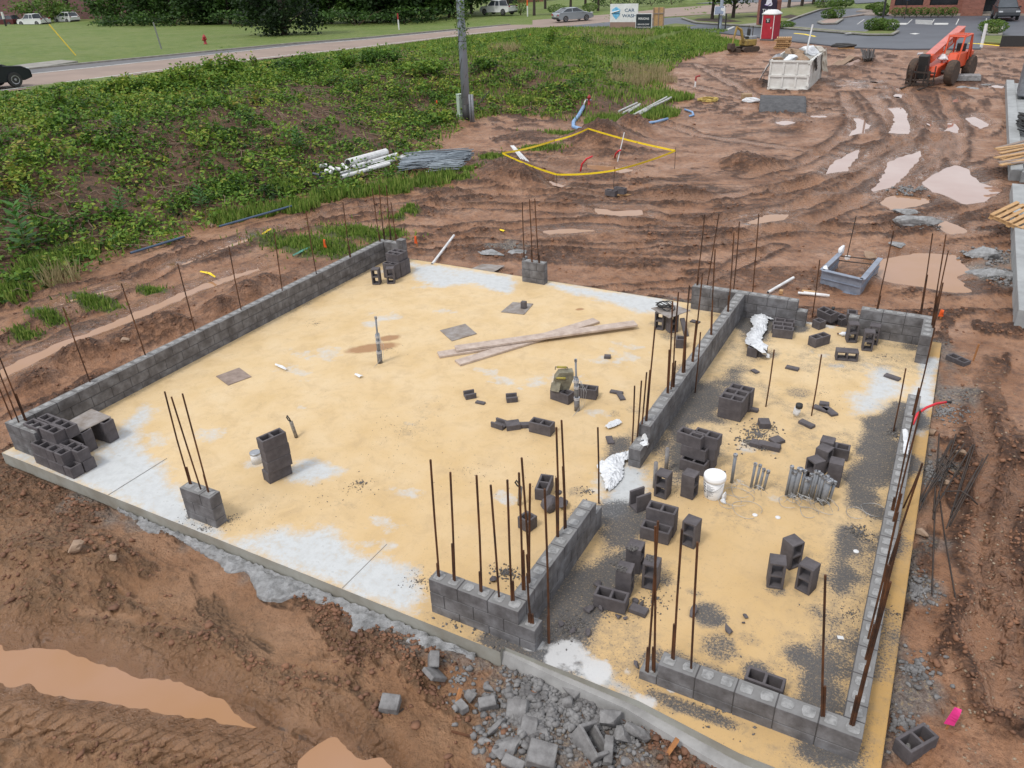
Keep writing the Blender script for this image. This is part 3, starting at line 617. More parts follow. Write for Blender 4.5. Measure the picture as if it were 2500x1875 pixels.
def rebar(parent,px,py,z,tx,ty,lap=0,r=.0125,hmax=2.4):
    b=W(px,py,z); best=None
    for h in np.arange(.1,hmax,.01):
        t=W(tx,ty,z+h); d=math.hypot(t[0]-b[0],t[1]-b[1])
        if best is None or d<best[0]: best=(d,t)
    t=best[1]; m=M(); mid=(b+t)/2+np.array([rnd.uniform(-.01,.01),rnd.uniform(-.01,.01),0])
    lo=b.copy(); lo[2]-=.03
    m.tube([lo,mid,t],r,6)
    if lap>0:
        d=(t-b)/np.linalg.norm(t-b); a=np.array([.02*rnd.choice([-1,1]),.008,0]); m.tube([lo+a,b+d*lap+a],r*1.1,6)
    m.obj('rebar',RUST,parent)
def bar(parent,px,py,z,h,dx=0,dy=0,lap=0,r=.0125):
    b=W(px,py,z); m=M(); m.tube([b-np.array([0,0,.03]),b+np.array([dx,dy,h])],r,6)
    if lap: m.tube([b+np.array([.02,.01,-.03]),b+np.array([.02,.01,lap])],r,6)
    m.obj('rebar',RUST,parent)
def finish(root,B,Mo,Gr):
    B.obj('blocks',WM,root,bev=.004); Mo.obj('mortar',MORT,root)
    if Gr.v: Gr.obj('core_grout',GROUT,root,smooth=True)
H3=.527;H2=.324;XL=-.627;YF=-.19;XM=7.80;XR=12.628;YB=10.27
# left wall with both returns
t=thing('block_wall','long grey block wall along the left side of the slab, three courses high with a row of single rebars','wall')
B,Mo,Gr=M(),M(),M(); ny=int(round((YB-YF)/CS)); YB1=YF+ny*CS
wallrun(B,Mo,Gr,(XL+.1,YF),(0,1),ny,H3)
wallrun(B,Mo,Gr,(XL+.2,YF+.1),(1,0),3,H3,half=1)
wallrun(B,Mo,Gr,(XL+.2,YB1-.1),(1,0),3,H3,half=1)
B.box((XL+.2+2.5*CS,YB1-.1,H3+.05),(.19,.19,.1))
for a in [(220.6,933.5,153.5,749,.25),(355.8,868.7,296,692,.2),(476.9,810.1,433.5,643,.0),(588.9,757.4,558.5,600.6,0),(689,709.2,669.6,568,0),(772.5,668.8,747,515.8,0),(854,627.8,837,493.6,.3),(926.8,589.2,908.5,459,.2),(937.6,585.8,925,451,.3),(952.5,584.4,943,452,.3),(967.5,588.5,954.4,493.6,.2)]:
    rebar(t,a[0],a[1],H3,a[2],a[3],a[4])
for a in [(29.8,1025,1.35,-.02,0),(46,1031,1.3,.0,0),(60.6,1025,1.45,-.03,.5)]: bar(t,a[0],a[1],H3,a[2],a[3],0,a[4])
finish(t,B,Mo,Gr)
# front pier, back pier
t=thing('block_pier','short block pier near the front left edge of the slab with three tall rebars','pier'); B,Mo,Gr=M(),M(),M()
wallrun(B,Mo,Gr,(3.55,YF+.1),(1,0),3,H3)
for a in [(463.6,1182.6,402,956,.3),(490.5,1195,418.4,969,0),(510,1203,445.3,961,.3)]: rebar(t,a[0],a[1],H3,a[2],a[3],a[4])
finish(t,B,Mo,Gr)
t=thing('block_pier','short block pier at the back edge of the slab with three tall rebars','pier'); B,Mo,Gr=M(),M(),M()
wallrun(B,Mo,Gr,(3.64,YB-.1),(1,0),3,H3); B.box((3.67,YB-.06,H3+.03),(.06,.16,.06))
for a in [(1280.7,635.4,1275,493.7,.2),(1299.7,640,1292.4,485.8,.3),(1315.5,641.8,1305.4,484.8,.2)]: rebar(t,a[0],a[1],H3,a[2],a[3],a[4])
finish(t,B,Mo,Gr)
# front L wall
t=thing('block_wall','L shaped block wall at the middle of the front edge bristling with rebars','wall'); B,Mo,Gr=M(),M(),M()
YM=-.176
wallrun(B,Mo,Gr,(XM,YM+.1),(1,0),6,H3,ext=(0,1),half=0)
wallrun(B,Mo,Gr,(XM+5.5*CS,YM+CS),(0,1),10,H3,ext=(0,1),half=1)
for a in [(1072.2,1409.3,1051,1122.5,.2),(1110.2,1418.8,1099.4,1153.2,.55),(1175.8,1446.5,1163.3,1160.5,.3),(1218.5,1458.4,1198,1184.2,0),(1249.4,1467,1238.7,1171.6,.3),(1276.3,1441.8,1266.9,1154.1,.6),(1293.7,1421,1273.5,1117.7,.4),(1292,1424,1294,1181,0),(1296.9,1522.4,1287,1400,.15),(1363.1,1311.3,1358.3,1043.4,.9),(1382,1289,1370.9,1026,0),(1377.9,1292,1374,1139,0)]:
    rebar(t,a[0],a[1],H3 if a[1]<1500 else H2,a[2],a[3],a[4])
for px,py in [(1292,1520),(1300,1522)]: bar(t,px,py,H2,.14,r=.014)
finish(t,B,Mo,Gr)
# partition and back wall T
t=thing('block_wall','T shaped block wall dividing the two rooms, with dowels at its near end and the back wall behind it','wall'); B,Mo,Gr=M(),M(),M()
X0=XM+5.5*CS; y0=4.18; nc=int(round((YB-CS-y0)/CS)); y0=YB-CS-nc*CS
wallrun(B,Mo,Gr,(X0,y0),(0,1),nc,H3,ext=(2,0),half=1)
nb=11; wallrun(B,Mo,Gr,(7.86,YB-.1),(1,0),nb,H3,ext=(0,1))
for a in [(1578.8,1029.4,1599.4,796.9,.9),(1631.4,961.1,1642.2,735.2,.8),(1638,950.6,1642.6,886,0),(1642,945.4,1656.4,713,.5),(1668,911,1683.3,697.2,.8),(1672,910,1676,785,0),(1691.8,883.6,1714.3,676.6,.8),(1737.7,817,1746,608.5,.5),(1778.4,761.4,1791.9,567.4,.35),(1701,697,1720.6,523.7,.2),(1726.8,693.6,1755.4,522,0),(1791.2,706.4,1805.4,541,0),(1838,711,1852.8,522,0)]:
    rebar(t,a[0],a[1],H3,a[2],a[3],a[4])
finish(t,B,Mo,Gr)
# back right corner wall
HB=.57
t=thing('block_wall','L shaped block wall at the back right corner of the slab','wall'); B,Mo,Gr=M(),M(),M()
wallrun(B,Mo,Gr,(11.3,YB-.1),(1,0),6,HB,ext=(1,0)); wallrun(B,Mo,Gr,(XR-.1,YB-CS*5),(0,1),5,HB,half=1)
for a in [(2140.2,755.7,2182,562.7,.3),(2246.9,765.2,2277,569.6,.8),(2274.7,795,2306.4,595.9,.6),(2277,800,2315.3,611.7,.9),(2276,790,2309.6,572,0)]: rebar(t,a[0],a[1],HB,a[2],a[3],a[4])
finish(t,B,Mo,Gr)
# right and front right wall
t=thing('block_wall','L shaped low block wall along the right side and the front right corner with a line of leaning rebars','wall'); B,Mo,Gr=M(),M(),M()
wallrun(B,Mo,Gr,(XR-.1,CS),(0,1),35,H2,half=1); wallrun(B,Mo,Gr,(XR-10*CS,.1),(1,0),10,H2,ext=(1,0))
for a in [(2231,1015,2282,800,.5),(2181,1246,2246,950,.2),(2180,1274,2247,1003,.45),(2156,1420.5,2252,1131,.5),(2118,1612,2198,1301,.5),(2119,1560,2192,1250,.0),(2081,1773,2170,1380,.4),(2084,1771,2174,1420,.8),(1644.7,1610.5,1665,1291.8,.5),(1687.4,1632.6,1703,1323.5,0),(1581.4,1640,1606.7,1272,.35),(1598,1640,1600,1285,.35),(2007,1748,2015,1404,.4)]:
    rebar(t,a[0],a[1],H2 if a[0] not in(1581.4,1598) else H2-CS,a[2],a[3],a[4])
finish(t,B,Mo,Gr)
# bars standing straight out of the slab
for i,(a,lab) in enumerate([((1341.2,1570,1329.8,1193.7),'rebar standing in the slab beside the L shaped wall with a whitened foot'),((1462,1228.5,1459.5,1043.4),'rebar standing in the slab beyond the far end of the L shaped wall'),((1542,1110,1549.4,942),'leftmost of the rebars at the wrapped plastic'),((1552,1108,1566.2,929.6),'middle rebar rising through the white plastic wrap'),((1560,1104,1578.8,909),'rebar just left of the partition end'),((1697,958.5,1710.2,811.1),'rebar standing in the slab at the right foot of the partition'),((1869.6,992.7,1890.2,853.8),'rebar standing alone left of the capped pipe stub'),((1981,1014.9,2005.7,865.6),'rebar standing alone right of the capped pipe stub'),((2180.8,1054.5,2211.5,899.7),'rebar standing in the slab left of the right wall'),((1983,774.7,2001.6,633.9),'rebar standing in the gap of the back wall'),((2205,1240,2249,1140),'thin rebar leaning outside the right wall')]):
    b=W(a[0],a[1],0); best=min((math.hypot(*(W(a[2],a[3],h)-b)[:2]),h) for h in np.arange(.2,2.6,.01)); tt=W(a[2],a[3],best[1]); m=M(); m.tube([b-np.array([0,0,.02]),(b+tt)/2+np.array([.006,0,0]),tt],.0125,6)
    if i==0: m.tube([b-np.array([.01,0,.02]),b+np.array([-.012,0,.42])],.013,6)
    tag(m.obj('rebar',RUST),lab,'rebar','rebars standing out of the slab')
# ================= LOOSE BLOCKS =================
def blockmesh(kind='full'):
    hx,hy,hz=.1985,.097,.097
    X=[-hx,-hx+.03,-.0155,.0155,hx-.03,hx] if kind=='full' else [-.0985,-.068,.068,.0985]
    Y=[-hy,-hy+.032,hy-.032,hy]; holes=[(1,1),(3,1)] if kind=='full' else [(1,1)]
    ids={};V=[];Fc=[]
    def vid(i,j,k):
        if (i,j,k) not in ids: ids[(i,j,k)]=len(V); V.append((X[i],Y[j],(-hz,hz)[k]))
        return ids[(i,j,k)]
    nx,ny=len(X)-1,3
    for i in range(nx):
        for j in range(ny):
            if (i,j) in holes: continue
            Fc.append((vid(i,j,1),vid(i+1,j,1),vid(i+1,j+1,1),vid(i,j+1,1))); Fc.append((vid(i,j,0),vid(i,j+1,0),vid(i+1,j+1,0),vid(i+1,j,0)))
            for di,dj,a,b in ((-1,0,(i,j+1),(i,j)),(1,0,(i+1,j),(i+1,j+1)),(0,-1,(i,j),(i+1,j)),(0,1,(i+1,j+1),(i,j+1))):
                q=(i+di,j+dj)
                if q in holes or not(0<=q[0]<nx and 0<=q[1]<ny):
                    Fc.append((vid(*a,0),vid(*b,0),vid(*b,1),vid(*a,1)))
    me=bpy.data.meshes.new('concrete_block'); me.from_pydata(V,[],Fc); me.update(); me.materials.append(BLK)
    return me
BM_={'full':blockmesh('full'),'half':blockmesh('half')}
def blk(label,a,b,zt,kind='up',size='full',base=None,group='loose concrete blocks on the slab',tilt=0,flip=False):
    """a,b pixels of the near edge at height zt (left,right). up: cores vertical, long side on the edge; short: cores vertical, short side on the edge;
    end_n: on end, cores open across the edge; end_a: on end, cores open to the right; side_n: on its side, cores open to the viewer"""
    A=W(*a,zt);B=W(*b,zt); d=B-A; ang=math.atan2(d[1],d[0]); t=np.array([math.cos(ang),math.sin(ang)]); n=np.array([-t[1],t[0]])
    L,Wd,H=(.397 if size=='full' else .197),.194,.194
    if kind=='up': el,de,ho=L,Wd,H; R=Euler((0,0,ang)).to_matrix()
    elif kind=='short': el,de,ho=Wd,L,H; R=Euler((0,0,ang+math.pi/2)).to_matrix()
    elif kind=='end_n': el,de,ho=Wd,H,L; R=Matrix((( 0,1,0),(0,0,1),(1,0,0))).to_3x3(); R=Euler((0,0,ang)).to_matrix()@R
    elif kind=='end_a': el,de,ho=H,Wd,L; R=Matrix(((0,0,1),(0,1,0),(-1,0,0))).to_3x3(); R=Euler((0,0,ang)).to_matrix()@R
    elif kind=='side_n': el,de,ho=L,H,Wd; R=Matrix(((1,0,0),(0,0,1),(0,-1,0))).to_3x3(); R=Euler((0,0,ang)).to_matrix()@R
    c=(A[:2]+B[:2])/2+n*de/2; zc=zt-ho/2
    o=bpy.data.objects.new('concrete_block',BM_[size]); COL.objects.link(o); o.location=(c[0],c[1],zc+.001)
    if tilt: R=Matrix.Rotation(tilt,3,Vector((t[0],t[1],0)))@R
    o.rotation_euler=R.to_euler()
    bv=o.modifiers.new('bevel','BEVEL'); bv.width=.005; bv.segments=1
    tag(o,label,'block',group); return o
h=.194
# four high stack at front left
for i,(a,b,l) in enumerate([((655.9,1156.6),(707.7,1131.7),'bottom block of the four high stack on the left sand'),((652.9,1131.7),(708.7,1107.8),'second block from the bottom of the four high stack'),((647.9,1104.8),(703.7,1080.8),'third block from the bottom of the four high stack'),((640.9,1079.4),(696.8,1054.9),'topmost block of the four high stack, both cores showing')]): blk(l,a,b,h*(i+1))
blk('block carrying the muddy yellow handled saw',(1345.2,952),(1384.6,965.3),h)
blk('block right behind the tall taped conduit bundle',(1409,948.3),(1448.4,953.5),h)
blk('whole block lying beside the cut channel pieces',(1291.3,1030.5),(1342.3,1042.5),h)
blk('broken block with one core left and a long side wall',(1305.5,1193.7),(1335.8,1197.9),h,'short')
blk('single core half block behind the L wall rebars',(1263.5,1261.9),(1288.7,1275.3),h,'up','half')
blk('bottom front block of the leaning stack behind the bucket',(1658.4,1119.4),(1722.4,1139.2),h)
blk('middle front block of the leaning stack behind the bucket',(1663.9,1085.2),(1721.3,1102.8),h*2)
blk('top front block of the leaning stack behind the bucket',(1652.8,1053.2),(1711.3,1073),h*3)
def behind(a,b,zt,dx,dy):   # pixels of an edge moved in the world
    A=W(*a,zt);B=W(*b,zt); t=(B-A)[:2];t/=np.linalg.norm(t);n=np.array([-t[1],t[0]]); m=t*dx+n*dy
    return proj(np.array([A[0]+m[0],A[1]+m[1],zt])),proj(np.array([B[0]+m[0],B[1]+m[1],zt]))
def proj(p):
    v=p-CAM; z=v@VD; return (1250+F*(v@VR)/z,937.5-F*(v@VU)/z)
for i,l in enumerate(['bottom rear block of the leaning stack behind the bucket','middle rear block of the leaning stack behind the bucket','top rear block of the leaning stack behind the bucket']):
    a,b=behind((1658.4,1119.4),(1722.4,1139.2),h,.05+.02*i,.205); A=W(*a,h);B=W(*b,h); A[2]=B[2]=h*(i+1); blk(l,proj(A),proj(B),h*(i+1))
blk('block on end left of the bucket with its smooth side to the viewer',(1665,1156.9),(1694.8,1166.9),.397,'end_a')
blk('block on end beside the two grey conduits, cores open to the left',(1603.2,1158),(1625.3,1165),.397,'end_n')
blk('upper block of the stepped pair in the middle of the small room',(1576.7,1239),(1647.6,1257.9),h*2)
a,b=(1576.7,1239),(1647.6,1257.9); A=W(*a,2*h);B=W(*b,2*h);A[2]=B[2]=h
blk('block underneath the upper one of the stepped pair',proj(A),proj(B),h)
blk('low front block of the stepped pair in the middle of the small room',(1562.5,1286.2),(1633.4,1305.1),h)
blk('block on end right of the stepped pair, cores open to the left',(1666.5,1272),(1698.6,1284.3),.397,'end_n')
blk('mortar topped block on end farthest back of the three by the low block',(1528.2,1335.3),(1564.6,1345.2),.397,'end_a')
blk('mortar topped block on end with cores open to the left front',(1570.1,1376.1),(1605.4,1384.9),.397,'end_n')
blk('mortar topped block on end directly behind the low block',(1502.8,1391.5),(1541.4,1400.4),.397,'end_a')
blk('low block lying in front of the three mortar topped blocks',(1448.8,1452.2),(1526,1473.2),h)
q=((1753.9,968.6),(1814.2,983.2))
nm=['front','middle','rear']
for r in range(3):
    for lv in (1,2):
        a,b=behind(*q,h*2,(0,.0,.03)[r],.197*r); A=W(*a,2*h);B=W(*b,2*h);A[2]=B[2]=h*lv
        blk(('upper ' if lv==2 else 'lower ')+nm[r]+' block of the cube shaped stack by the partition',proj(A),proj(B),h*lv)
blk('farthest block on end of the cluster behind the conduit stubs',(2001.9,1075.8),(2035.4,1083.9),.397,'end_a')
blk('second farthest block on end of the cluster behind the conduit stubs',(1992.6,1093.2),(2021.5,1104.7),.397,'end_a')
blk('left block on end of the cluster, cores open to the left',(1970.7,1117.5),(1989.2,1131.3),.397,'end_n')
blk('right block on end of the cluster, smooth face to the viewer',(2023.8,1129),(2059.7,1137.1),.397,'end_a')
blk('lying block at the right of the cluster behind the conduit stubs',(2018,1090),(2063,1099.5),h)
blk('rear block of the three standing apart on the right sand',(1910.9,1312.9),(1935.8,1333.9),.397,'end_a')
blk('left block of the three standing apart on the right sand',(1879.9,1374.8),(1921.9,1380.8),.397,'end_n')
blk('front right block of the three standing apart on the right sand',(1949.8,1376.8),(1985.7,1394.8),.397,'end_n')
q=((1887.8,802.3),(1936.6,807.8))
for r in range(3):
    a,b=behind(*q,h,(0,-.03,.0)[r],.197*r); blk(nm[r]+' block of the row of three beside the long plastic sheet',a,b,h)
blk('left half block under the foot of the long plastic sheet',(1823.2,847.2),(1850,853.2),h,'up','half')
blk('right half block under the foot of the long plastic sheet',(1852,852),(1878,846),h,'up','half')
blk('lone block with two open cores near the back gap',(1993.4,828.5),(2028.2,818.2),h)
blk('block lying on its side with cores open to the viewer',(2041.6,857.5),(2099.7,862),h,'side_n')
blk('block on end beside the blue and white bottle',(2073.8,792.3),(2101.4,793.5),.397,'end_n')
blk('nearer block on end of the pair by the back right corner',(2111.3,811.1),(2139,813.8),.397,'end_n')
blk('farther block on end of the pair by the back right corner',(2122.9,795),(2151.5,799.5),.397,'end_n')
blk('low half block in the gap of the back wall',(1986,781),(2000,787),.17,'up','half')
blk('half block sitting on the low end of the back right wall',(2071,764),(2093,766),.37,'up','half',tilt=.1)
for i,(a,b,z,tl,l) in enumerate([((2000,760),(2032,776),.1,.15,'left tilted block in the mud behind the back gap'),((2024,764),(2056,779),.12,.2,'middle tilted block in the mud behind the back gap'),((2044,772),(2068,780),.06,.1,'right tilted block in the mud behind the back gap'),((1996,752),(2030,768),.24,.2,'top tilted block in the mud behind the back gap')]): blk(l,a,b,z,tilt=tl,group='blocks lying in the mud')
blk('block with a white scrap in its core outside the right wall',(2310.2,866.5),(2353.9,886.1),-.02,group='blocks lying in the mud')
blk('block at the bottom right beside the pink flagged stake',(2233.6,1833.6),(2285.8,1803.5),-.02,group='blocks lying in the mud')
blk('block leaning on the inner side of the front right wall',(1812.7,1653.3),(1914.8,1691.3),h)
blk('left block on end under the mortar board table',(1600,762),(1620,765),.397,'end_n')
blk('right block on end under the mortar board table',(1636,772),(1660,768),.397,'end_n')
blk('half block on the sand in front of the mortar board table',(1653.6,829),(1672,829.8),h,'up','half')
blk('upper cinder block near the taped off hole',(1500,458),(1521,461),.2,group='blocks lying in the mud')
blk('lower cinder block near the taped off hole',(1477,463),(1500,467),.13,group='blocks lying in the mud')
def wblk(label,x,y,zt,ang=0,kind='up',size='full'):
    L=.397 if size=='full' else .197; t=np.array([math.cos(ang),math.sin(ang)]); a=np.array([x,y]); b=a+t*L
    blk(label,proj(np.array([*a,zt])),proj(np.array([*b,zt])),zt,kind,size,group='blocks stacked by the front left corner')
# stack at the front left corner
for lv,row in enumerate([[(.12,-.29),(.52,-.3),(.93,-.31,'h'),(.15,-.08),(.56,-.09),(.95,-.1,'h')],[(.15,-.28),(.55,-.29,'h'),(.76,-.29,'h'),(.15,-.08),(.58,-.09),(.93,-.12,'h')],[(-.2,-.12),(.2,-.1),(-.15,.09),(.25,.09)]]):
    for k,c in enumerate(row):
        nmz=['bottom','middle','top'][lv]; side=['first','second','third','fourth','fifth','sixth'][k]
        wblk('%s block from the left in the %s layer of the corner stack'%(side,nmz),c[0],c[1],h*(lv+1),-.03,size='half' if len(c)>2 else 'full')
for i,(x,y) in enumerate([(.66,.25),(.72,.62)]):
    for lv in (1,2): wblk(('upper ' if lv==2 else 'lower ')+('near' if i==0 else 'far')+' block under the corner mortar board',x-.38,y,h*lv,0.05)
# stack by the back left return wall
for lv,row in enumerate([[(.3,8.93),(.32,9.13),(.32,9.33)],[(.3,8.93),(.32,9.13),(.32,9.33)],[(.28,9.12),(.28,9.32)]]):
    for k,c in enumerate(row): 
        blk('%s block of the %s layer in the stack at the back left return'%((['near','middle','far'] if len(row)==3 else ['near','far'])[k],['bottom','middle','top'][lv]),proj(np.array([c[0],c[1],h*(lv+1)])),proj(np.array([c[0]+.39,c[1]-.01,h*(lv+1)])),h*(lv+1),group='blocks stacked at the back left')
blk('left block on end in front of the back left stack',(903.7,658.3),(923.5,658.5),.397,'end_n',group='blocks stacked at the back left')
blk('right block on end in front of the back left stack',(939.7,657),(961,656),.397,'end_n',group='blocks stacked at the back left')
# channel shaped cut pieces
def channel(label,px,py,rz,L=.2,Wd=.19,H=.1,up=True,thk=.035,z=0,web=.04,wy=0):
    c=W(px,py,z); m=M(); R=rot(0,0,0)
    m.box((0,0,web/2),(L,Wd,web)); m.box((0,Wd/2-thk/2,web+(H-web)/2+.0),(L,thk,H-web)); m.box((0,-Wd/2+thk/2,web+(H-web)/2),(L,thk,H-web))
    o=m.obj('block_piece',BLK,bev=.004); o.location=(c[0],c[1],c[2]+(.001 if up else H)); o.rotation_euler=(0 if up else math.pi,0,rz); tag(o,label,'block piece','cut block pieces on the slab'); return o
channel('upright channel shaped block piece left of the whole block',1220,1041,-.1,L=.24)
channel('overturned channel shaped block piece next to the whole block',1252,1044,.7,L=.24,up=False)
channel('channel shaped block piece with a flat chip below it',1147.5,969,.8)
channel('channel shaped block piece in the middle of the sand',1249.6,977,.6)
channel('tall U shaped block piece left of the stepped pair',1562,1238,.95,L=.24,Wd=.2,H=.27,thk=.035)
def slabpiece(label,px,py,rz,d=(.2,.1,.04),z=0,R=None,group='flat block chips on the slab',m_=None,name='block_chip'):
    c=W(px,py,z); m=M(); m.box((0,0,d[2]/2),d,taper=.97); o=m.obj(name,m_ or BLK,bev=.004); o.location=(c[0],c[1],z+.001); o.rotation_euler=(R[0],R[1],rz) if R else (0,0,rz); return tag(o,label,'block chip',group)
slabpiece('flat chip against the left end of the whole block',1283,1042,.5,(.22,.11,.07))
slabpiece('flat chip below the channel piece',1173,985,.05,(.18,.08,.035)); slabpiece('nearer of the two crossed flat chips',1516,970,-.9,(.24,.1,.035)); slabpiece('farther of the two crossed flat chips',1505,960,.05,(.24,.09,.04))
slabpiece('single flat chip left of the partition end',1489,1076,-1.0,(.22,.11,.03)); slabpiece('dark chip near the standing rebar by the back gap',1934,901,-.1,(.24,.12,.04)); slabpiece('small dark chip left of the standing rebar',1843,908,-.6,(.15,.1,.03))
slabpiece('flat dark chip on the pale patch at the right',2178,923,-.35,(.28,.12,.04)); slabpiece('flat chip right of the capped pipe stub',1969,1038,-.45,(.26,.12,.05)); slabpiece('small chip beside the cube shaped stack',1838,1003,.0,(.18,.1,.05))
slabpiece('leaning block web beside the mortar board table',1670,800,-.9,(.42,.1,.04),.13,(0,.75)); slabpiece('dark flat chip right of the mortar board table',1697,787,-.2,(.2,.12,.03))
slabpiece('chip lying right of the low mortared block',1559,1494,-.05,(.22,.13,.06)); slabpiece('chip left of the back fork of chips',2003,1000,-.3,(.26,.12,.04)); slabpiece('upper chip in the fork of chips',2012,988,.1,(.16,.12,.04)); slabpiece('long chip in the fork of chips',2025,1006,-.8,(.3,.14,.04))
slabpiece('tile like chip at the right of the broken chip heap',1896,1078,.9,(.2,.18,.05)); slabpiece('long chip at the front of the broken chip heap',1878,1094,.0,(.34,.14,.08)); slabpiece('left chip at the front of the broken chip heap',1847,1088,-.1,(.2,.15,.07)); slabpiece('standing chip in the grey crumb heap',1865,1040,.4,(.18,.2,.1))
slabpiece('small chip on the left sand behind the saw',1483,874,.3,(.13,.1,.06))
def rocks(name,label,cat,lst,m_,group=None,sub=2,kind=None,labs=None):
    """one rock each: (px,py,size,z)"""
    for i,(px,py,s,z) in enumerate(lst):
        c=W(px,py,z); mm=M(); mm.rock((0,0,0),(s,s*rnd.uniform(.6,1),s*rnd.uniform(.45,.8)),rnd.randint(0,9999),sub)
        o=mm.obj(name,m_); o.location=(c[0],c[1],c[2]+s*.2); o.rotation_euler=(rnd.uniform(-.4,.4),rnd.uniform(-.4,.4),rnd.uniform(0,6)); tag(o,labs[i] if labs else label,cat,group)
ch=[(1340,1243,.3),(1372,1232,.27)]
rocks('block_chunk','jagged broken block chunk behind the L wall','block chunk',[(a,b,s,.02) for a,b,s in ch],BLK,None,labs=['larger jagged block chunk behind the L wall','smaller jagged block chunk right of the larger one'])
rocks('block_chunk','small broken block chunk on the sand of the small room','block chunk',[(a,b,s,0) for a,b,s in [(1445,1488,.16),(1434,1493,.1),(1510,1508,.1),(1527,1512,.09),(1550,1470,.1),(1565,1478,.08),(1693,1497,.14),(1776,1542,.16),(1819,1508,.09),(1365,1205,.12),(1467,1488,.1),(1400,1540,.12),(1436,1545,.12),(1368,1525,.1),(1553,1625,.12),(1456,1430,.15),(1815,1522,.06),(1340,1180,.05),(1765,1155,.07),(1767,1172,.05),(1205,1416,.12),(2105,1770,.04)]],BLK,'small broken block chunks on the slab',labs=['small broken block chunk, '+q for q in ['left of the low mortared block', 'just under the left end of the low mortared block', 'right below the low mortared block', 'second right below the low mortared block', 'behind the chip right of the low block', 'just above the chip right of the low block', 'at the foot of the rebar in the small room', 'large one in front of the three standing blocks', 'left of the three standing blocks', 'beside the broken single core block', 'nearest the corner of the low mortared block', 'at the edge of the whitish patch', 'right of the whitish patch', 'under the rebar by the L wall end', 'at the left end of the front right wall', 'behind the left mortared block', 'small one beside the one left of the three standing blocks', 'tiny one above the broken block', 'right of the pail', 'lower one right of the pail', 'in front of the L wall rebars', 'tiny one on the right corner ledge']])
# fine crumbs, mortar lumps, chips: uncountable
def crumbs():
    V=[];Fc=[];n=0
    import itertools
    ico=np.array([(1,0,0),(-1,0,0),(0,1,0),(0,-1,0),(0,0,1),(0,0,-1)],float); fc=[(0,2,4),(2,1,4),(1,3,4),(3,0,4),(2,0,5),(1,2,5),(3,1,5),(0,3,5)]
    pts=[]
    for px,py,r,k,s in [(1850,1060,.35,220,.05),(1830,1080,.3,160,.06),(1870,1042,.22,160,.05),(1870,1090,.25,60,.05),(1235,1400,.22,160,.05),(1400,1535,.3,180,.05),(1600,1460,.3,120,.04),(1560,1480,.25,90,.04),(1480,1490,.4,70,.04),(500,1290,.4,120,.03),(560,1270,.25,90,.03),(460,1265,.25,60,.03),(860,1190,.6,60,.03),(880,1180,.15,40,.04),(1020,1420,.3,120,.03),(1430,1200,.2,60,.04),(1140,1500,.5,160,.05),(1200,1530,.4,120,.05),(1330,1180,.5,60,.02),(2100,1300,.25,140,.05),(2180,1060,.2,80,.06),(2080,1500,.5,160,.03),(770,790,.3,90,.02),(2000,960,1.5,150,.02),(1500,700,1.,60,.02),(1000,1050,1.5,150,.02),(640,1250,1.2,160,.02),(1650,1200,1.0,160,.02),(2160,870,.5,60,.03),(1600,1650,.3,120,.03),(1750,1740,.8,120,.04),(1520,1370,.15,60,.035),(2190,1500,.12,40,.03),(1650,1150,.7,120,.02),(950,850,.5,60,.02),(1150,1150,1.5,150,.02)]:
        c=W(px,py,0)
        for _ in range(k): a=rnd.random()*6.3; q=r*abs(rnd.gauss(0,.5)); pts.append((c[0]+q*math.cos(a),c[1]+q*math.sin(a),.0,s*rnd.uniform(.2,.95)))
    for px,py in [(1517,1390,),(1590,1365),(1545,1340)]:
        c=W(px,py,.397)
        for _ in range(60): pts.append((c[0]+rnd.uniform(-.06,.06),c[1]+rnd.uniform(-.05,.05),.4,rnd.uniform(.01,.04)))
    for x,y,z,s in pts:
        if z==0 and sdp(np.array([x]),np.array([y]),SLAB)[0]>-.02: continue
        R=rot(*[rnd.uniform(0,6) for _ in range(3)]); v=(ico*np.array([s,s*.7,s*.4])*(.7+.6*np.array([[rnd.random()] for _ in range(6)])))@R.T/1.6+np.array([x,y,z+s*.12]); V.append(v); Fc+=[tuple(i+n for i in f) for f in fc]; n+=6
    o=big('block_crumbs',np.concatenate(V),np.array(Fc),mat('crumb',(.17,.16,.155),(.09,.085,.08),5,.9,bs=0)); tag(o,'dark mortar crumbs and block chips scattered over the sandy slab','crumbs',kind='stuff')
crumbs()
# ================= BOARDS =================
def board(label,pts,z,th,m_,name='plywood_board',cat='board'):
    P=[W(a,b,z) for a,b in pts]; mm=M(); p=[(q[0],q[1]) for q in P]; mm.prism(p,z-th,z); o=mm.obj(name,m_,bev=.002); return tag(o,label,cat)
board('square mortar board lying alone on the left sand',[(527,918),(557,940),(614,919),(584,897)],.016,.014,WOODG)
board('grey mortar board left of the long planks',[(1074,806),(1103,832),(1164,814),(1136,790)],.016,.014,PLYG)
board('grey mortar board carrying the small block offcut',[(1223,761),(1280,767),(1302,741),(1252,737)],.016,.014,PLYG)
board('mortar board laid over blocks by the front left corner',[(168,1027.5),(223,997.5),(271.5,1017),(191.5,1056)],.404,.014,PLYG)
board('mortar board table top carrying a coil of black cable',[(1589.2,751.9),(1636,741),(1686,757.3),(1634,776.3)],.414,.014,PLYG)
board('dark plywood sheet lying in the mud behind the slab',[(1148,657),(1205,664),(1232,648),(1178,644)],-.02,.015,PLYG)
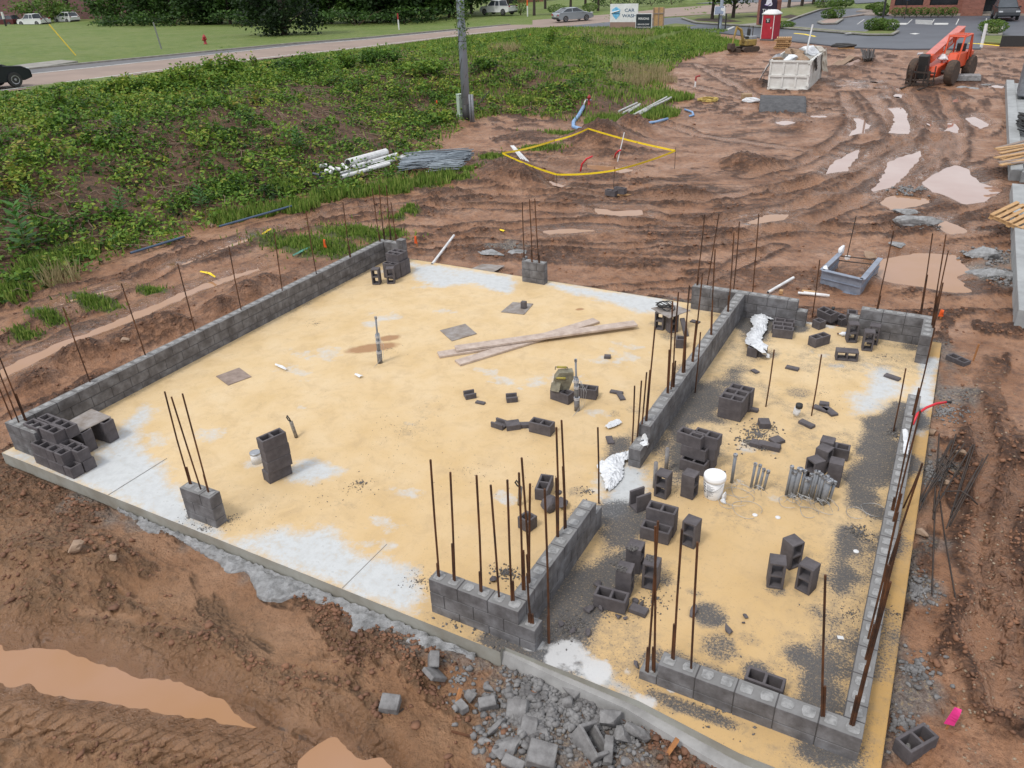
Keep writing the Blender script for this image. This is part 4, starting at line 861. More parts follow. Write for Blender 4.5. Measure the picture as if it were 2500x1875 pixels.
def plank(label,a,b,z0,z1,wd=.24,th=.045,m_=None,name='plank',roll=0):
    A=W(*a,z0);B=W(*b,z1); d=B-A;L=np.linalg.norm(d); ang=math.atan2(d[1],d[0]); el=math.asin(d[2]/L); mm=M(); mm.box((0,0,-th/2),(L,wd,th))
    o=mm.obj(name,m_ or WOODG,bev=.004); o.location=tuple((A+B)/2); o.rotation_euler=(roll,-el,ang); return tag(o,label,name,None)
PK=mat('plank_face',(.53,.44,.38),(.36,.28,.235),5,.8,bs=.35,bd=.004,bsc=40)
plank('upper long pale plank bridging the other two',(1112,849),(1552,787),.1,.12,m_=PK)
plank('lower plank with its left end farthest out',(1070,864),(1270,833),.05,.05,m_=PK)
plank('brown plank crossing underneath the long pale one',(1117,884),(1456,780),.048,.055,m_=PK)
slabpiece('small block offcut standing on the mortar board',1279,752,.1,(.12,.1,.16),.016,name='block_offcut'); 
# cable coil
m=M(); c=W(1624,752,.43)
for k in range(7):
    r=.09+.05*rnd.random(); o1=rnd.uniform(-.05,.05);o2=rnd.uniform(-.05,.05)
    m.tube([(c[0]+o1+r*1.3*math.cos(t),c[1]+o2+r*math.sin(t),c[2]+.01+.015*k+.03*math.sin(2*t+k)) for t in np.linspace(0,6.28,22)],.009,5)
tag(m.obj('cable_coil',BLACK,smooth=True),'tangled coil of black cable on the mortar board table','cable')
# bucket
def bucket():
    b=W(1735,1221,0); t=thing('bucket','white lidded pail with a printed label and torn wrapping','bucket',(b[0],b[1]+.12,0),-.3)
    BW=mat('bucket_plastic',(.80,.81,.83),(.74,.75,.77),3,.35,bs=0)
    m=M(); m.lathe([(.125,0),(.13,.01),(.146,.32)],32); m.obj('pail',BW,t,True)
    m=M(); m.lathe([(.151,.30),(.160,.305),(.160,.345),(.156,.352),(.156,.372),(.15,.378),(.14,.372),(.04,.372),(.03,.376),(.0,.376)],32); m.obj('lid',BW,t,True)
    m=M()
    def patch(a0,a1,z0,z1,r=.0016,n=10):
        V=[];
        for i in range(n+1):
            a=a0+(a1-a0)*i/n
            for z in (z0,z1): rr=.13+(.146-.13)*(z-.01)/.31+r; V.append((rr*math.cos(a),rr*math.sin(a),z))
        return V,[(2*i,2*i+2,2*i+3,2*i+1) for i in range(n)]
    m.add(*patch(-2.75,-2.45,.04,.27)); m.obj('blue_band',mat('label_blue',(.03,.13,.42),(.03,.1,.33),9,.4,bs=0),t)
    m=M(); 
    for z in (.235,.19,.145,.10): m.add(*patch(-2.3,-1.95,z,z+.02,.002))
    for i in range(13): m.add(*patch(-1.8,-1.8+rnd.uniform(.4,1.0),.07+.015*i,.075+.015*i,.002))
    m.add(*patch(-1.75,-1.6,.03,.06,.002)); m.obj('label_print',mat('label_ink',(.10,.11,.14),None,9,.5,bs=0),t)
    m=M(); m.tube([(.15*math.cos(a),.15*math.sin(a),.28-.12*math.sin((a+3)/3*3.14)) for a in np.linspace(-3.1,-.1,20)],.004,5); m.obj('handle',WIRE,t)
    g=M(); g.rock((.17,.0,.06),(.06,.08,.2),3,2,.6); g.rock((.2,-.04,.03),(.1,.06,.06),4,2,.6); g.obj('torn_wrap',PLAS,t)
bucket()
b=W(583*1.0,1165,0)
c=W(628,1128,0); t=thing('paint_can','small white can with a grey lid behind the four high stack','can',(c[0],c[1],0)); m=M(); m.lathe([(.085,0),(.085,.17)],20); m.obj('can_body',WHITEP,t,True); m=M(); m.lathe([(.09,.17),(.09,.19),(.08,.195),(0,.195)],20); m.obj('lid',mat('tin_lid',(.45,.47,.5),None,9,.35,.7,bs=0),t,True)
# conduits
def stub(m,px,py,hh,r=.022,lx=0,ly=0,z=0,jit=.0):
    b=W(px,py,z); m.tube([b-np.array([0,0,.02]),b+np.array([lx,ly,hh])],r,10); return b+np.array([lx,ly,hh])
CAP=mat('tape_cap',(.10,.10,.11),(.4,.42,.45),30,.5,.2,bs=.5,bd=.004,bsc=80,lo=.45,hi=.6)
def bundle(name,label,lst,extra=()):
    base=W(lst[0][0],lst[0][1],0); t=thing(name,label,'conduit',tuple(base)); 
    for px,py,hh,r,lx,ly in lst:
        m=M(); e=stub(m,px,py,hh,r,lx,ly); m.v=[v-base for v in m.v]; co_=m.obj('conduit',GPVC,t,True)
        m=M(); e=e-base; m.tube([e-np.array([0,0,.03]),e+np.array([0,0,.012])],r*1.35,8); m.obj('taped_cap',CAP,co_)
    if extra:
        m=M()
        for px,py,r in extra:
            c=W(px,py,.01)-base; n=12; m.tube([(c[0]+r*(1+.1*math.sin(3*a))*math.cos(a),c[1]+r*math.sin(a),c[2]+.012+.012*math.sin(2*a+px)) for a in np.linspace(0,5.6,n*2)],.0035,4)
        for _ in range(7):
            a=W(lst[0][0]+rnd.uniform(0,30),lst[0][1]-rnd.uniform(0,8),rnd.uniform(.15,.35))-base; b_=a+np.array([rnd.uniform(-.15,.25),rnd.uniform(-.1,.1),-.12]); m.tube([a,(a+b_)/2+np.array([.03,-.05,.05]),b_],.003,4)
        m.obj('loose_wire',WIRE,t)
    return t
bundle('conduit_stub','row of four slim grey conduit stubs beside the pail',[(1833,1190,.42,.02,.02,.01),(1843,1191,.40,.02,.03,.01),(1853,1194,.36,.02,.03,0),(1864,1196,.34,.02,.03,0)],[(1812,1200,.16),(1822,1245,.2)])
bundle('conduit_stub','left clump of thick and thin grey conduit stubs',[(1919,1208,.5,.022,.02,0),(1927,1212,.44,.034,.02,0),(1937,1214,.5,.036,.03,0),(1930,1210,.28,.02,.02,0)],[(1926,1228,.14),(1935,1218,.1)])
bundle('conduit_stub','middle clump of grey conduit stubs',[(1951,1213,.46,.022,.02,0),(1960,1216,.34,.034,.02,0),(1966,1216,.42,.022,.03,0),(1975,1217,.48,.022,.03,0),(1981,1218,.48,.022,.03,0)],[(1960,1230,.1)])
bundle('conduit_stub','right clump of thick and thin grey conduit stubs',[(1990,1222,.46,.022,.02,0),(1996,1225,.44,.022,.02,0),(2003,1226,.46,.022,.03,0),(2008,1230,.42,.045,.03,0),(2022,1229,.38,.024,.03,0)],[(2016,1240,.16),(1975,1252,.12),(2090,1255,.13),(2130,1245,.15)])
bundle('conduit_stub','single grey conduit stub right of the leaning block stack',[(1786,1178,.5,.024,.01,0)],[(1800,1215,.22),(1780,1225,.16)])
for px,py,l in [(1598,1190,'left upright grey conduit behind the block on end'),(1626,1150,'right upright grey conduit behind the block on end')]:
    m=M(); b=W(px,py,0); m.tube([b,b+np.array([0,0,.45 if px<1600 else .42])],.03,10); tag(m.obj('conduit_stub',mat('dusty_pvc',(.25,.24,.24),(.18,.17,.17),9,.8),smooth=True),l,'conduit','upright conduits behind the block on end')
# tall bundles bound with tape
def tallb(label,px,py,hh,lean):
    b=W(px,py,0); t=thing('conduit_bundle',label,'conduit bundle',tuple(b)); L=np.array(lean)
    m=M(); m.tube([(0,0,0),tuple(L*.35+np.array([0,0,.26]))],.05,14); m.obj('sleeve',mat('sleeve_grey',(.20,.2,.21),(.1,.09,.09),12,.8,bs=.3),t,True)
    for k in range(5):
        a=k*1.256; o=np.array([.024*math.cos(a),.024*math.sin(a),0]); m=M(); m.tube([o+L*.3+np.array([0,0,.22]),o*1.1+L*.75+np.array([0,0,hh*.66+rnd.uniform(-.03,.03)])],.016,8); m.obj('conduit',GPVC,t,True)
    m=M(); m.tube([L*.4+np.array([0,0,.3]),L+np.array([0,0,hh])],.018,8); m.obj('tall_conduit',GPVC,t,True); m=M(); m.tube([L+np.array([0,0,hh-.03]),L+np.array([0,0,hh+.015])],.026,8); m.obj('end_cap',CAP,t)
    for z in (.24,.46,.58):
        m=M(); f=z/hh; m.tube([L*f+np.array([0,0,z-.025]),L*f+np.array([0,0,z+.025])],.048 if z>.3 else .053,12); m.obj('tape_band',mat('silver_tape',(.5,.52,.56),(.35,.36,.4),20,.35,.3,bs=.3),t)
    m=M()
    for k in range(3): m.tube([(.06,0,.6),(.1+.05*k,-.06,.45),(.12+.03*k,-.1,.2),(.02,-.14-.05*k,.012)],.003,4)
    m.obj('loose_wire',WIRE,t)
tallb('tall tape bound conduit bundle in the middle of the left sand',928,886,.98,(.02,.02,0)); tallb('tall tape bound conduit bundle beside the saw',1409,1002,.98,(-.03,.0,0))
for px,py,hh,lx,l in [(724,1068,.3,-.06,'short scuffed conduit stub with a black cable loop behind the four high stack'),(1268,1232,.32,.03,'short scuffed conduit stub with a black cable loop behind the L wall')]:
    b=W(px,py,0); t=thing('capped_stub',l,'conduit',tuple(b)); m=M(); m.tube([(0,0,0),(lx,0,hh)],.03,10); m.obj('sleeve',mat('scuffed_sleeve',(.3,.27,.23),(.10,.085,.075),18,.8,bs=.3),t,True)
    m=M(); m.tube([(lx,0,hh),(lx-.02,0,hh+.05),(lx-.07,.01,hh+.09),(lx-.09,.01,hh+.05),(lx-.05,0,hh+.01),(lx,0,hh)],.012,6); m.obj('cable_loop',BLACK,t,True)
b=W(1945,1020,0); t=thing('capped_stub','white wrapped pipe stub with a black cap among the chips','pipe stub',tuple(b)); m=M(); m.rock((0,0,.11),(.11,.11,.26),5,3,.3); m.obj('wrapped_pipe',PLAS,t,True); m=M(); m.lathe([(.055,.2),(.06,.23),(.055,.27),(0,.275)],16,(.01,.0,0)); m.obj('cap',BLACK,t,True)
b=W(2029,782,0); t=thing('wrapped_pipe','white wrapped pipe stub in the gap of the back wall','pipe stub',tuple(b)); m=M(); m.rock((0,0,.12),(.1,.1,.28),6,3,.3); m.obj('wrapping',PLAS,t,True); m=M(); m.lathe([(.03,.24),(.035,.3),(0,.3)],12); m.obj('pipe_end',BLACK,t,True)
b=W(2062,821,0); t=thing('bottle','crushed blue and white bottle beside a block on end','bottle',(b[0],b[1],.05),.3); m=M(); m.tube([(-.12,0,0),(-.09,0,.0),(-.06,0,0),(.1,0,0),(.12,0,0)],[.015,.018,.045,.045,.02],12); m.obj('bottle_body',PLAS,t,True); m=M(); m.tube([(.0,0,0),(.08,0,0)],.047,12); m.obj('blue_label',mat('bottle_blue',(.03,.15,.5),None,9,.4,bs=0),t); m=M(); m.tube([(-.15,0,0),(-.12,0,0)],.02,8); m.obj('cap',mat('bottle_cap',(.15,.08,.05),None,9,.5,bs=0),t)
# saw with yellow handles
def saw():
    b=W(1381,962,h); t=thing('cutting_saw','muddy yellow handled masonry splitter resting on a block','tool',(b[0]-.13,b[1]+.1,h),.35)
    G_=mat('muddy_metal',(.23,.21,.15),(.13,.12,.09),9,.7,bs=.6,bd=.01,bsc=30); Y=mat('tool_yellow',(.40,.33,.05),(.25,.2,.06),15,.5,bs=.1)
    m=M(); m.prism([(-.16,-.12),(.12,-.12),(.2,.1),(.2,.22),(-.05,.22),(-.12,.12)],-.08,.08,rot(math.pi/2,0,.25),(0,.08,.12)); m.rock((-.08,-.02,.05),(.24,.22,.18),8,3,.4); m.obj('body',G_,t,bev=.01)
    for y,z in ((-.02,.2),(.15,.33)):
        m=M(); m.tube([(-.12,y,z),(-.12,y,z+.05),(.1,y,z+.05),(.1,y,z)],.012,8); m.obj('handle_frame',G_,t); m=M(); m.tube([(-.09,y,z+.05),(.08,y,z+.05)],.021,10); m.obj('grip',Y,t,True)
saw()
# plastic sheets
def cloth(label,pts,wd,z=.03,name='plastic_sheet',seed=3,am=.06,m_=PLAS,zl=None):
    pl=[W(a,b,zz) for (a,b),zz in zip(pts,zl or [z]*len(pts))]; n=len(pl)*7; V=[];k=11; g=np.random.RandomState(seed)
    s=np.linspace(0,len(pl)-1,n); P=np.array([[np.interp(t,range(len(pl)),[p[i] for p in pl]) for i in range(3)] for t in s]); Wd=np.interp(s,range(len(pl)),wd)
    for i in range(n):
        t=P[min(i+1,n-1)]-P[max(i-1,0)]; nn=np.array([-t[1],t[0],0]);nn/=np.linalg.norm(nn)+1e-9
        for j in range(k):
            u=j/(k-1)-.5; q=P[i]+nn*u*Wd[i]*(1+.25*(g.rand()-.5)); V.append((q[0],q[1],q[2]+am*(1-4*u*u)*.6+am*abs(math.sin(i*.9+j*1.7))*.7*g.rand()*(1-abs(u)*1.5)+.004))
    V=np.array(V); f=[(i*k+j,i*k+j+1,(i+1)*k+j+1,(i+1)*k+j) for i in range(n-1) for j in range(k-1)]
    mm=M(); mm.add(V,f); o=mm.obj(name,m_,smooth=False); so_=o.modifiers.new('thick','SOLIDIFY'); so_.thickness=.004; return tag(o,label,'plastic sheet')
cloth('crumpled white plastic trailing from the wrapped dowels at the partition end',[(1575,1068),(1572,1085),(1568,1100),(1540,1110),(1510,1120),(1490,1140),(1495,1165),(1490,1185),(1482,1200)],[.12,.16,.12,.14,.25,.38,.3,.16,.05],zl=[.42,.3,.12,.08,.03,.03,.02,.02,.01],am=.08)
cloth('long crumpled white plastic sheet running down to the two half blocks',[(1888,775),(1860,770),(1853,782),(1856,800),(1842,820),(1838,838),(1855,845),(1862,858),(1868,870),(1878,874)],[.25,.3,.35,.28,.3,.34,.3,.14,.1,.05],zl=[.05,.08,.06,.05,.05,.08,.22,.2,.06,.03],am=.07,seed=5)
cloth('scrap of silver plastic left of the partition',[(1480,1045),(1495,1036),(1512,1028)],[.08,.16,.14],seed=8,am=.03)
cloth('torn paper strip on the left sand',[(673,890),(688,896),(700,903)],[.04,.08,.03],seed=9,am=.02); cloth('torn paper scrap in front of the tall conduit bundle',[(868,914),(882,920)],[.05,.09],seed=10,am=.02)
cloth('flattened silver wrapper on the right wall',[(2209,1050),(2213,1080),(2210,1110)],[.07,.08,.06],zl=[.35,.35,.35],seed=12,am=.02,name='wrapper')
for px,py,l in [(1843,1258,'left white cup lid on the sand'),(1899,1264,'right white cup lid on the sand'),(2090,1347,'pale blue wrapper on the dark crumbs')]:
    m=M(); c=W(px,py,0); m.lathe([(.035,0),(.036,.01),(.02,.016),(0,.016)],12,tuple(c)); tag(m.obj('cup_lid',WHITEP),l,'litter','white litter on the slab')
m=M(); c=W(2052,1557,0); m.box(tuple(c+np.array([0,0,.004])),(.07,.05,.003),rot(0,.1,.4)); tag(m.obj('paper_scrap',WHITEP),'white paper scrap near the right front wall','litter')
m=M(); m.tube([W(2228,1036,.33),W(2240,1010,.42),W(2262,995,.5),W(2287,985,.52),W(2316,981,.5)],.02,10); o=m.obj('red_conduit',RED,smooth=True); tag(o,'bent red conduit sticking out of the right wall','conduit')
m=M(); m.tube([W(2310,981.6,.505),W(2322,981,.5)],.022,10); m.obj('black_tip',BLACK,o)
# ================= RUBBLE, SPILL, CLODS =================
def spill():
    V=[];Fc=[]; xs=np.arange(2.2,8.6,.05); k=9; n=len(xs)
    wd=np.interp(xs,[2.2,3,4,4.6,5.6,6.2,7,8,8.6],[.04,.12,.08,.2,.3,.16,.34,.22,.05])*(.3+1.3*vn(xs*4,xs*0,5))
    for i,x in enumerate(xs):
        for j in range(k):
            u=j/(k-1); y=-.36-u*wd[i]-.02; z=-.17-.05*u+.03*math.sin(u*3.1)*wd[i]*4-(.14 if u==1 else 0)-.02*u
            V.append((x+.03*(rnd.random()-.5),y+.03*(rnd.random()-.5),z+.09*(rdg(np.array([x*9.]),np.array([y*9.]),3,8)[0]-.5)))
    Fc=[(i*k+j,(i+1)*k+j,(i+1)*k+j+1,i*k+j+1) for i in range(n-1) for j in range(k-1)]
    mm=M(); mm.add(V,[f[::-1] for f in Fc]); o=mm.obj('concrete_spill',mat('rough_spill',(.36,.365,.375),(.19,.19,.19),7,.9,bs=1.,bd=.03,bsc=28),smooth=False); tag(o,'rough grey lump of concrete spilled along the front foot of the slab','concrete spill')
spill()
RB=mat('rubble_grey',(.25,.245,.245),(.12,.115,.115),6,.9,bs=.6,bd=.01,bsc=50)
def chunk(label,px,py,d,rz,rx=0,ry=0,kind=0,z=-.2,m_=None):
    c=W(px,py,z); mm=M()
    if kind==0: mm.rock((0,0,0),d,rnd.randint(0,9999),2,.15)
    elif kind==1: mm.box((0,0,0),d,taper=.93)
    else:
        L,Wd,H=d; mm.box((0,0,0),(L,.035,H)); mm.box((-L/2+.02,Wd/2,0),(.04,Wd,H)); mm.box((L/2-.02,Wd/2-.03,0),(.04,Wd-.06,H)); mm.box((0,Wd-.02,0),(L*.9,.035,H*.8))
    o=mm.obj('rubble_chunk',m_ or RB,bev=.008 if kind else 0); o.location=(c[0],c[1],z+d[2]*.35); o.rotation_euler=(rx,ry,rz); tag(o,label,'rubble','broken masonry lying in the mud')
for a in [('square broken block face in the rubble heap',1262,1741,(.24,.27,.07),.25,.5,-.2,1),('large hollow broken block at the bottom of the rubble heap',1425,1835,(.36,.22,.24),-.6,-.4,.3,2),('wedge shaped grey chunk beside the square block face',1290,1790,(.18,.26,.14),.4,.4,.2,1),
 ('flat grey slab chunk below the wedge',1315,1815,(.25,.22,.09),.7,.2,-.1,1),('big broken block cut by the bottom edge',1322,1858,(.3,.26,.2),.3,.2,.2,1),('long pale chunk at the left of the rubble',1215,1780,(.14,.32,.1),-.25,.3,0,0),('tall shard right of the hollow block',1485,1835,(.1,.3,.08),.35,.2,.1,1),
 ('small pyramid chunk right of the tall shard',1524,1868,(.14,.14,.14),.4,0,0,0),('blocky chunk on the left side of the rubble heap',1190,1722,(.2,.13,.1),.7,.2,0,1),('round chunk left of the rubble heap',1148,1708,(.2,.17,.14),0,0,0,0),('small square chunk left of the rubble heap',1128,1730,(.15,.1,.09),-.4,0,0,1),
 ('small pale chunk uphill of the rubble',1192,1686,(.16,.1,.08),.2,0,0,0),('upright broken block with a notched top',1062,1660,(.2,.06,.26),-.35,.8,.1,1),('broken block half leaning against the notched one',1060,1625,(.12,.2,.22),.6,.5,.2,1),('grey square block piece in the mud left of the rubble',953,1725,(.22,.2,.12),.4,.15,.1,1),
 ('grey chunk at the middle of the rubble',1385,1720,(.2,.16,.1),.4,0,0,0),('brown grey chunk near the slab foot',1398,1690,(.22,.13,.09),-.4,.4,0,1),('chunk beside the lone stake',1520,1805,(.26,.2,.16),.8,0,0,0),('pale crumbly chunk right of the rubble',1490,1770,(.3,.26,.2),.5,0,0,0),('crumbly white chunk by the curb',1545,1795,(.3,.2,.18),.2,0,0,0),
 ('grey chunk half buried at the lower left of the heap',1235,1835,(.32,.34,.14),.2,0,0,0),('dark slab chunk cut by the frame under the heap',1255,1868,(.25,.12,.08),0,.3,0,1),('small grey chunk by the orange stake',1113,1716,(.12,.08,.06),.3,0,0,0)]:
    chunk(*a)
PAL=mat('pale_clay_lump',(.36,.26,.19),(.27,.18,.12),9,.85,bs=.5,bd=.01,bsc=40)
for l,px,py,s in [('large pale clay lump in the lower left heap',188,1345,.28),('smaller pale clay lump in the lower left heap',278,1363,.2),('pale clay lump in the left bank beside the puddle',305,835,.22),('pale lump on the scarp by the blue pipe',517,553,.25),('yellow foam lump beside the footing',2268,1060,.25),('tan scrap among the rebar pile',2312,1182,.16),('white grey lump among the rebar pile',2345,1107,.18),('square brown clod right of the footing',2253,1308,.2),('tan lump behind the steel frame',2122,628,.35)]:
    c=G(px,py,6); mm=M(); mm.rock((0,0,0),(s,s*.8,s*.6),rnd.randint(0,999),2,.4); o=mm.obj('clay_lump',PAL); o.location=(c[0],c[1],c[2]+s*.15); tag(o,l,'lump')
def scatter(name,label,m_,pts,sz,squash=.6,jit=.3):
    ico=_ico1(); v0,f0=ico; n=len(pts); P=np.array(pts); V=[];Fc=[]
    A=RS.rand(n,3)*6.28; S=np.asarray(sz)
    ca,sa=np.cos(A[:,0]),np.sin(A[:,0])
    vv=v0[None]*(1+jit*(RS.rand(n,len(v0),1)-.5)*2)*np.stack([S*.5,S*.5*(.6+.5*RS.rand(n)),S*.5*squash],1)[:,None,:]
    x=vv[...,0]*ca[:,None]-vv[...,1]*sa[:,None]; y=vv[...,0]*sa[:,None]+vv[...,1]*ca[:,None]
    vv=np.stack([x,y,vv[...,2]],-1)+P[:,None,:]; f=(np.array(f0)[None]+(np.arange(n)*len(v0))[:,None,None]).reshape(-1,3)
    o=big(name,vv.reshape(-1,3),f,m_); return tag(o,label,name.replace('_',' '),kind='stuff')
def _ico1():
    M().rock((0,0,0),(1,1,1),1,1); return _ICO[1]
# clods
def clods():
    n=110000; th=np.radians(RS.uniform(30,80,n)); r=7*np.tan(th); az=RS.uniform(math.radians(-72),math.radians(14),n); x=CAM[0]+r*np.sin(az);y=CAM[1]+r*np.cos(az)
    s=sdp(x,y,SLAB); ok=(s>.1)&~inpoly(x,y,BANK)&(y<58)&(x>-26); x,y,r=x[ok],y[ok],r[ok]
    h,veg,cl,wet,rut=terrain(x,y); pr=.06+1.1*cl; pr*=(wet<.2)*(1-rut*.7)*(.4+1.2*vn(x*.7,y*.7,66)); k=RS.rand(len(x))<pr*.62
    for q in SILT: k&=~inpoly(x,y,q)
    x,y,h,r=x[k],y[k],h[k],r[k]; sz=RS.exponential(.018,len(x))+.014; sz=np.minimum(sz,.10)*(1+.012*r)
    m=mat('clod_soil',(.25,.12,.065),(.13,.062,.036),1.2,.75,bs=.6,bd=.01,bsc=40)
    scatter('mud_clods','brown clods of churned mud all over the site',m,np.c_[x,y,h+sz*.12],sz,.6,.55)
    # gravelly chips by the footing and the right bank
    P=[];S=[]
    for px,py,ra,k,s in [(1400,1690,.8,700,.05),(1330,1680,.5,400,.06),(1300,1760,.7,500,.07),(1450,1760,.6,400,.06),(1380,1620,.3,200,.04),(1530,1780,.5,300,.05),(1120,1650,.25,60,.04),(2255,1150,.4,260,.05),(2235,1440,.3,220,.05),(2230,1640,.3,160,.05),(2210,1780,.25,160,.05),(2300,1010,.5,250,.04),(2420,640,.7,200,.08),(2445,690,.7,200,.08),(2250,560,.5,150,.06),(2220,480,.5,150,.08)]:
        c=W(px,py,-.2)
        for _ in range(k):
            a=rnd.random()*6.28;q=ra*abs(rnd.gauss(0,.55)); P.append((c[0]+q*math.cos(a),c[1]+q*math.sin(a))); S.append(s*rnd.uniform(.4,1.5))
    P=np.array(P);S=np.array(S); ok=sdp(P[:,0],P[:,1],SLAB)>.05; P,S=P[ok],S[ok]; hh=terrain(P[:,0],P[:,1])[0]
    scatter('rubble_gravel','small grey rubble and gravel along the foot of the slab',RB,np.c_[P,hh+S*.15],S,.7,.4)
    P=[];S=[]
    for _ in range(230):
        a,b=rnd.uniform(2330,2500),rnd.uniform(900,1870); c=W(a,b,-.2); P.append(c[:2]); S.append(rnd.uniform(.015,.05))
    P=np.array(P); hh=terrain(P[:,0],P[:,1])[0]; scatter('pale_pebbles','pale pebbles in the brown soil right of the slab',mat('pebble',(.34,.27,.2),(.2,.14,.09),5,.8,bs=0),np.c_[P,hh],np.array(S))
clods()
# ================= REBAR PILE, STAKES =================
def rod(label,pts,r=.011,m_=None,name='rebar',cat='rebar',group=None,zs=None):
    P=[G(a,b,5)+np.array([0,0,.03]) if zs is None else W(a,b,zs[i]) for i,(a,b) in enumerate(pts)]
    m=M(); m.tube(P,r,6); return tag(m.obj(name,m_ or DKST),label,cat,group)
g='dark rebars piled right of the slab'
for i,(a,b) in enumerate([((2293,1060),(2278,1268)),((2334,1060),(2280,1250)),((2322,1075),(2236,1240)),((2340,1085),(2232,1248)),((2355,1082),(2240,1235)),((2380,1085),(2315,1280)),((2372,1090),(2320,1262)),((2400,1120),(2310,1290)),((2412,1110),(2318,1285)),((2345,1095),(2250,1225)),((2300,1110),(2340,1145)),((2325,1075),(2245,1245)),((2375,1085),(2278,1248)),((2395,1130),(2330,1240))]):
    rod('dark pile rebar right of the slab, '+['first','second','third','fourth','fifth','sixth','seventh','eighth','ninth','tenth','short one','twelfth','thirteenth','rightmost'][i]+(' from the left at its top' if i not in(10,13) else ' at its side'),[a,b],group=g,zs=(-.05+.02*(i%5),-.06+.015*(i%4)))
rod('longest dark rebar running from the pile towards the viewer',[(2284,1200),(2275,1450)],zs=(-.1,-.14)); rod('rebar sinking into the wet silt below the pile',[(2292,1200),(2305,1300),(2336,1480)],zs=(-.1,-.16,-.19)); rod('bent thin rebar at the right edge of the pile',[(2310,1200),(2345,1198),(2365,1210),(2387,1232)],zs=(.0,.05,.02,-.1))
rod('rusty rod beside the grey square block piece',[(893,1810),(985,1730)],.014,zs=(-.26,-.22)); rod('rusty rod pointing into the rubble heap',[(1102,1785),(1213,1815)],.016,RUST,zs=(-.2,-.2)); rod('thin copper rod right of the slab',[(2325,1642),(2386,1616)],.006,RUST,zs=(-.15,-.15))
def stake(label,px,py,hh,flag=None,lean=(0,0),w_=.035,fl=(.0,.0),z=None,wood=None):
    b=G(px,py,6) if z is None else W(px,py,z); t=thing('stake',label,'stake',tuple(b)); m=M(); m.tube([(0,0,-.05),(lean[0],lean[1],hh)],[w_*.6,w_*.7],4); m.obj('peg',wood or STAKEW,t)
    if flag:
        m=M(); V=[]; n=6
        for i in range(n+1):
            u=i/n; V+= [(lean[0]*(1-u*.6)-.035-.02*u,lean[1]-.03,hh*(1-.8*u)+.02),(lean[0]*(1-u*.6)+.03+.01*u,lean[1]-.035-.02*math.sin(u*5),hh*(1-.8*u)+.02)]
        m.add(V,[(2*i,2*i+1,2*i+3,2*i+2) for i in range(n)]); o=m.obj('flagging',flag,t); s=o.modifiers.new('t','SOLIDIFY'); s.thickness=.003
stake('stake with bright pink flagging at the bottom right',2310,1778,.34,PKFLAG,(.04,0),.02); stake('leaning orange brown stake in the mud left of the rubble',1106,1742,.1,None,(-.05,.25)); stake('wooden stake stuck in the mud at the bottom edge',1618,1850,.2,None,(.1,.12),.045)
stake('stake with orange ribbon left of the grass patch',797,610,.3,ORFLAG,z=-.08); stake('stake with orange ribbon in the grass patch',1018,600,.28,ORFLAG); stake('red flagged stake outside the back right corner',2296,778,.2,ORFLAG); stake('thin stake with a pink ribbon beside the outside block',2376,880,.35,None,(.02,0),.025); stake('orange marker on the upper bank',1068,258,.25,ORFLAG); stake('orange marker in the grass by the road',1295,92,.3,ORFLAG)
# ================= CAUTION TAPE =================
def tape():
    Y=newmat('caution_yellow'); m,nt,b,tc=Y
    wv=nt.nodes.new('ShaderNodeTexWave'); wv.inputs['Scale'].default_value=3; nt.links.new(tc.outputs['Object'],wv.inputs['Vector']); nt.links.new(ramp(nt,noise(nt,9,3,.7,tc.outputs['Object']),[(.6,(.85,.62,.02)),(.7,(.25,.2,.02))]),b.inputs['Base Color']); b.inputs['Roughness'].default_value=.4
    pt=[(1226,374,.75),(1353,343,.6),(1436,314,.65),(1649,368,.7),(1500,416,.55),(1359,426,.6)]
    foot=[(1226,400),(1353,375),(1436,330),(1647,412),(1498,455),(1359,447)]
    t=thing('caution_tape','loop of yellow caution tape on thin rods round the open hole','tape',(0,0,0)); top=[]
    for (a,b_,hh),(fa,fb) in zip(pt,foot):
        f=G(fa,fb,6); best=min((math.hypot(*(W(a,b_,h_)-f)[:2]),h_) for h_ in np.arange(.0,2.2,.02)); p=W(a,b_,best[1]); top.append(p); mm=M(); mm.tube([f-np.array([0,0,.05]),p+np.array([0,0,.12 if a!=1359 else 0])],.01,5); mm.obj('rod',DKST,t)
    mm=M(); n=len(top)
    for i in range(n):
        A,B=top[i],top[(i+1)%n]; V=[];k=14
        for j in range(k+1):
            u=j/k; p=A+(B-A)*u; s=-.05*4*u*(1-u); tw=.35*math.sin(u*3.1+i); V+= [(p[0]+.02*tw,p[1],p[2]+s-.033),(p[0]-.03*tw,p[1],p[2]+s+.033)]
        mm.add(V,[(2*j,2*j+2,2*j+3,2*j+1) for j in range(k)])
    o=mm.obj('tape_band',Y[0],t); s_=o.modifiers.new('t','SOLIDIFY'); s_.thickness=.004
tape()
for i,dx in enumerate((0,5,10,14)): 
    m=M(); m.tube([W(1247+dx*.5,356,.35),W(1300+dx*1.3,424,-.02)],.022,8); tag(m.obj('white_conduit',WPVC),'%s of the slim white conduits leaning under the tape'%['leftmost','second','third','rightmost'][i],'conduit','white conduits leaning under the caution tape')
m=M(); b=W(1506,402,-.1); m.tube([b,b+np.array([.15,.3,1.15])],.02,8); tag(m.obj('marker_pipe',WPVC),'thin white pipe standing slanted in the taped off hole','pipe')
for pts,l in [([(1417,418,.0),(1421,400,.25),(1432,388,.45),(1447,381,.55)],'left bent red conduit rising from the taped off hole'),([(1500,388,0),(1503,376,.25),(1509,369,.4),(1516,366,.45)],'right bent red conduit rising from the taped off hole')]:
    m=M(); m.tube([W(*p) for p in pts],.032,8); tag(m.obj('red_conduit',RED,smooth=True),l,'conduit')
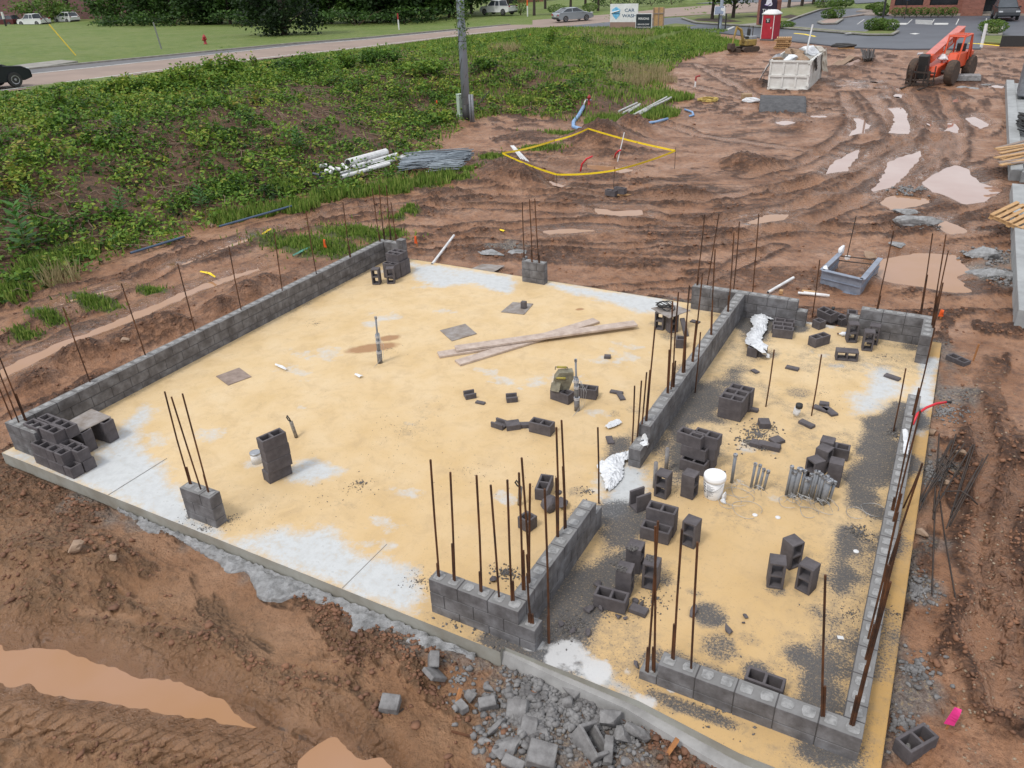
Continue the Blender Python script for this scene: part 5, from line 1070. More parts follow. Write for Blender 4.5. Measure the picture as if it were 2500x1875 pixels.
# ================= PIPES =================
def pipe(label,a,b,r,m_,name='pipe',group=None,za=None,zb=None,n=12,hollow=True):
    A=G(*a,6)+np.array([0,0,r+.16]) if za is None else W(*a,za);B=G(*b,6)+np.array([0,0,r+.16]) if zb is None else W(*b,zb); d=(B-A)/np.linalg.norm(B-A); m=M(); m.tube([A,B],r,n)
    o=m.obj(name,m_,smooth=False)
    if hollow and r>.03: k=M(); k.tube([A-d*.004,A+d*.01],r*.82,n); k.obj('mouth_shade',BLACK,o)  # black disc on the closed pipe end stands in for shade inside
    return tag(o,label,'pipe',group)
WP=WPVC
pipe('thickest white drain pipe at the back of the pipe pile',(852,418),(944,391),.15,WP); pipe('second thick white pipe in the pile',(872,420),(970,391),.07,WP); pipe('long white pipe ending in the grey mesh',(895,425),(1028,384),.05,WP)
pipe('longest white pipe at the front of the pile',(836,448),(952,415),.075,WP); pipe('thin pipe lying between the long white ones',(832,436),(985,392),.04,WP); pipe('grey pipe lying among the white ones',(838,441),(920,420),.05,GPVC); pipe('white pipe length near the long front one',(900,425),(982,398),.05,WP)
for a,b,l in [((780,421),(800,419),'short wide white pipe section at the left end'),((808,424),(820,432),'white elbow piece behind the pipe pile'),((838,417),(856,433),'white pipe offcut lying across the pile'),((797,432),(812,436),'short white pipe stub at the left end'),((820,427),(834,429),'white coupling in the pipe pile'),((862,425),(868,421),'open white pipe mouth in the pile')]: pipe(l,a,b,.07,WP)
for a,b,q_ in [((766,438),(782,442),'leftmost'),((778,450),(792,446),'lowest'),((785,436),(800,440),'rightmost')]: pipe(q_+' dark grey pipe fitting in the weeds by the pile',a,b,.05,mat('dark_pipe',(.05,.06,.08),None,9,.5,bs=0),group='dark pipe fittings in the weeds')
def sheaf(label,a0,a1,b0,b1,n,r,m_,name,cat,z=.08,zj=.12):
    mm=M(); A0,A1,B0,B1=[(G(*q,6)+np.array([0,0,.08]) if z<.1 else W(*q,z)) for q in (a0,a1,b0,b1)]
    for i in range(n):
        u=rnd.random(); p=A0+(A1-A0)*u; q=B0+(B1-B0)*min(1,max(0,u+rnd.uniform(-.15,.15))); p=p+(q-p)*rnd.uniform(0,.12); k=rnd.uniform(0,zj); mm.tube([p+np.array([0,0,k]),(p+q)/2+np.array([0,0,k+.02]),q+np.array([0,0,k])],r,4)
    return tag(mm.obj(name,m_),label,cat)
sheaf('flattened heap of grey wire mesh beside the white pipes',(968,428),(990,392),(1040,420),(1150,382),90,.018,mat('zinc',(.23,.27,.31),(.15,.18,.21),9,.5,.3,bs=0),'wire_mesh','mesh heap',.05,.28)
sheaf('second sheaf of grey wire mesh reaching to the right',(1040,430),(1075,395),(1120,425),(1158,386),80,.018,MATS['zinc'],'wire_mesh','mesh heap',.06,.3)
pipe('blue pipe lying at the foot of the weeds, left length',(318,618),(450,578),.035,mat('blue_pipe',(.06,.10,.17),(.05,.08,.13),5,.45,bs=0),za=-.02,zb=.0); pipe('blue pipe lying at the foot of the weeds, right length',(535,553),(712,503),.035,MATS['blue_pipe'],za=.02,zb=.1)
m=M(); m.tube([G(a,b,5)+np.array([0,0,.04]) for a,b in [(1425,262),(1412,285),(1400,300),(1400,312),(1420,318),(1446,322)]],.09,8); tag(m.obj('blue_hose',mat('hose_blue',(.12,.28,.55),(.3,.42,.6),7,.5,bs=.2),smooth=True),'flat blue hose running from the red hydrant pump down to the mud','hose')
m=M(); m.tube([G(a,b,5)+np.array([0,0,.04]) for a,b in [(1566,305),(1600,300),(1630,292)]],.06,8); tag(m.obj('blue_hose',MATS['hose_blue'],smooth=True),'short blue hose length in front of the white conduits','hose')
m=M(); m.tube([G(a,b,5)+np.array([0,0,.05]) for a,b in [(1672,270),(1690,276),(1693,284),(1682,286)]],.05,8); tag(m.obj('blue_hose',MATS['hose_blue'],smooth=True),'curled blue hose end at the edge of the grass','hose')
def pump():
    b=G(1438,258,8); t=thing('fire_hydrant','red valve hydrant with grey fittings in the grass by the blue hose','hydrant',tuple(b)); t.scale=(.6,.6,.6); R_=mat('hydrant_red',(.38,.02,.03),(.25,.02,.02),9,.5,bs=0)
    m=M(); m.lathe([(.12,0),(.12,.15),(.1,.16),(.1,.6),(.15,.62),(.15,.68),(.1,.8),(.03,.86),(.03,.92),(0,.92)],14); m.obj('barrel',R_,t,True); m=M(); m.tube([(-.28,0,.45),(.22,0,.45)],.07,10); m.obj('outlet',mat('fitting_grey',(.3,.3,.32),None,9,.5,.3,bs=0),t,True); m=M(); m.tube([(-.28,0,.45),(-.35,-.1,.3),(-.38,-.2,.05)],.06,8); m.obj('hose_coupling',WHITEP,t,True)
pump()
for i,(a,b) in enumerate([((1510,283),(1555,262)),((1520,287),(1562,265)),((1535,284),(1560,268)),((1538,296),(1628,247)),((1545,298),(1638,248)),((1548,292),(1632,252)),((1563,290),(1600,268))]): pipe('%s white conduit lying in the grass, counted from the left'%['first','second','third','fourth','fifth','sixth','seventh'][i],a,b,.05,mat('dull_white',(.5,.51,.5),(.38,.38,.37),6,.6,bs=0),group='white conduits lying in the grass',hollow=False)
c=W(1728,247,0); m=M()
for k in range(7): m.tube([(c[0]+rnd.uniform(-.1,.1)+.45*math.cos(t),c[1]+rnd.uniform(-.1,.1)+.4*math.sin(t),c[2]+.03+.02*k) for t in np.linspace(0,6.28,16)],.02,5)
tag(m.obj('hose_coil',mat('yellow_hose',(.6,.45,.12),(.45,.33,.1),9,.5,bs=0),smooth=True),'coil of pale yellow hose on the mud','hose')
b=W(1697,212,0); t=thing('marker_riser','small red topped white riser at the edge of the grass','pipe stub',tuple(b)); m=M(); m.tube([(0,0,0),(0,0,.35)],.05,8); m.obj('riser',WP,t); m=M(); m.tube([(0,0,.3),(.02,0,.55),(.25,0,.62)],.05,8); m.obj('red_valve',MATS['hydrant_red'],t)
# green scrap, yellow scraps of tape
for pts,l,mm_ in [([(715,625),(740,612),(765,600)],'strip of green plastic at the edge of the grass patch',mat('green_film',(.12,.35,.27),None,5,.4,bs=0)),([(490,664),(512,668),(527,678)],'scrap of yellow caution tape beside the long puddle',MATS['caution_yellow']),([(640,573),(655,563),(662,560)],'small yellow tape scrap on the rutted mud',MATS['caution_yellow']),([(1205,557),(1232,565)],'yellow strip on the mud behind the slab',MATS['caution_yellow'])]: cloth(l,pts,[.05,.08,.04][:len(pts)],z=-.04,seed=len(l),am=.03,m_=mm_,name='plastic_scrap')
pipe('bent white pipe lying from the slab edge to the grass patch',(1055,645),(1108,575),.035,WP,za=.0,zb=0)
pipe('white pipe with a tee in the mud behind the partition',(1875,714),(1937,678),.035,WP,za=-.05,zb=0); pipe('white pipe above the back wall gap',(1948,715),(2025,722),.03,WP,za=-.05,zb=-.05); pipe('second white pipe above the back wall gap',(1962,713),(2020,720),.02,WP,za=-.03,zb=-.03)
plank('short wood strip behind the back wall',(1958,708),(1995,713),-.03,-.03,.1,.04,PINE); plank('small pine offcut by the white tee',(1903,708),(1912,709),-.02,-.02,.12,.08,PINE); plank('short timber left of the cinder blocks',(1395,470),(1445,467),0,0,.12,.05,PINE); plank('short timber right of the cinder blocks',(1503,473),(1552,473),0,0,.12,.05,PINE)
# ================= STEEL FRAME =================
def frame():
    t=thing('steel_frame','galvanised steel channel frame lying in the mud with white rags tied to it','steel frame',(0,0,0)); Z_=mat('galvanised',(.30,.34,.42),(.20,.23,.29),4,.42,.35,bs=.1)
    A,B,C_,D=[W(*q,.28)[:2] for q in ((2008,657),(2106,680),(2150,628),(2051,617))]
    for (p,q,sh) in ((A,B,0),(B,C_,1),(A,D,1)):
        d=q-p;L=np.linalg.norm(d);ang=math.atan2(d[1],d[0]); c=(p+q)/2; R=rot(0,0,ang); m=M()
        for z in (.26,-.14): m.box((c[0],c[1],z),(L,.12,.015),R)
        m.box((c[0],c[1],.06),(L,.014,.385),R); m.box((c[0],c[1],.06),(L-.05,.06,.012),R); m.obj('channel',Z_,t)
    for z in (.2,.08): m=M(); m.tube([(D[0],D[1],z),(C_[0],C_[1],z)],.015,6); m.obj('cross_rod',DKST,t)
    m=M(); m.rock((D[0],D[1]+.05,.33),(.2,.2,.26),3,2,.6); m.obj('rag',PLAS,t); m=M(); m.rock((A[0]+.06,A[1]+.12,.28),(.14,.12,.1),4,2,.6); m.obj('rag',PLAS,t)
    b=W(2066,635,-.1); t2=thing('ground_rod','thin rod standing in a white cup inside the steel frame','rod',tuple(b)); m=M(); m.tube([(0,0,0),(.05,0,1.15)],.012,6); m.obj('rod',DKST,t2); m=M(); m.lathe([(.07,0),(.07,.08),(0,.08)],10,(.02,0,.03)); m.obj('cup',WHITEP,t2)
frame()
# grey wet mats / mud lumps
for l,px,py,s in [('grey wet lump of mortar between the right puddles',2250,545,(1.1,.5,.3)),('grey wet lump of mortar left of the long lump',2210,520,(.6,.5,.25)),('grey mortar lump by the right foundation',2400,625,(.8,.45,.3)),('long grey mortar lump beside the foundation wall',2425,672,(1.2,.7,.3)),('small grey mortar lump near the frame puddle',2190,600,(.45,.3,.15)),('pale mortar flat behind the slab',1200,618,(.9,.35,.1)),('second pale mortar flat behind the slab',1263,615,(.7,.35,.1))]:
    c=G(px,py,6); mm=M(); mm.rock((0,0,0),s,rnd.randint(0,99),3,.5); o=mm.obj('mortar_lump',MATS['rough_spill']); o.location=(c[0],c[1],c[2]+.02); tag(o,l,'mortar lump')
LEAF=leafmat('vine_leaf',[(.05,.11,.02),(.09,.17,.03),(.15,.22,.05)])
def pole():
    b=G(1140,293,8); t=thing('utility_pole','tall grey metal pole with a vine climbing it beside two pedestals','pole',tuple(b)); PM=mat('pole_grey',(.37,.42,.49),(.29,.335,.40),.8,.5,.2,bs=.1)
    m=M(); m.tube([(0,0,.75),(.02,0,5),(.05,0,12)],[.2,.185,.165],18); m.obj('shaft',PM,t,True); m=M(); m.tube([(0,0,-.3),(0,0,.76)],.2,16); m.obj('butt',BLACK,t,True)
    for z in (1.1,3.6): m=M(); m.tube([(0,0,z),(0,0,z+.02)],.2,16); m.obj('strap',DKST,t)
    m=M()
    for k in range(3): m.tube([(.21*math.cos(k*2+q*.9)-.01*q*.6,.21*math.sin(k*2+q*.9),1.+q*.55) for q in range(11)],.012,4)
    m.obj('vine_stem',mat('vine_bark',(.09,.06,.035),None,9,.9,bs=0),t)
    n=420; z=np.concatenate([RS.normal(4.9,.35,n//2),RS.uniform(3.2,5.4,n//2)]); a=RS.normal(-.5,1.0,n); r=.2+np.abs(RS.normal(0,.14,n)); V,f,v=leaves(np.c_[r*np.cos(a),r*np.sin(a),z],RS.uniform(.07,.15,n),RS.rand(n),.3,.6); big('vine_leaves',V,f,LEAF,{'var':v},parent=t)
pole()
def pedestal(label,px,py,w_,hh,m_,name='pedestal'):
    b=G(px,py,8); t=thing(name,label,'pedestal',tuple(b),-.4); m=M(); m.box((0,0,hh*.55),(w_,w_,hh*.9)); m.obj('body',m_,t,bev=.01); m=M(); m.box((0,0,hh),(w_*1.08,w_*1.08,.06)); m.box((0,0,.12),(w_*1.3,w_*1.3,.24)); m.obj('cap_and_base',m_,t,bev=.01)
pedestal('pale green telephone pedestal left of the pole',1125,290,.24,1.15,mat('pedestal_green',(.42,.5,.42),(.35,.43,.36),4,.5,bs=0))
b=G(1153,298,8); t=thing('conduit_post','pair of grey upright conduits right of the pole','conduit',tuple(b))
for dx in (-.07,.07): m=M(); m.tube([(dx,0,-.1),(dx,0,1.28)],.06,10); m.obj('conduit',GPVC,t,True)
rod('dark cable slanting up from the ground by the pole',[(1160,265),(1195,222)],.025,BLACK,'cable','cable',zs=(.3,1.0))
# ================= CONTAINER, LOADER, DIGGER, TOILET =================
def dumpster():
    A,B=W(1874,218,0),W(1971,221,0); C_=W(2015,191.6,0); d=(B-A)[:2]; w_=np.linalg.norm(d); ang=math.atan2(d[1],d[0]); L=4.9; H=1.55
    t=thing('roll_off_container','white ribbed roll-off container heaped with scrap and sheets of plastic','container',tuple(A),ang); WPm=mat('container_white',(.70,.70,.68),(.58,.57,.54),2.5,.5,bs=.1)
    m=M(); m.prism([(0,0),(L*.0,H),(L,H),(L,.0)],0,.08,rot(math.pi/2,0,math.pi/2),(0.0,0,0)); m.obj('side',WPm,t); m=M(); m.prism([(0,0),(0,H),(L,H),(L,0)],w_-.08,w_,rot(math.pi/2,0,math.pi/2)); m.obj('side',WPm,t)
    m=M(); m.box((w_/2,L-.04,H/2),(w_-.16,.08,H)); m.box((w_/2,L/2,.1),(w_-.16,L-.16,.1)); m.obj('end_and_floor',WPm,t)
    m=M(); m.box((w_/2,-.03,H/2),(w_,.06,H-.04)); m.obj('tailgate',WPm,t)
    m=M()
    for z in (.06,H*.47,H-.06): m.box((w_/2,-.09,z),(w_+.04,.07,.1))
    for x in (.04,w_*.35,w_*.68,w_-.04): m.box((x,-.088,H*.27),(.09,.06,H*.33)); m.box((x,-.088,H*.73),(.09,.06,H*.38))
    m.obj('rib',WPm,t)
    m=M()
    for y in np.linspace(.6,L-.3,7): m.box((w_+.035,y,H*.5),(.07,.09,H*.9))
    m.box((w_+.03,L/2,H-.05),(.08,L,.1)); m.obj('side_rib',WPm,t)
    m=M()
    for z in (.2,H*.48,H*.85): m.tube([(w_+.02,-.14,z),(w_+.02,-.14,z+.16)],.04,8); m.box((w_-.06,-.14,z+.08),(.16,.03,.05))
    m.obj('hinge',WPm,t)
    return t,A,ang,w_,L,H
T,A_,an,w_,L_,H_=dumpster()
def inl(x,y,z): return (A_[0]+x*math.cos(an)-y*math.sin(an),A_[1]+x*math.sin(an)+y*math.cos(an),A_[2]+z)
TAN=mat('scrap_tan',(.32,.22,.15),(.2,.13,.08),5,.9,bs=.5,bd=.02,bsc=12)
g_='scrap heaped in the container'
for l,x,y,z,s,mm_ in [('large brown bale on top of the scrap',1.0,2.2,1.75,(.9,.9,.6),TAN),('crumpled white sheet on the scrap',1.5,3.4,1.75,(1.1,1.3,.5),PLAS),('grey cement bag hanging out at the left',.1,.9,1.6,(.7,.8,.5),mat('bag_grey',(.42,.43,.46),(.3,.3,.33),4,.6,bs=.4,bd=.02,bsc=9)),('white bag at the front left of the scrap',.9,.6,1.6,(.7,.5,.35),PLAS),('brown cardboard heap in the middle of the scrap',1.4,1.3,1.6,(1.1,1.2,.4),TAN),('pale bundle at the back right of the scrap',1.9,4.2,1.75,(.7,.8,.5),mat('pale_scrap',(.5,.47,.42),(.36,.32,.28),4,.8,bs=.4,bd=.02,bsc=9)),('brown heap at the back left of the scrap',.7,3.6,1.6,(1.2,1.6,.5),TAN),('tan board bundle at the front of the scrap',.4,.45,1.55,(.8,.4,.25),TAN)]:
    mm=M(); mm.rock((0,0,0),s,rnd.randint(0,99),3,.5); o=mm.obj('scrap_heap',mm_); o.location=inl(x,y,z-.05); o.rotation_euler=(0,0,an+rnd.random()); tag(o,l,'scrap',g_)
def drape(label,pts,m_,name='plastic_drape'):
    mm=M(); P=[inl(*p) for p in pts]; n=6; V=[]
    for i in range(n+1):
        for j in range(n+1):
            u,v=i/n,j/n; p=(1-u)*(1-v)*np.array(P[0])+u*(1-v)*np.array(P[1])+u*v*np.array(P[2])+(1-u)*v*np.array(P[3]); V.append(p+np.array([.05*rnd.uniform(-1,1),.05*rnd.uniform(-1,1),.03*rnd.uniform(-1,1)]))
    mm.add(V,[(i*(n+1)+j,(i+1)*(n+1)+j,(i+1)*(n+1)+j+1,i*(n+1)+j+1) for i in range(n) for j in range(n)]); o=mm.obj(name,m_); s=o.modifiers.new('t','SOLIDIFY'); s.thickness=.01; tag(o,label,'plastic sheet')
drape('white plastic draped over the left side of the container',[(-.05,.1,1.55),(-.15,2.4,1.6),(-.7,2.0,.5),(-.55,.1,.45)],PLAS); drape('cream sheet draped over the right back side of the container',[(w_+.05,3.6,1.65),(w_+.1,4.9,1.7),(w_+.35,4.8,.4),(w_+.2,3.9,.5)],mat('cream_sheet',(.55,.52,.44),(.42,.39,.32),3,.7,bs=.3,bd=.02,bsc=10)); drape('black bag hanging over the right rim of the container',[(w_+.12,.3,1.6),(w_+.13,1.2,1.62),(w_+.2,1.2,.95),(w_+.2,.6,.95)],BLACK)
m=M(); p=inl(1.45,2.6,1.6); m.tube([p,(p[0]+.12,p[1]+.2,p[2]+1.5)],.045,10); tag(m.obj('white_pipe',WP),'white pipe standing up out of the container scrap','pipe')
def wheel(t,x,y,z,R_,w_,side=1,rim=None):
    o=M(); pr=[(R_*.55,-w_/2),(R_*.93,-w_/2),(R_,-w_*.32),(R_,w_*.32),(R_*.93,w_/2),(R_*.55,w_/2)]; o.lathe(pr,22); v=o.v[0]; o.v[0]=np.c_[v[:,0]+x,v[:,2]+y,v[:,1]+z]
    o.f=[f for f in o.f]; o.obj('tyre',MUDT if R_>.5 else BLACK,t)
    m=M(); m.lathe([(R_*.56,-w_*.36),(R_*.56,w_*.36),(R_*.5,w_*.38),(R_*.42,w_*.2),(R_*.16,w_*.2),(R_*.16,w_*.34),(0,w_*.34)] if side>0 else [(0,-w_*.34),(R_*.16,-w_*.34),(R_*.16,-w_*.2),(R_*.42,-w_*.2),(R_*.5,-w_*.38),(R_*.56,-w_*.36),(R_*.56,w_*.36)],18); v=m.v[0]; m.v[0]=np.c_[v[:,0]+x,v[:,2]+y,v[:,1]+z]; m.obj('rim',rim or RIMM,t)
MUDT=mat('muddy_tyre',(.10,.065,.045),(.045,.035,.03),6,.9,bs=.6,bd=.03,bsc=14); RIMM=mat('muddy_rim',(.34,.27,.16),(.2,.14,.08),5,.7,bs=.2)
ORG=mat('loader_orange',(.66,.085,.025),(.55,.07,.025),1.5,.42,bs=.05)
def loader():
    fl,fr,rr=W(2230,202,0),W(2314,207,0),W(2353,191,0); ax=(fr-fl)[:2]; ang=math.atan2(ax[1],ax[0])-.06; c=(fl+fr)/2
    t=thing('telehandler','orange rough terrain telehandler with forks lowered and muddy wheels','telehandler',(c[0],c[1],0),ang)
    for x in (-.98,.98):
        for y in (0,2.75): 
            o=M(); side=1 if x>0 else -1
            m=M(); R_=.64;w_=.42; pr=[(R_*.5,-w_/2),(R_*.92,-w_/2),(R_,-w_*.3),(R_,w_*.3),(R_*.92,w_/2),(R_*.5,w_/2)]
            for mm,prf,nm,mt in ((M(),pr,'tyre',MUDT),(M(),[(R_*.55,-w_*.36),(R_*.55,w_*.4),(R_*.46,w_*.42),(R_*.4,w_*.2),(R_*.15,w_*.2),(R_*.15,w_*.36),(0,w_*.36)],'rim',RIMM)):
                mm.lathe(prf,22); v=mm.v[0]; mm.v[0]=np.c_[v[:,2]*side+x,v[:,0]+y,v[:,1]+.64]; wh=mm.obj('wheel',mt,t) if nm=='tyre' else mm.obj(nm,mt,wh)
    m=M(); m.prism([(-.9,.55),(-.7,.95),(1.0,1.15),(3.6,1.15),(3.6,.5),(-.6,.42)],-.45,.45,rot(math.pi/2,0,math.pi/2)); m.obj('chassis',ORG,t,bev=.03)
    m=M(); m.prism([(.4,1.1),(.6,1.55),(3.2,1.5),(3.3,.75),(.6,.75)],.45,.92,rot(math.pi/2,0,math.pi/2)); m.obj('engine_cover',ORG,t,bev=.05)
    m=M(); m.tube([(-.95,0,.64),(.95,0,.64)],.1,8); m.tube([(-.95,2.75,.64),(.95,2.75,.64)],.1,8); m.obj('axle',DKST,t)
    # boom
    m=M(); A=np.array([-.1,3.5,2.45]);B=np.array([-.1,-.9,1.35]); c_=(A+B)/2; d=B-A; Lb=np.linalg.norm(d); R_=rot(math.asin(-d[2]/Lb)*1.,0,0); m.box(tuple(c_),(.42,Lb,.42),R_); m.obj('boom',ORG,t,bev=.02)
    m=M(); m.box(tuple(c_+np.array([0,.1,.232])),(.44,Lb*.96,.03),R_); m.obj('boom_top',mat('faded_orange',(.62,.2,.17),None,2,.45,bs=0),t)
    m=M(); m.box((-.15,-1.15,1.0),(.5,.35,1.25),rot(.25,0,0)); m.obj('boom_head',BLACK,t,bev=.03); m=M(); m.box((-.2,-1.36,1.25),(.2,.02,.32),rot(.25,0,0)); m.obj('decal_plate',mat('plate_green',(.5,.55,.4),None,9,.5,bs=0),t)
    m=M(); m.box((-.1,-1.5,.35),(1.5,.08,.08)); m.box((-.1,-1.5,.75),(1.5,.08,.08)); 
    for x in (-.8,-.35,.1,.6): m.box((x,-1.5,.6),(.05,.06,1.0))
    m.box((-.1,-1.45,.15),(1.5,.1,.12)); m.obj('carriage',DKST,t)
    for x in (-.55,.35): m=M(); m.box((x,-2.15,.06),(.12,1.25,.045)); m.box((x,-1.55,.45),(.12,.06,.8)); m.obj('fork',DKST,t)
    # cab frame
    cx=.62; m=M()
    for x in (.18,.98):
        m.tube([(x,.55,1.1),(x,.95,2.35)],.045,6); m.tube([(x,2.1,1.1),(x,2.1,2.4)],.05,6); m.tube([(x,.95,2.35),(x,2.1,2.4)],.05,6)
    m.tube([(.18,.95,2.35),(.98,.95,2.35)],.05,6); m.tube([(.18,2.1,2.4),(.98,2.1,2.4)],.05,6); m.tube([(.98,2.1,2.4),(1.0,2.6,.9)],.05,6); m.obj('cab_frame',ORG,t)
    m=M()
    for k in range(8): m.box((.25+.1*k,1.5,2.41),(.05,.9,.03))
    m.box((.58,1.0,2.41),(.84,.12,.035)); m.box((.58,2.05,2.42),(.84,.12,.035)); m.obj('roof_guard',ORG,t)
    m=M(); m.box((.58,1.75,1.35),(.5,.45,.12)); m.box((.58,2.0,1.65),(.48,.12,.55)); m.obj('seat',BLACK,t,bev=.03)
    m=M(); m.tube([(.5,1.05,1.2),(.52,1.15,1.5)],.03,6); m.tube([(.52+.18*math.cos(a),1.15+.06*math.sin(a),1.5+.17*math.sin(a)) for a in np.linspace(0,6.28,14)],.015,5); m.obj('steering_wheel',BLACK,t)
    m=M(); m.rock((.25,.35,1.35),(.7,.5,.3),4,2,.5); m.obj('hood_rag',PLAS,t)
    m=M(); m.tube([(-.95,-.1,1.5),(-.75,.1,1.5)],.07,8); m.obj('headlight',mat('lamp_glass',(.6,.6,.62),None,9,.2,bs=0),t); 
    return t,c_,R_,Lb
LD,bc,bR,bL=loader()
def text(s,size,m_,parent,loc,R,name='lettering',ext=.002,al='CENTER',xs=1.):
    cu=bpy.data.curves.new(name,'FONT'); cu.body=s; cu.size=size; cu.extrude=ext; cu.align_x=al; cu.align_y='CENTER'; cu.offset=size*.012
    o=bpy.data.objects.new(name,cu); COL.objects.link(o); o.data.materials.append(m_); o.parent=parent; o.location=loc; o.rotation_euler=R; o.scale=(xs,1,1); dg=bpy.context.evaluated_depsgraph_get(); me=bpy.data.meshes.new_from_object(o.evaluated_get(dg)); n=bpy.data.objects.new(name,me); COL.objects.link(n); n.parent=parent; n.location=loc; n.rotation_euler=R; n.scale=(xs,1,1); bpy.data.objects.remove(o); n.name=name; return n
LETW=mat('letter_white',(.78,.78,.78),None,9,.5,bs=0)
el=math.asin((1.35-2.45)/bL)
mt=Matrix(((0,0,1),(-1,0,0),(0,1,0))).transposed()
o=text('SKYTRAK',.32,LETW,LD,(.125,1.2,1.88),(0,0,0)); 
ydir=Vector((0,1,0)); bd=Vector((0,4.4,1.1)).normalized(); zz=Vector((1,0,0)); yy_=zz.cross(bd); o.rotation_euler=Matrix((bd,yy_,zz)).transposed().to_euler()
def digger():
    c=W(1822,126,0); t=thing('mini_excavator','small yellow and black excavator with its arm folded down at the left','excavator',(c[0],c[1],0),.95); t.scale=(.86,.86,.9); YL=mat('digger_yellow',(.36,.25,.06),(.20,.14,.05),3,.55,bs=.1)
    for y in (-.55,.55):
        m=M(); m.prism([(-.85,.08),(-.95,.25),(-.8,.42),(.8,.42),(.95,.25),(.85,.08),(.7,.0),(-.7,0)],y-.14,y+.14,rot(math.pi/2,0,0),(0,0,0)); m.obj('track',MUDT,t)
    m=M(); m.box((-1.3,0,.2),(.1,1.4,.35)); m.box((-1.1,0,.2),(.4,.5,.1)); m.obj('blade',MUDT,t)
    m=M(); m.box((0,0,.42),(.8,.8,.14)); m.obj('undercarriage',DKST,t); m=M(); m.prism([(-.5,-.55),(.55,-.55),(.85,-.3),(.85,.3),(.55,.55),(-.5,.55)],.5,.98); m.obj('house',YL,t,bev=.06)
    m=M(); m.box((.35,0,1.1),(.7,.9,.3)); m.obj('engine_hood',mat('hood_grey',(.28,.3,.33),None,9,.5,bs=0),t,bev=.06); m=M(); m.box((-.1,.05,1.15),(.4,.45,.12)); m.box((.12,.05,1.5),(.12,.42,.6)); m.obj('seat',BLACK,t,bev=.05); m=M(); m.tube([(.3,-.25,1.1),(.3,-.25,2.0),(.3,.3,2.0),(.3,.3,1.1)],.035,6); m.obj('roll_bar',DKST,t)
    m=M(); m.tube([(-.55,-.1,.8),(-.9,-.1,1.75),(-1.4,-.1,2.0)],[.12,.13,.1],6); m.obj('boom',YL,t); m=M(); m.tube([(-1.4,-.1,2.05),(-1.75,-.1,.75)],[.1,.07],6); m.obj('arm',YL,t); m=M(); m.prism([(-1.95,.75),(-1.5,.75),(-1.45,.35),(-1.75,.1),(-2.0,.35)],-.3,.2,rot(math.pi/2,0,0)); m.obj('bucket',MUDT,t)
digger()
def toilet():
    c=W(1872,99,0); d=W(1903,95,0); t=thing('portable_toilet','red portable toilet with a white domed roof beside the excavator','portable toilet',(c[0]+.1,c[1]+.55,0),-.28); RD=mat('toilet_red',(.42,.02,.04),(.33,.015,.03),2,.45,bs=.05)
    m=M(); m.box((0,0,1.06),(1.12,1.15,1.95)); m.obj('cabin',RD,t,bev=.03); m=M(); m.box((0,-.585,1.08),(.85,.03,1.8)); dr=m.obj('door',RD,t,bev=.01); m=M(); m.box((.34,-.61,1.0),(.05,.04,.16)); m.obj('handle',WHITEP,dr)
    m=M(); m.box((0,0,.06),(1.16,1.2,.12)); m.obj('skid',mat('skid_grey',(.12,.12,.13),None,9,.7,bs=0),t)
    m=M(); 
    V=[];n=9
    for i in range(n+1):
        for j in range(n+1):
            u,v=i/n*2-1,j/n*2-1; V.append((u*.62,v*.64,2.03+.3*(1-u**4)*(1-v**4)**.8+.04))
    m.add(V,[(i*(n+1)+j,(i+1)*(n+1)+j,(i+1)*(n+1)+j+1,i*(n+1)+j+1) for i in range(n) for j in range(n)]); m.box((0,0,2.04),(1.22,1.26,.1)); m.obj('roof',WHITEP,t,True)
    m=M(); m.box((0,-.605,1.55),(.42,.012,.36)); m.obj('sign',BLACK,t); text('READY',.1,LETW,t,(0,-.615,1.66),(math.pi/2,0,0)); m=M(); m.lathe([(.09,-.004),(.1,.004),(0,.006)],3); v=m.v[0]; m.v[0]=np.c_[v[:,0],-.614-v[:,2],v[:,1]+1.52]; m.obj('emblem',LETW,t)
    m=M(); 
    for x in (-.53,.53): m.box((x,-.58,1.06),(.05,.04,1.9))
    m.obj('corner_trim',WHITEP,t)
toilet()
# pallets
def palletm(t0,nm='slat'):
    m=M()
    for k in range(7): m.box((-.5+k*.1667,0,.13),(.1,1.2,.018))
    m.obj('deck_board',PINE,t0); m=M()
    for y in (-.55,0,.55): m.box((0,y,.07),(1.1,.04,.09))
    m.obj('stringer',PINE,t0); m=M()
    for k in (-.5,0,.5): m.box((k,0,.013),(.1,1.2,.018))
    m.obj('bottom_board',PINE,t0)
c=W(1905,119,0); P0=None
for k in range(5):
    l='%s pallet of the leaning stack behind the container'%['lowest','second','third','fourth','topmost'][k]
    if P0 is None: P0=thing('pallet',l,'pallet',(c[0],c[1]+.4,.02),.1,'pallets stacked behind the container'); palletm(P0)
    else: dup(P0,(c[0]+rnd.uniform(-.1,.15),c[1]+.4+rnd.uniform(-.1,.1),.02+.16*k),.1+rnd.uniform(-.15,.15),l)
p=dup(P0,W(2492,538,.36),-.5,'single pallet tilted on the right foundation wall'); p.rotation_euler=(.12,.2,-.5); p['group']='pallet on the foundation'
p=dup(P0,W(2065,118,0),.2,'pallet with a black tarp bundle on it behind the scrap'); p['group']='pallet under the tarp'
mm=M(); mm.rock((0,0,0),(1.7,1.0,.4),5,3,.5); o=mm.obj('tarp_bundle',BLACK); o.location=tuple(W(2067,112,.3)); tag(o,'black tarp bundle on a pallet near the asphalt','tarp')
sheaf('dark grey stack of wire chairs in the mud behind the container',(2098,128),(2135,128),(2108,154),(2128,154),40,.03,DKST,'wire_stack','wire stack',.2,.3)
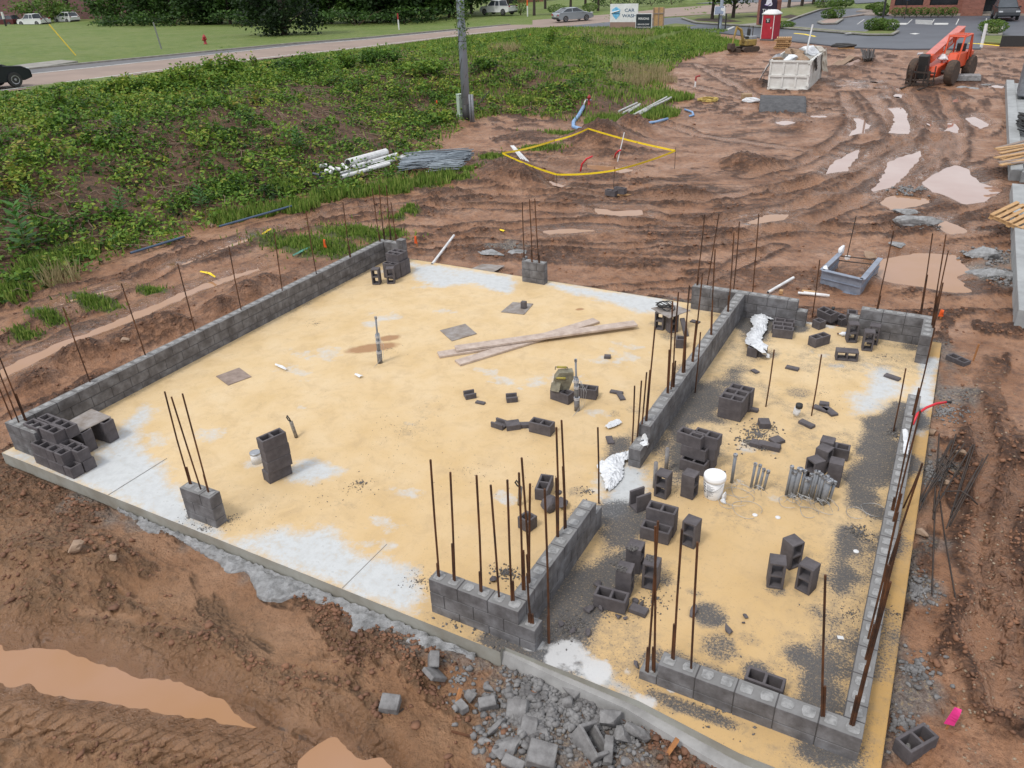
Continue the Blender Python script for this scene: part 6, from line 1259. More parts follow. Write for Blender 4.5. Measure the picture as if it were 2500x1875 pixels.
for l,a,z,mm_ in [('long brown board in the scrap heap right of the container',[(2040,158),(2075,134),(2088,139),(2052,162)],.2,TAN),('pale board in the scrap heap right of the container',[(2068,156),(2096,144),(2104,152),(2082,164)],.15,mat('pinkish_board',(.36,.25,.21),None,5,.9,bs=0)),('dark board in the scrap heap right of the container',[(2038,160),(2070,150),(2078,156),(2046,165)],.12,WOODG),('fourth board at the left of the scrap heap',[(2030,158),(2050,146),(2058,150),(2040,160)],.1,TAN)]: board(l,a,z,.05,mm_)
def matg():
    A,B=W(1852,276,0),W(1968,278,0); C_,D=W(1965,236,.3),W(1856,233,.3); t=M(); m_=mat('geo_mat',(.10,.10,.105),(.055,.055,.06),4,.85,bs=.5,bd=.02,bsc=40)
    V=[];n=16
    for i in range(n+1):
        for j in range(9):
            u,v=i/n,j/8; p=(A*(1-u)+B*u)*(1-v)+(D*(1-u)+C_*u)*v; V.append((p[0],p[1],p[2]+.25*math.sin(v*3.1)*(.9+.1*math.sin(u*9))+.02))
    t.add(V,[(i*9+j,(i+1)*9+j,(i+1)*9+j+1,i*9+j+1) for i in range(n) for j in range(8)]); o=t.obj('mesh_roll',m_,smooth=True); s=o.modifiers.new('t','SOLIDIFY'); s.thickness=.06; tag(o,'dark grey roll of mesh matting lying in front of the container','mesh roll')
matg()
c=W(1822,243,0); m=M(); m.box((0,0,.15),(.5,.35,.3)); o=m.obj('carton',mat('carton',(.36,.25,.15),None,9,.8,bs=0),bev=.02); o.location=tuple(c); o.rotation_euler=(0,0,.5); tag(o,'brown carton left of the mesh roll','carton'); mm=M(); mm.rock((0,0,0),(.9,.6,.3),5,3,.5); o=mm.obj('white_bag',PLAS); o.location=tuple(W(1840,246,.1)); tag(o,'white bag beside the carton','bag')
def slabs():
    t=thing('concrete_slab_piece','broken flat grey concrete piece in front of the telehandler wheel','concrete piece',tuple(W(2357,198,0)),.1); m=M(); m.box((0,0,.2),(1.45,.7,.32),taper=.95); m.obj('slab_piece',MATS['rough_spill'],t,bev=.03)
    for k,(px,py,s) in enumerate([(2350,213,.9),(2380,216,1.0),(2400,208,.7)]): c=W(px,py,0); mm=M(); mm.rock((0,0,0),(s,s*.5,.18),k,2,.5); o=mm.obj('concrete_piece',MATS['rough_spill']); o.location=tuple(c); tag(o,['left low slab of crumbled concrete by the telehandler','middle low slab of crumbled concrete by the telehandler','right low slab of crumbled concrete by the telehandler'][k],'concrete piece')
slabs()
# ================= RIGHT FOUNDATION =================
def found():
    t=thing('foundation','pale grey foundation walls of the second building along the right edge','foundation',(0,0,0)); FM=mat('fresh_concrete',(.36,.375,.38),(.27,.28,.285),2,.75,bs=.15)
    m=M(); m.box((14.26,35.1,.12),(.36,21.2,.42)); m.box((17,24.45,.12),(5.2,.4,.42)); m.obj('stem_wall',FM,t,bev=.01); m=M(); m.box((14.28,17.25,.1),(.36,10.7,.46)); m.box((17,22.4,.1),(5.2,.35,.46)); m.obj('stem_wall',FM,t,bev=.01)
    m=M(); m.box((17.1,35.2,.02),(5.4,20.9,.3)); m.obj('floor',FM,t); m=M(); m.box((17.1,17.2,-.05),(5.2,10.4,.3)); m.obj('floor',FM,t)
found()
sheaf('tangle of black formwork stakes on the foundation',(2478,300),(2485,320),(2530,312),(2530,340),60,.03,BLACK,'black_stakes','stakes',.35,.5)
for i in range(16):
    a=(2425+rnd.uniform(0,40),362+i*2.6+rnd.uniform(-4,4)); b=(2535,340+i*3.2+rnd.uniform(-6,6)); z=.35+rnd.uniform(0,.35)
    plank('rough board number %s from the far side of the foundation lumber pile'%['one','two','three','four','five','six','seven','eight','nine','ten','eleven','twelve','thirteen','fourteen','fifteen','sixteen'][i],a,b,z,z+.1,.14,.04,PINE if i%3 else WOODG).__setitem__('group','boards piled on the right foundation')
c=W(2490,215,.3); mm=M(); mm.box((15.3,41.,1.0),(1.6,1.9,1.4)); tag(mm.obj('covered_pallet',mat('grey_cover',(.2,.21,.23),(.12,.125,.14),6,.7,bs=.4,bd=.02,bsc=25),bev=.06),'grey wrapped block pallet on the foundation slab','covered pallet')
# ================= ROADS AND PAVING =================
ROADM,nt,b,tc=newmat('road_tan'); co=tc.outputs['Object']
nt.links.new(mixc(nt,math_(nt,'MULTIPLY',noise(nt,6,5,.8,co),.4),ramp(nt,noise(nt,.35,4,.6,co),[(.35,(.25,.185,.15)),(.65,(.32,.235,.19))]),(.2,.165,.15)),b.inputs['Base Color']); b.inputs['Roughness'].default_value=.8
def asph(name,a,b_):
    m,nt,b,tc=newmat(name); co=tc.outputs['Object']
    nt.links.new(mixc(nt,math_(nt,'MULTIPLY',noise(nt,14,4,.8,co),.35),ramp(nt,noise(nt,.3,5,.65,co),[(.35,a),(.65,b_)]),(.17,.18,.2)),b.inputs['Base Color']); b.inputs['Roughness'].default_value=.55; b.inputs['Specular IOR Level'].default_value=.35; return m
ASP=asph('asphalt_wet',(.055,.062,.078),(.085,.095,.115)); PATCH=asph('asphalt_patch',(.07,.068,.072),(.11,.10,.10))
LINE=mat('road_line',(.62,.62,.60),(.42,.42,.40),3,.7,bs=0); KERB=mat('kerb',(.30,.29,.26),(.2,.19,.17),2,.85,bs=.1)
GRS=MATS['mud_ground']
def ribbon(name,xl,xr,y0,y1,dz,m_,step=2.,lab=None):   # strip of road along y; xl,xr functions of y
    ys=np.arange(y0,y1+.01,step); V=[]
    for y in ys: z=float(zroad(y))+dz; V+= [(xl(y),y,z),((xl(y)+xr(y))/2,y,z+.02),(xr(y),y,z)]
    mm=M(); mm.add(V,[q for i in range(len(ys)-1) for q in ((3*i,3*i+1,3*i+4,3*i+3),(3*i+1,3*i+2,3*i+5,3*i+4))]); return tag(mm.obj(name,m_),kind='structure')
near=lambda y: float(np.interp(y,[-60,19,32,41,47,65,77,84],[-32,-31,-32,-31.6,-31,-31.3,-30.3,-28]))
far_=lambda y: float(np.interp(y,[-60,19,40,51,58,76,88,96],[-43.5,-43,-42,-41.5,-39.5,-37.8,-36.5,-34.5]))
ribbon('road',far_,near,-60,84,.035,ROADM)
ribbon('road_patch',lambda y: far_(y)+.15,lambda y: far_(y)+float(np.interp(y,[0,30,40,60,80],[3.4,3.2,2.4,1.0,.3])),-60,80,.05,PATCH)
ribbon('road_marking',lambda y: far_(y)+float(np.interp(y,[0,30,40,60,80],[3.6,3.4,2.7,1.5,.9])),lambda y: far_(y)+float(np.interp(y,[0,30,40,60,80],[3.72,3.52,2.82,1.62,1.02])),-60,80,.058,LINE)
ribbon('road_marking',lambda y: near(y)-.75,lambda y: near(y)-.63,-60,78,.058,LINE)
def kerbline(pts,w_=.3,h_=.14,name='kerb',z=None):
    P=[np.array(p) for p in pts]; mm=M(); V=[];n=len(P)
    for i,p in enumerate(P):
        t=P[min(i+1,n-1)]-P[max(i-1,0)]; t=t/np.linalg.norm(t); nn=np.array([-t[1],t[0]])*w_/2; zz=(float(zroad(p[1])) if z is None else z)
        V+= [(p[0]-nn[0],p[1]-nn[1],zz-.1),(p[0]-nn[0],p[1]-nn[1],zz+h_),(p[0]+nn[0],p[1]+nn[1],zz+h_),(p[0]+nn[0],p[1]+nn[1],zz-.1)]
    mm.add(V,[(4*i+l,4*i+4+l,4*i+5+l,4*i+1+l) for i in range(n-1) for l in range(3)]); o=mm.obj(name,KERB); return tag(o,kind='structure')
kerbline([(far_(y)-.15,y) for y in np.arange(-40,88,4)])
mm=M(); mm.prism([(a,b_) for a,b_ in P2([(45,176),(120,161),(190,150),(150,147),(60,157),(-40,172),(-40,190)],1.6)],1.3,1.63); tag(mm.obj('pavement',KERB),kind='structure')
def flat(name,px,z,m_,th=.03,kind='structure'):
    p=P2(px,z) if not callable(px) else px; mm=M(); mm.prism(p,z-th,z)
    import bmesh
    o=mm.obj(name,m_); bm=bmesh.new(); bm.from_mesh(o.data); bmesh.ops.triangulate(bm,faces=[f for f in bm.faces if len(f.verts)>4]); bm.to_mesh(o.data); bm.free(); return tag(o,kind=kind)
flat('road',[(1300,71),(1360,67),(1420,62),(1621,41),(1720,35),(1849,28),(1990,5),(2060,-8),(1900,-12),(1800,8),(1643,19),(1485,35),(1380,43),(1300,49)],.06,ROADM,.1)
flat('asphalt',[(1330,70),(1420,60),(1560,47),(1660,42),(1700,54),(1862,67),(1905,60),(1950,40),(1990,24),(2100,20),(2180,40),(2500,38),(2700,45),(2700,92),(2395,85),(2395,118),(2200,119),(2070,115),(1925,99),(1830,88),(1700,73),(1500,68)],.085,ASP,.1)
LAWN=leafmat('lawn',[(.1,.16,.035)]*2); 
def lawnmat():
    m,nt,b,tc=newmat('lawn_grass'); co=tc.outputs['Object']; nt.links.new(mixc(nt,math_(nt,'MULTIPLY',noise(nt,12,4,.8,co),.45),ramp(nt,noise(nt,.8,5,.7,co),[(.3,(.10,.15,.035)),(.5,(.16,.18,.05)),(.7,(.25,.22,.09))]),(.06,.09,.02)),b.inputs['Base Color']); b.inputs['Roughness'].default_value=.95; return m
LG=lawnmat()
MULCH=mat('mulch',(.055,.032,.022),(.03,.02,.016),3,.95,bs=.3)
def island(px,z=.12,m_=None,k=True):
    flat('verge',px,z+.1,m_ or LG,.2)
    if k: q=P2(px,z+.1); kerbline(q+q[:1],.3,.0,z=z+.13)
island([(1700,54),(1842,63),(1896,66),(1906,58),(1944,42),(2000,23),(2055,16),(1985,8),(1925,18),(1849,30),(1760,35),(1665,43)])
island([(1905,66),(2060,78),(2120,83),(2178,83),(2192,76),(2176,69),(2132,71),(2112,77),(2056,75),(1912,63)])
island([(1998,53),(2010,57),(2040,56),(2056,46),(2049,43),(2030,42)],m_=mat('path_pink',(.36,.27,.23),None,3,.9,bs=0)); island([(2408,84),(2442,84),(2446,64),(2424,60),(2404,64)])
flat('verge',[(2397,86),(2700,92),(2700,112),(2500,108),(2395,102)],.14,LG,.1); flat('verge',[(1650,57),(1700,62),(1660,68),(1600,64)],.1,LG,.05)
flat('mulch_bed',[(1690,49),(1770,55),(1812,52),(1760,45),(1705,45)],.235,MULCH,.03); flat('mulch_bed',[(1815,39),(1850,43),(1848,38)],.235,MULCH,.03); flat('mulch_bed',[(1903,42),(1925,45),(1955,40),(1930,35)],.235,MULCH,.03)
flat('pavement',[(2050,43),(2110,35),(2170,36),(2500,34),(2700,38),(2700,32),(2170,30),(2090,27),(2110,22),(2150,24)],.2,mat('path_stone',(.30,.25,.22),None,2,.85,bs=0),.15)
flat('pavement',[(1700,8),(1900,-9),(2150,-12),(2160,4),(2090,8),(2080,2)],.1,ASP,.1)
flat('pavement',[(1800,60),(1845,62),(1873,54),(1842,56)],.235,KERB,.03)
def mark(pts,name='parking_marking',z=.095): flat(name,pts,z,LINE,.006)
for x0,y0,x1,y1 in [(2110,47,2093,59),(2172,47,2160,57),(2227,47,2214,59),(2281,47,2273,59),(2341,46,2334,60),(2409,44,2405,59)]: mark([(x0-1.2,y0),(x0+1.2,y0),(x1+1.2,y1),(x1-1.2,y1)])
for k in range(5): mark([(2235,48+2.2*k),(2276,50+2.2*k),(2276,51+2.2*k),(2235,49+2.2*k)])
mark([(2178,56),(2214,56),(2213,60),(2178,60)]); mark([(2282,56),(2316,56),(2314,60),(2280,60)]); mark([(2220,82),(2234,80.5),(2246,82),(2234,84)]); mark([(2002,36),(2010,34),(2060,36),(2060,38)],z=.096); mark([(1772,71),(1790,64),(1795,65),(1778,73)]); mark([(2060,81),(2076,80),(2080,81),(2066,82)],z=.25)
# ================= BUILDINGS =================
def brick(name,c1,c2,mo,sc):
    m,nt,b,tc=newmat(name); br=nt.nodes.new('ShaderNodeTexBrick'); br.inputs['Scale'].default_value=sc; mp=nt.nodes.new('ShaderNodeMapping'); mp.inputs['Rotation'].default_value=(math.pi/2,0,0); nt.links.new(tc.outputs['Object'],mp.inputs[0]); nt.links.new(mp.outputs[0],br.inputs['Vector'])
    br.inputs['Color1'].default_value=(*c1,1); br.inputs['Color2'].default_value=(*c2,1); br.inputs['Mortar'].default_value=(*mo,1); br.inputs['Mortar Size'].default_value=.012; nt.links.new(br.outputs['Color'],b.inputs['Base Color']); b.inputs['Roughness'].default_value=.9; return m
BR1=brick('brick_red',(.20,.075,.055),(.28,.11,.08),(.2,.15,.13),2.2); BR2=brick('brick_plum',(.115,.055,.055),(.17,.08,.075),(.14,.1,.1),1.6)
GLS=mat('dark_glass',(.012,.014,.018),(.02,.022,.026),1,.12,bs=0)
def box_thing(parent,name,c,d,m_,R=None,bev=0): m=M(); m.box(c,d,R); return m.obj(name,m_,parent,bev=bev)
t=thing('brick_building','red brick building with dark window bands across the parking lot','building',(0,0,0)); A=W(2168,37,.1); B=W(2395,38,.1); yb=float((A[1]+B[1])/2)+1.0
x0=float(A[0]); x1=float(W(2345,36,.1)[0])
box_thing(t,'wall',((x0+x1)/2,yb+.25,.55),(x1-x0,.5,.9),BR1); box_thing(t,'wall',((x0+x1)/2,yb+.25,3.8),(x1-x0,.5,2.4),BR1)
box_thing(t,'side_wall',(x0+.25,yb+6,2.5),(.5,11,5),BR1); 
for f0,f1 in ((0,.06),(.46,.55),(.93,1.0)): xa=x0+(x1-x0)*f0; xb=x0+(x1-x0)*f1; box_thing(t,'pier',((xa+xb)/2,yb+.24,1.8),(xb-xa,.49,1.6),BR1)
for f0,f1 in ((.06,.46),(.55,.93)): xa=x0+(x1-x0)*f0; xb=x0+(x1-x0)*f1; box_thing(t,'window',((xa+xb)/2,yb+.3,1.8),(xb-xa,.1,1.6),GLS)
xd=float(W(2398,36,.1)[0]); xe=float(W(2450,34,.1)[0]); xf=xe+22
box_thing(t,'pillar',((x1+xd)/2,yb-.4,2.5),(xd-x1,1.6,5),BR1); box_thing(t,'door',((xd+xe)/2,yb+.6,2.2),(xe-xd,.2,4.4),GLS); box_thing(t,'wall',((xe+xf)/2,yb-.2,2.5),(xf-xe,.6,5),BR1); box_thing(t,'door_step',((xd+xe)/2,yb+.2,.3),(xe-xd,.6,.12),KERB); box_thing(t,'roof',((x0+xf)/2,yb+6.5,5.1),(xf-x0,13,.3),GLS)
t=thing('brick_building','dark plum brick building behind the parked white cars at far left','building',(0,0,0)); A=W(80,57,0); B=W(268,56,0); d=(B-A); an_=math.atan2(d[1],d[0])
Rz=rot(0,0,an_); c=(A+B)/2+np.array([-math.sin(an_)*9,math.cos(an_)*9,3.5]); box_thing(t,'wall',tuple(c+(Rz@np.array([-14,0,0]))),(np.linalg.norm(d)+28,9,8),BR2,Rz)
for f in (.22,.5,.86): q=A+d*f+np.array([math.sin(an_)*-4.3,math.cos(an_)*4.3,3.4]); box_thing(t,'wall_lamp',tuple(q),(.8,.5,.8),BLACK,Rz)
t=thing('brick_building','distant brick building with a glazed entrance behind the grey pole','building',(0,0,0)); c=W(1215,12,0); box_thing(t,'wall',(c[0],c[1]+8,3),(8,6,6),BR1,rot(0,0,.6)); box_thing(t,'window',tuple(W(1211,14,0)+np.array([0,4.,3])),(3.5,.6,6),GLS,rot(0,0,.6))
# ================= VEHICLES =================
CARG=mat('car_glass',(.035,.045,.055),(.06,.07,.085),1,.12,bs=0); TAIL=mat('tail_light',(.35,.01,.015),None,9,.25,bs=0); HEAD=mat('head_light',(.6,.62,.65),None,9,.15,bs=0); ALLOY=mat('alloy',(.42,.43,.45),(.2,.2,.21),9,.35,.6,bs=0)
def paint(n,c,met=.0): return mat(n,c,tuple(v*.9 for v in c),.6,.28,met,bs=0)
def car(label,loc,rz,pm,kind='sedan',cat='car',name='parked_car',grp=None):
    t=thing(name,label,cat,loc,rz,grp)
    P=dict(sedan=dict(hw=.91,body=[(-2.4,.38),(-2.42,.8),(-2.3,1.0),(-1.7,1.06),(.95,.98),(2.1,.82),(2.4,.62),(2.42,.36),(2.0,.26),(-2.1,.26)],gh=[(-1.95,1.03),(-1.15,1.42),(.2,1.46),(1.15,.98)],wx=(-1.45,1.42),wr=.34),
      suv=dict(hw=.95,body=[(-2.35,.42),(-2.38,1.0),(-2.25,1.1),(.95,1.08),(1.95,.98),(2.35,.78),(2.38,.42),(2.0,.32),(-2.1,.32)],gh=[(-2.2,1.09),(-1.85,1.62),(-.1,1.7),(1.1,1.08)],wx=(-1.4,1.42),wr=.37),
      pickup=dict(hw=.98,body=[(-2.8,.5),(-2.82,1.15),(-.95,1.16),(1.1,1.16),(2.45,1.08),(2.72,.85),(2.74,.5),(2.3,.4),(-2.4,.4)],gh=[(-1.0,1.16),(-.85,1.8),(.55,1.84),(1.3,1.16)],wx=(-1.75,1.8),wr=.42))[kind]
    hw=P['hw']; m=M(); Pb=P['body']; n=len(Pb); V=[]
    for y,k in ((-hw*.93,0),(-hw,1),(hw,1),(hw*.93,0)):
        for x,z in Pb: V.append((x*(1 if k else .985),y,z if k==0 else z*1.0-(.03 if z>.6 else -.02)))
    f=[tuple(range(n)),tuple(range(3*n,4*n))[::-1]]+[(a*n+i,a*n+(i+1)%n,(a+1)*n+(i+1)%n,(a+1)*n+i) for a in range(3) for i in range(n)]
    m.add(V,[q[::-1] for q in f]); m.obj('body',pm,t,bev=.03)
    g=P['gh']; top=hw*.72; bot=hw*.88; m=M(); V=[(x,s*(bot if i in(0,3) else top),z) for s in (-1,1) for i,(x,z) in enumerate(g)]; m.add(V,[(0,1,2,3),(7,6,5,4),(0,4,5,1),(1,5,6,2),(2,6,7,3)]); m.obj('glasshouse',CARG,t)
    m=M(); (xa,za),(xb,zb)=g[1],g[2]; m.add([(xa-.03,-top*.97,za+.012),(xb+.03,-top*.97,zb+.012),(xb+.03,top*.97,zb+.012),(xa-.03,top*.97,za+.012),(xa,0,za+.05),(xb,0,zb+.05)],[(0,1,5,4),(4,5,2,3)]); m.obj('roof',pm,t)
    m=M()
    for s in (-1,1):
        for (p,q) in ((0,1),(3,2)): m.tube([(g[p][0],s*bot,g[p][1]),(g[q][0],s*top,g[q][1])],.04,4)
        xm=(g[1][0]+g[2][0])/2; m.tube([(xm,s*bot,(g[0][1]+g[3][1])/2),(xm,s*top,(za+zb)/2)],.04,4); m.tube([(g[1][0],s*top,g[1][1]),(g[2][0],s*top,g[2][1])],.035,4)
    m.obj('pillar',pm,t)
    for x in P['wx']:
        for s in (-1,1):
            R_=P['wr']; mm=M(); mm.lathe([(R_*.6,-.11),(R_*.95,-.11),(R_,-.07),(R_,.07),(R_*.95,.11),(R_*.6,.11)],18); v=mm.v[0]; mm.v[0]=np.c_[v[:,0]+x,v[:,2]*s+s*(hw-.08),v[:,1]+R_]; wh=mm.obj('wheel',BLACK,t)
            mm=M(); mm.lathe([(R_*.64,.1),(R_*.6,.12),(R_*.3,.09),(R_*.12,.12),(0,.12)],10); v=mm.v[0]; mm.v[0]=np.c_[v[:,0]+x,v[:,2]*s+s*(hw-.08),v[:,1]+R_]; mm.obj('rim',ALLOY,wh)
    xr=Pb[0][0]; xf_=Pb[6][0]
    for s in (-1,1):
        box_thing(t,'tail_light',(xr+.02,s*hw*.76,Pb[1][1]-.02),(.08,.3,.16),TAIL); box_thing(t,'headlight',(xf_-.12,s*hw*.74,Pb[5][1]+.02),(.2,.34,.12),HEAD); box_thing(t,'mirror',(g[3][0]-.25,s*(hw+.06),g[3][1]+.05),(.12,.16,.12),pm)
    box_thing(t,'number_plate',(xr-.015,0,Pb[1][1]-.12),(.02,.4,.14),mat('plate',(.6,.6,.62),None,9,.5,bs=0)); box_thing(t,'bumper',(xr+.0,0,.42),(.1,hw*1.7,.16),BLACK)
    if kind=='pickup':
        m=M(); m.box((-1.88,0,1.17),(1.6,hw*1.65,.03)); m.obj('cargo_bed',BLACK,t)
    return t
SIL=paint('silver_paint',(.36,.40,.43),.55); WHP=paint('white_car_paint',(.72,.73,.74)); BKP=paint('black_car_paint',(.015,.018,.024)); MAR=paint('maroon_paint',(.10,.02,.025)); DKB=paint('dark_car_paint',(.035,.04,.048),.2)
a=W(1398,52,.06); h1=W(1500,44,.06)-W(1380,55,.06); car('silver sedan driving away on the road beyond the bank',(a[0],a[1],.1),math.atan2(h1[1],h1[0])-.12,SIL,name='car')
a=W(-38,222,1.9); car('black car cut off by the left edge of the picture',(a[0]-.3,a[1],float(zroad(a[1]))+.05),1.5,BKP,'suv',name='car')
a=W(166,58,0); car('white suv parked before the plum brick wall',(a[0],a[1],.1),3.1,WHP,'suv','suv'); a=W(86,66,0); car('white pickup truck parked left of the white suv',(a[0],a[1],.1),3.25,WHP,'pickup','pickup'); a=W(18,66,0); car('maroon car parked at the far left edge',(a[0],a[1],.1),3.4,MAR,'suv','car')
a=W(1217,38,0); car('white pickup truck half hidden behind the grey pole',(a[0],a[1],.1),2.9,WHP,'pickup','pickup'); a=W(2450,48,.1); car('dark suv facing the camera by the brick building',(a[0],a[1],.15),-1.45,DKB,'suv','suv')
# ================= SIGNS AND POSTS =================
def signs():
    # car wash panel
    A=W(1489,77,0);B=W(1556,77,0); d=B-A; an_=math.atan2(d[1],d[0]); L=np.linalg.norm(d); t=thing('billboard','large white car wash sign board on a tan footing board','sign',((A[0]+B[0])/2,(A[1]+B[1])/2,0),an_)
    box_thing(t,'footing_board',(-.02*L,0,.45),(L*.95,.1,.85),mat('tan_panel',(.30,.20,.16),(.24,.16,.13),1.5,.8,bs=0)); box_thing(t,'panel',(0,0,1.72),(L,.1,1.68),WHITEP)
    BL=mat('sign_blue',(.03,.10,.20),None,9,.5,bs=0); text('CAR',.42,BL,t,(.20*L,-.06,1.95),(math.pi/2,0,0),xs=1.25); text('WASH',.42,BL,t,(.20*L,-.06,1.45),(math.pi/2,0,0),xs=1.25)
    sh=[(0,-.62),(.36,-.25),(.44,.3),(.22,.42),(0,.55),(-.22,.42),(-.44,.3),(-.36,-.25)]; m=M(); m.prism(sh,-.012,.012,rot(math.pi/2,0,0),(-.28*L,-.06,1.75)); m.obj('shield_logo',mat('logo_blue',(.06,.32,.62),(.25,.55,.75),3,.4,bs=0),t)
    m=M(); m.tube([(-.28*L-.5,-.085,1.75),(-.28*L-.1,-.085,1.85),(-.28*L+.35,-.085,1.95)],.06,6); m.obj('logo_swoosh',WHITEP,t); text('Century',.26,BL,t,(-.28*L,-.1,1.72),(math.pi/2,0,0))
    for x in (-.45,.45): box_thing(t,'post',(x*L,.12,1.2),(.1,.1,2.5),PINE)
    A=W(1553,82,0);B=W(1593,82,0); d=B-A; L=np.linalg.norm(d); an_=math.atan2(d[1],d[0])-.05; t=thing('contractor_sign','black contractor sign with a white border in front of the plywood panel','sign',((A[0]+B[0])/2,(A[1]+B[1])/2-.3,.1),an_)
    box_thing(t,'border',(0,0,.9),(L,.05,1.65),WHITEP); box_thing(t,'panel',(0,-.03,.9),(L*.93,.03,1.53),mat('sign_black',(.02,.03,.04),None,9,.4,bs=0))
    for s_,z,sz in (('PERSONS',1.25,.27),('SERVICES CORP',.75,.17),('CONSTRUCTION GROUP',.5,.125),('www.personsservices.com',.34,.07)): text(s_,sz,LETW,t,(0,-.055,z),(math.pi/2,0,0))
    A=W(1594,77,0);B=W(1618,70,0); t=thing('plywood_sign','bare plywood sign panel on two posts behind the black sign','panel',((A[0]+B[0])/2,(A[1]+B[1])/2,0),.35); box_thing(t,'sheet',(0,0,1.25),(1.15,.03,1.7),PINE)
    for x in (-.5,0,.5): box_thing(t,'stud',(x,-.05,1.25),(.09,.07,1.7),WOODG)
    box_thing(t,'rail',(0,-.05,1.55),(1.15,.06,.1),WOODG)
    for x in (-.4,.4): box_thing(t,'post',(x,.05,.3),(.09,.09,1.0),PINE)
    # restaurant sign
    A=W(1853,64,.1);B=W(1890,66,.1); d=B-A; L=np.linalg.norm(d)*1.0; an_=math.atan2(d[1],d[0]); t=thing('restaurant_sign','black arched restaurant sign with a white bell on a brick pier','sign',((A[0]+B[0])/2,(A[1]+B[1])/2,.1),an_)
    box_thing(t,'brick_pier',(-.12,.25,1.2),(L*1.1+.35,.5,2.4),BR1); m=M(); pr=[(-L/2,.25),(L/2,.25),(L/2,2.2)]+[(L/2*math.cos(a),2.2+.72*math.sin(a)) for a in np.linspace(0,math.pi,14)[1:-1]]+[(-L/2,2.2)]; m.prism(pr,-.08,.08,rot(math.pi/2,0,0),(.1,-.12,0)); m.obj('panel',mat('sign_purple_black',(.022,.012,.035),None,9,.35,bs=0),t)
    m=M(); m.prism([(-.36,0),(-.2,.08),(-.1,.55),(.05,.8),(.25,.85),(.42,.7),(.48,.3),(.6,.05),(.5,-.1),(.1,-.12),(-.2,-.1)],-.01,.01,rot(math.pi/2,0,0),(.02,-.22,1.98)); m.obj('bell_emblem',mat('bell_white',(.75,.72,.8),None,9,.4,bs=0),t)
    m=M(); m.tube([(-.32,-.24,1.95),(.05,-.24,1.88),(.45,-.24,2.1)],.035,6); m.obj('bell_rim',mat('bell_purple',(.10,.03,.22),None,9,.4,bs=0),t)
    for s_,z,sz in (('TACO',1.42,.44),('BELL',.98,.44),('DRIVE THRU',.5,.19)): text(s_,sz,LETW,t,(.1,-.215,z),(math.pi/2,0,0),xs=1.05)
signs()
def post(name,label,cat,px,py,parts,z=0,lean=(0,0)):
    b=G(px,py,8) if z is None else W(px,py,z); t=thing(name,label,cat,tuple(b))
    for nm,z0,z1,r,mm_ in parts: m=M(); m.tube([(lean[0]*z0,lean[1]*z0,z0),(lean[0]*z1,lean[1]*z1,z1)],r,8); m.obj(nm,mm_,t)
    return t
post('marker_post','white marker post with a red top on the far verge','post',974,70,[('post',-.1,.9,.07,WHITEP),('red_top',.9,1.5,.08,MATS['hydrant_red'])],.75); post('marker_post','white marker post with a red tip beside the silver sedan','post',1288,38,[('post',-.1,1.2,.09,WHITEP),('red_top',1.2,2.0,.09,ORFLAG)],.1)
post('sign_post','leaning grey post in the lawn left of the fire hydrant','post',394,119,[('post',-.1,2.1,.06,mat('post_grey',(.2,.21,.2),None,9,.7,bs=0))],1.2,(-.12,0)); post('utility_marker','short dark marker with a white top at far left','post',18,74,[('post',0,1.6,.15,BLACK),('white_top',1.6,2.6,.16,WHITEP)],0)
b=W(502,108,1.0); t=thing('fire_hydrant','red fire hydrant on the lawn beyond the road','hydrant',(b[0],b[1],float(zroad(b[1])))); m=M(); m.lathe([(.17,0),(.17,.08),(.12,.1),(.12,.55),(.17,.57),(.17,.62),(.13,.75),(.04,.82),(.04,.88),(0,.88)],14); m.obj('barrel',MATS['hydrant_red'],t,True); m=M(); m.tube([(-.25,0,.48),(.25,0,.48)],.07,8); m.tube([(0,-.25,.42),(0,0,.42)],.08,8); m.obj('outlet',MATS['hydrant_red'],t,True)
A=W(190,141,1.2); B=W(118,56,6.); t=thing('guy_wire','yellow sleeved guy wire slanting over the lawn','guy wire',tuple(A)); B=A+ (W(120,58,1.2)-A)*.0+np.array([-2.9,-1.0,3.6]); 
bb=min(((math.hypot(proj(A+np.array([dx,-.3*abs(dx),dz]))[0]-120,proj(A+np.array([dx,-.3*abs(dx),dz]))[1]-58)),dx,dz) for dx in np.arange(-6,0,.1) for dz in np.arange(1,7,.1)); V_=np.array([bb[1],-.3*abs(bb[1]),bb[2]])
m=M(); m.tube([(0,0,0),tuple(V_)],.05,6); m.obj('yellow_sleeve',mat('sleeve_yellow',(.6,.45,.03),None,9,.5,bs=0),t); m=M(); m.tube([tuple(V_),tuple(V_*2.6)],.03,5); m.obj('wire',DKST,t); box_thing(t,'anchor',(0,0,.05),(.3,.3,.2),KERB)
t=post('solar_post','grey pole carrying a small solar panel and box by the entrance','pole',1757,72,[('pole',-.1,7,.16,MATS['pole_grey'])],0); m=M(); m.box((-.1,-.35,1.75),(.85,.06,.75),rot(-.5,0,.2)); m.obj('solar_panel',mat('solar_blue',(.10,.14,.22),None,9,.3,bs=0),t); m=M(); m.box((-.1,-.31,1.72),(.95,.05,.85),rot(-.5,0,.2)); m.obj('panel_frame',WHITEP,t); box_thing(t,'control_box',(.25,-.2,1.6),(.4,.3,.7),WHITEP)
for px,l in [(1770,'dark post right of the solar panel pole'),(1753,'dark post left of the solar panel pole')]: post('short_post',l,'post',px,74,[('post',0,1.5,.07,BLACK)],0)
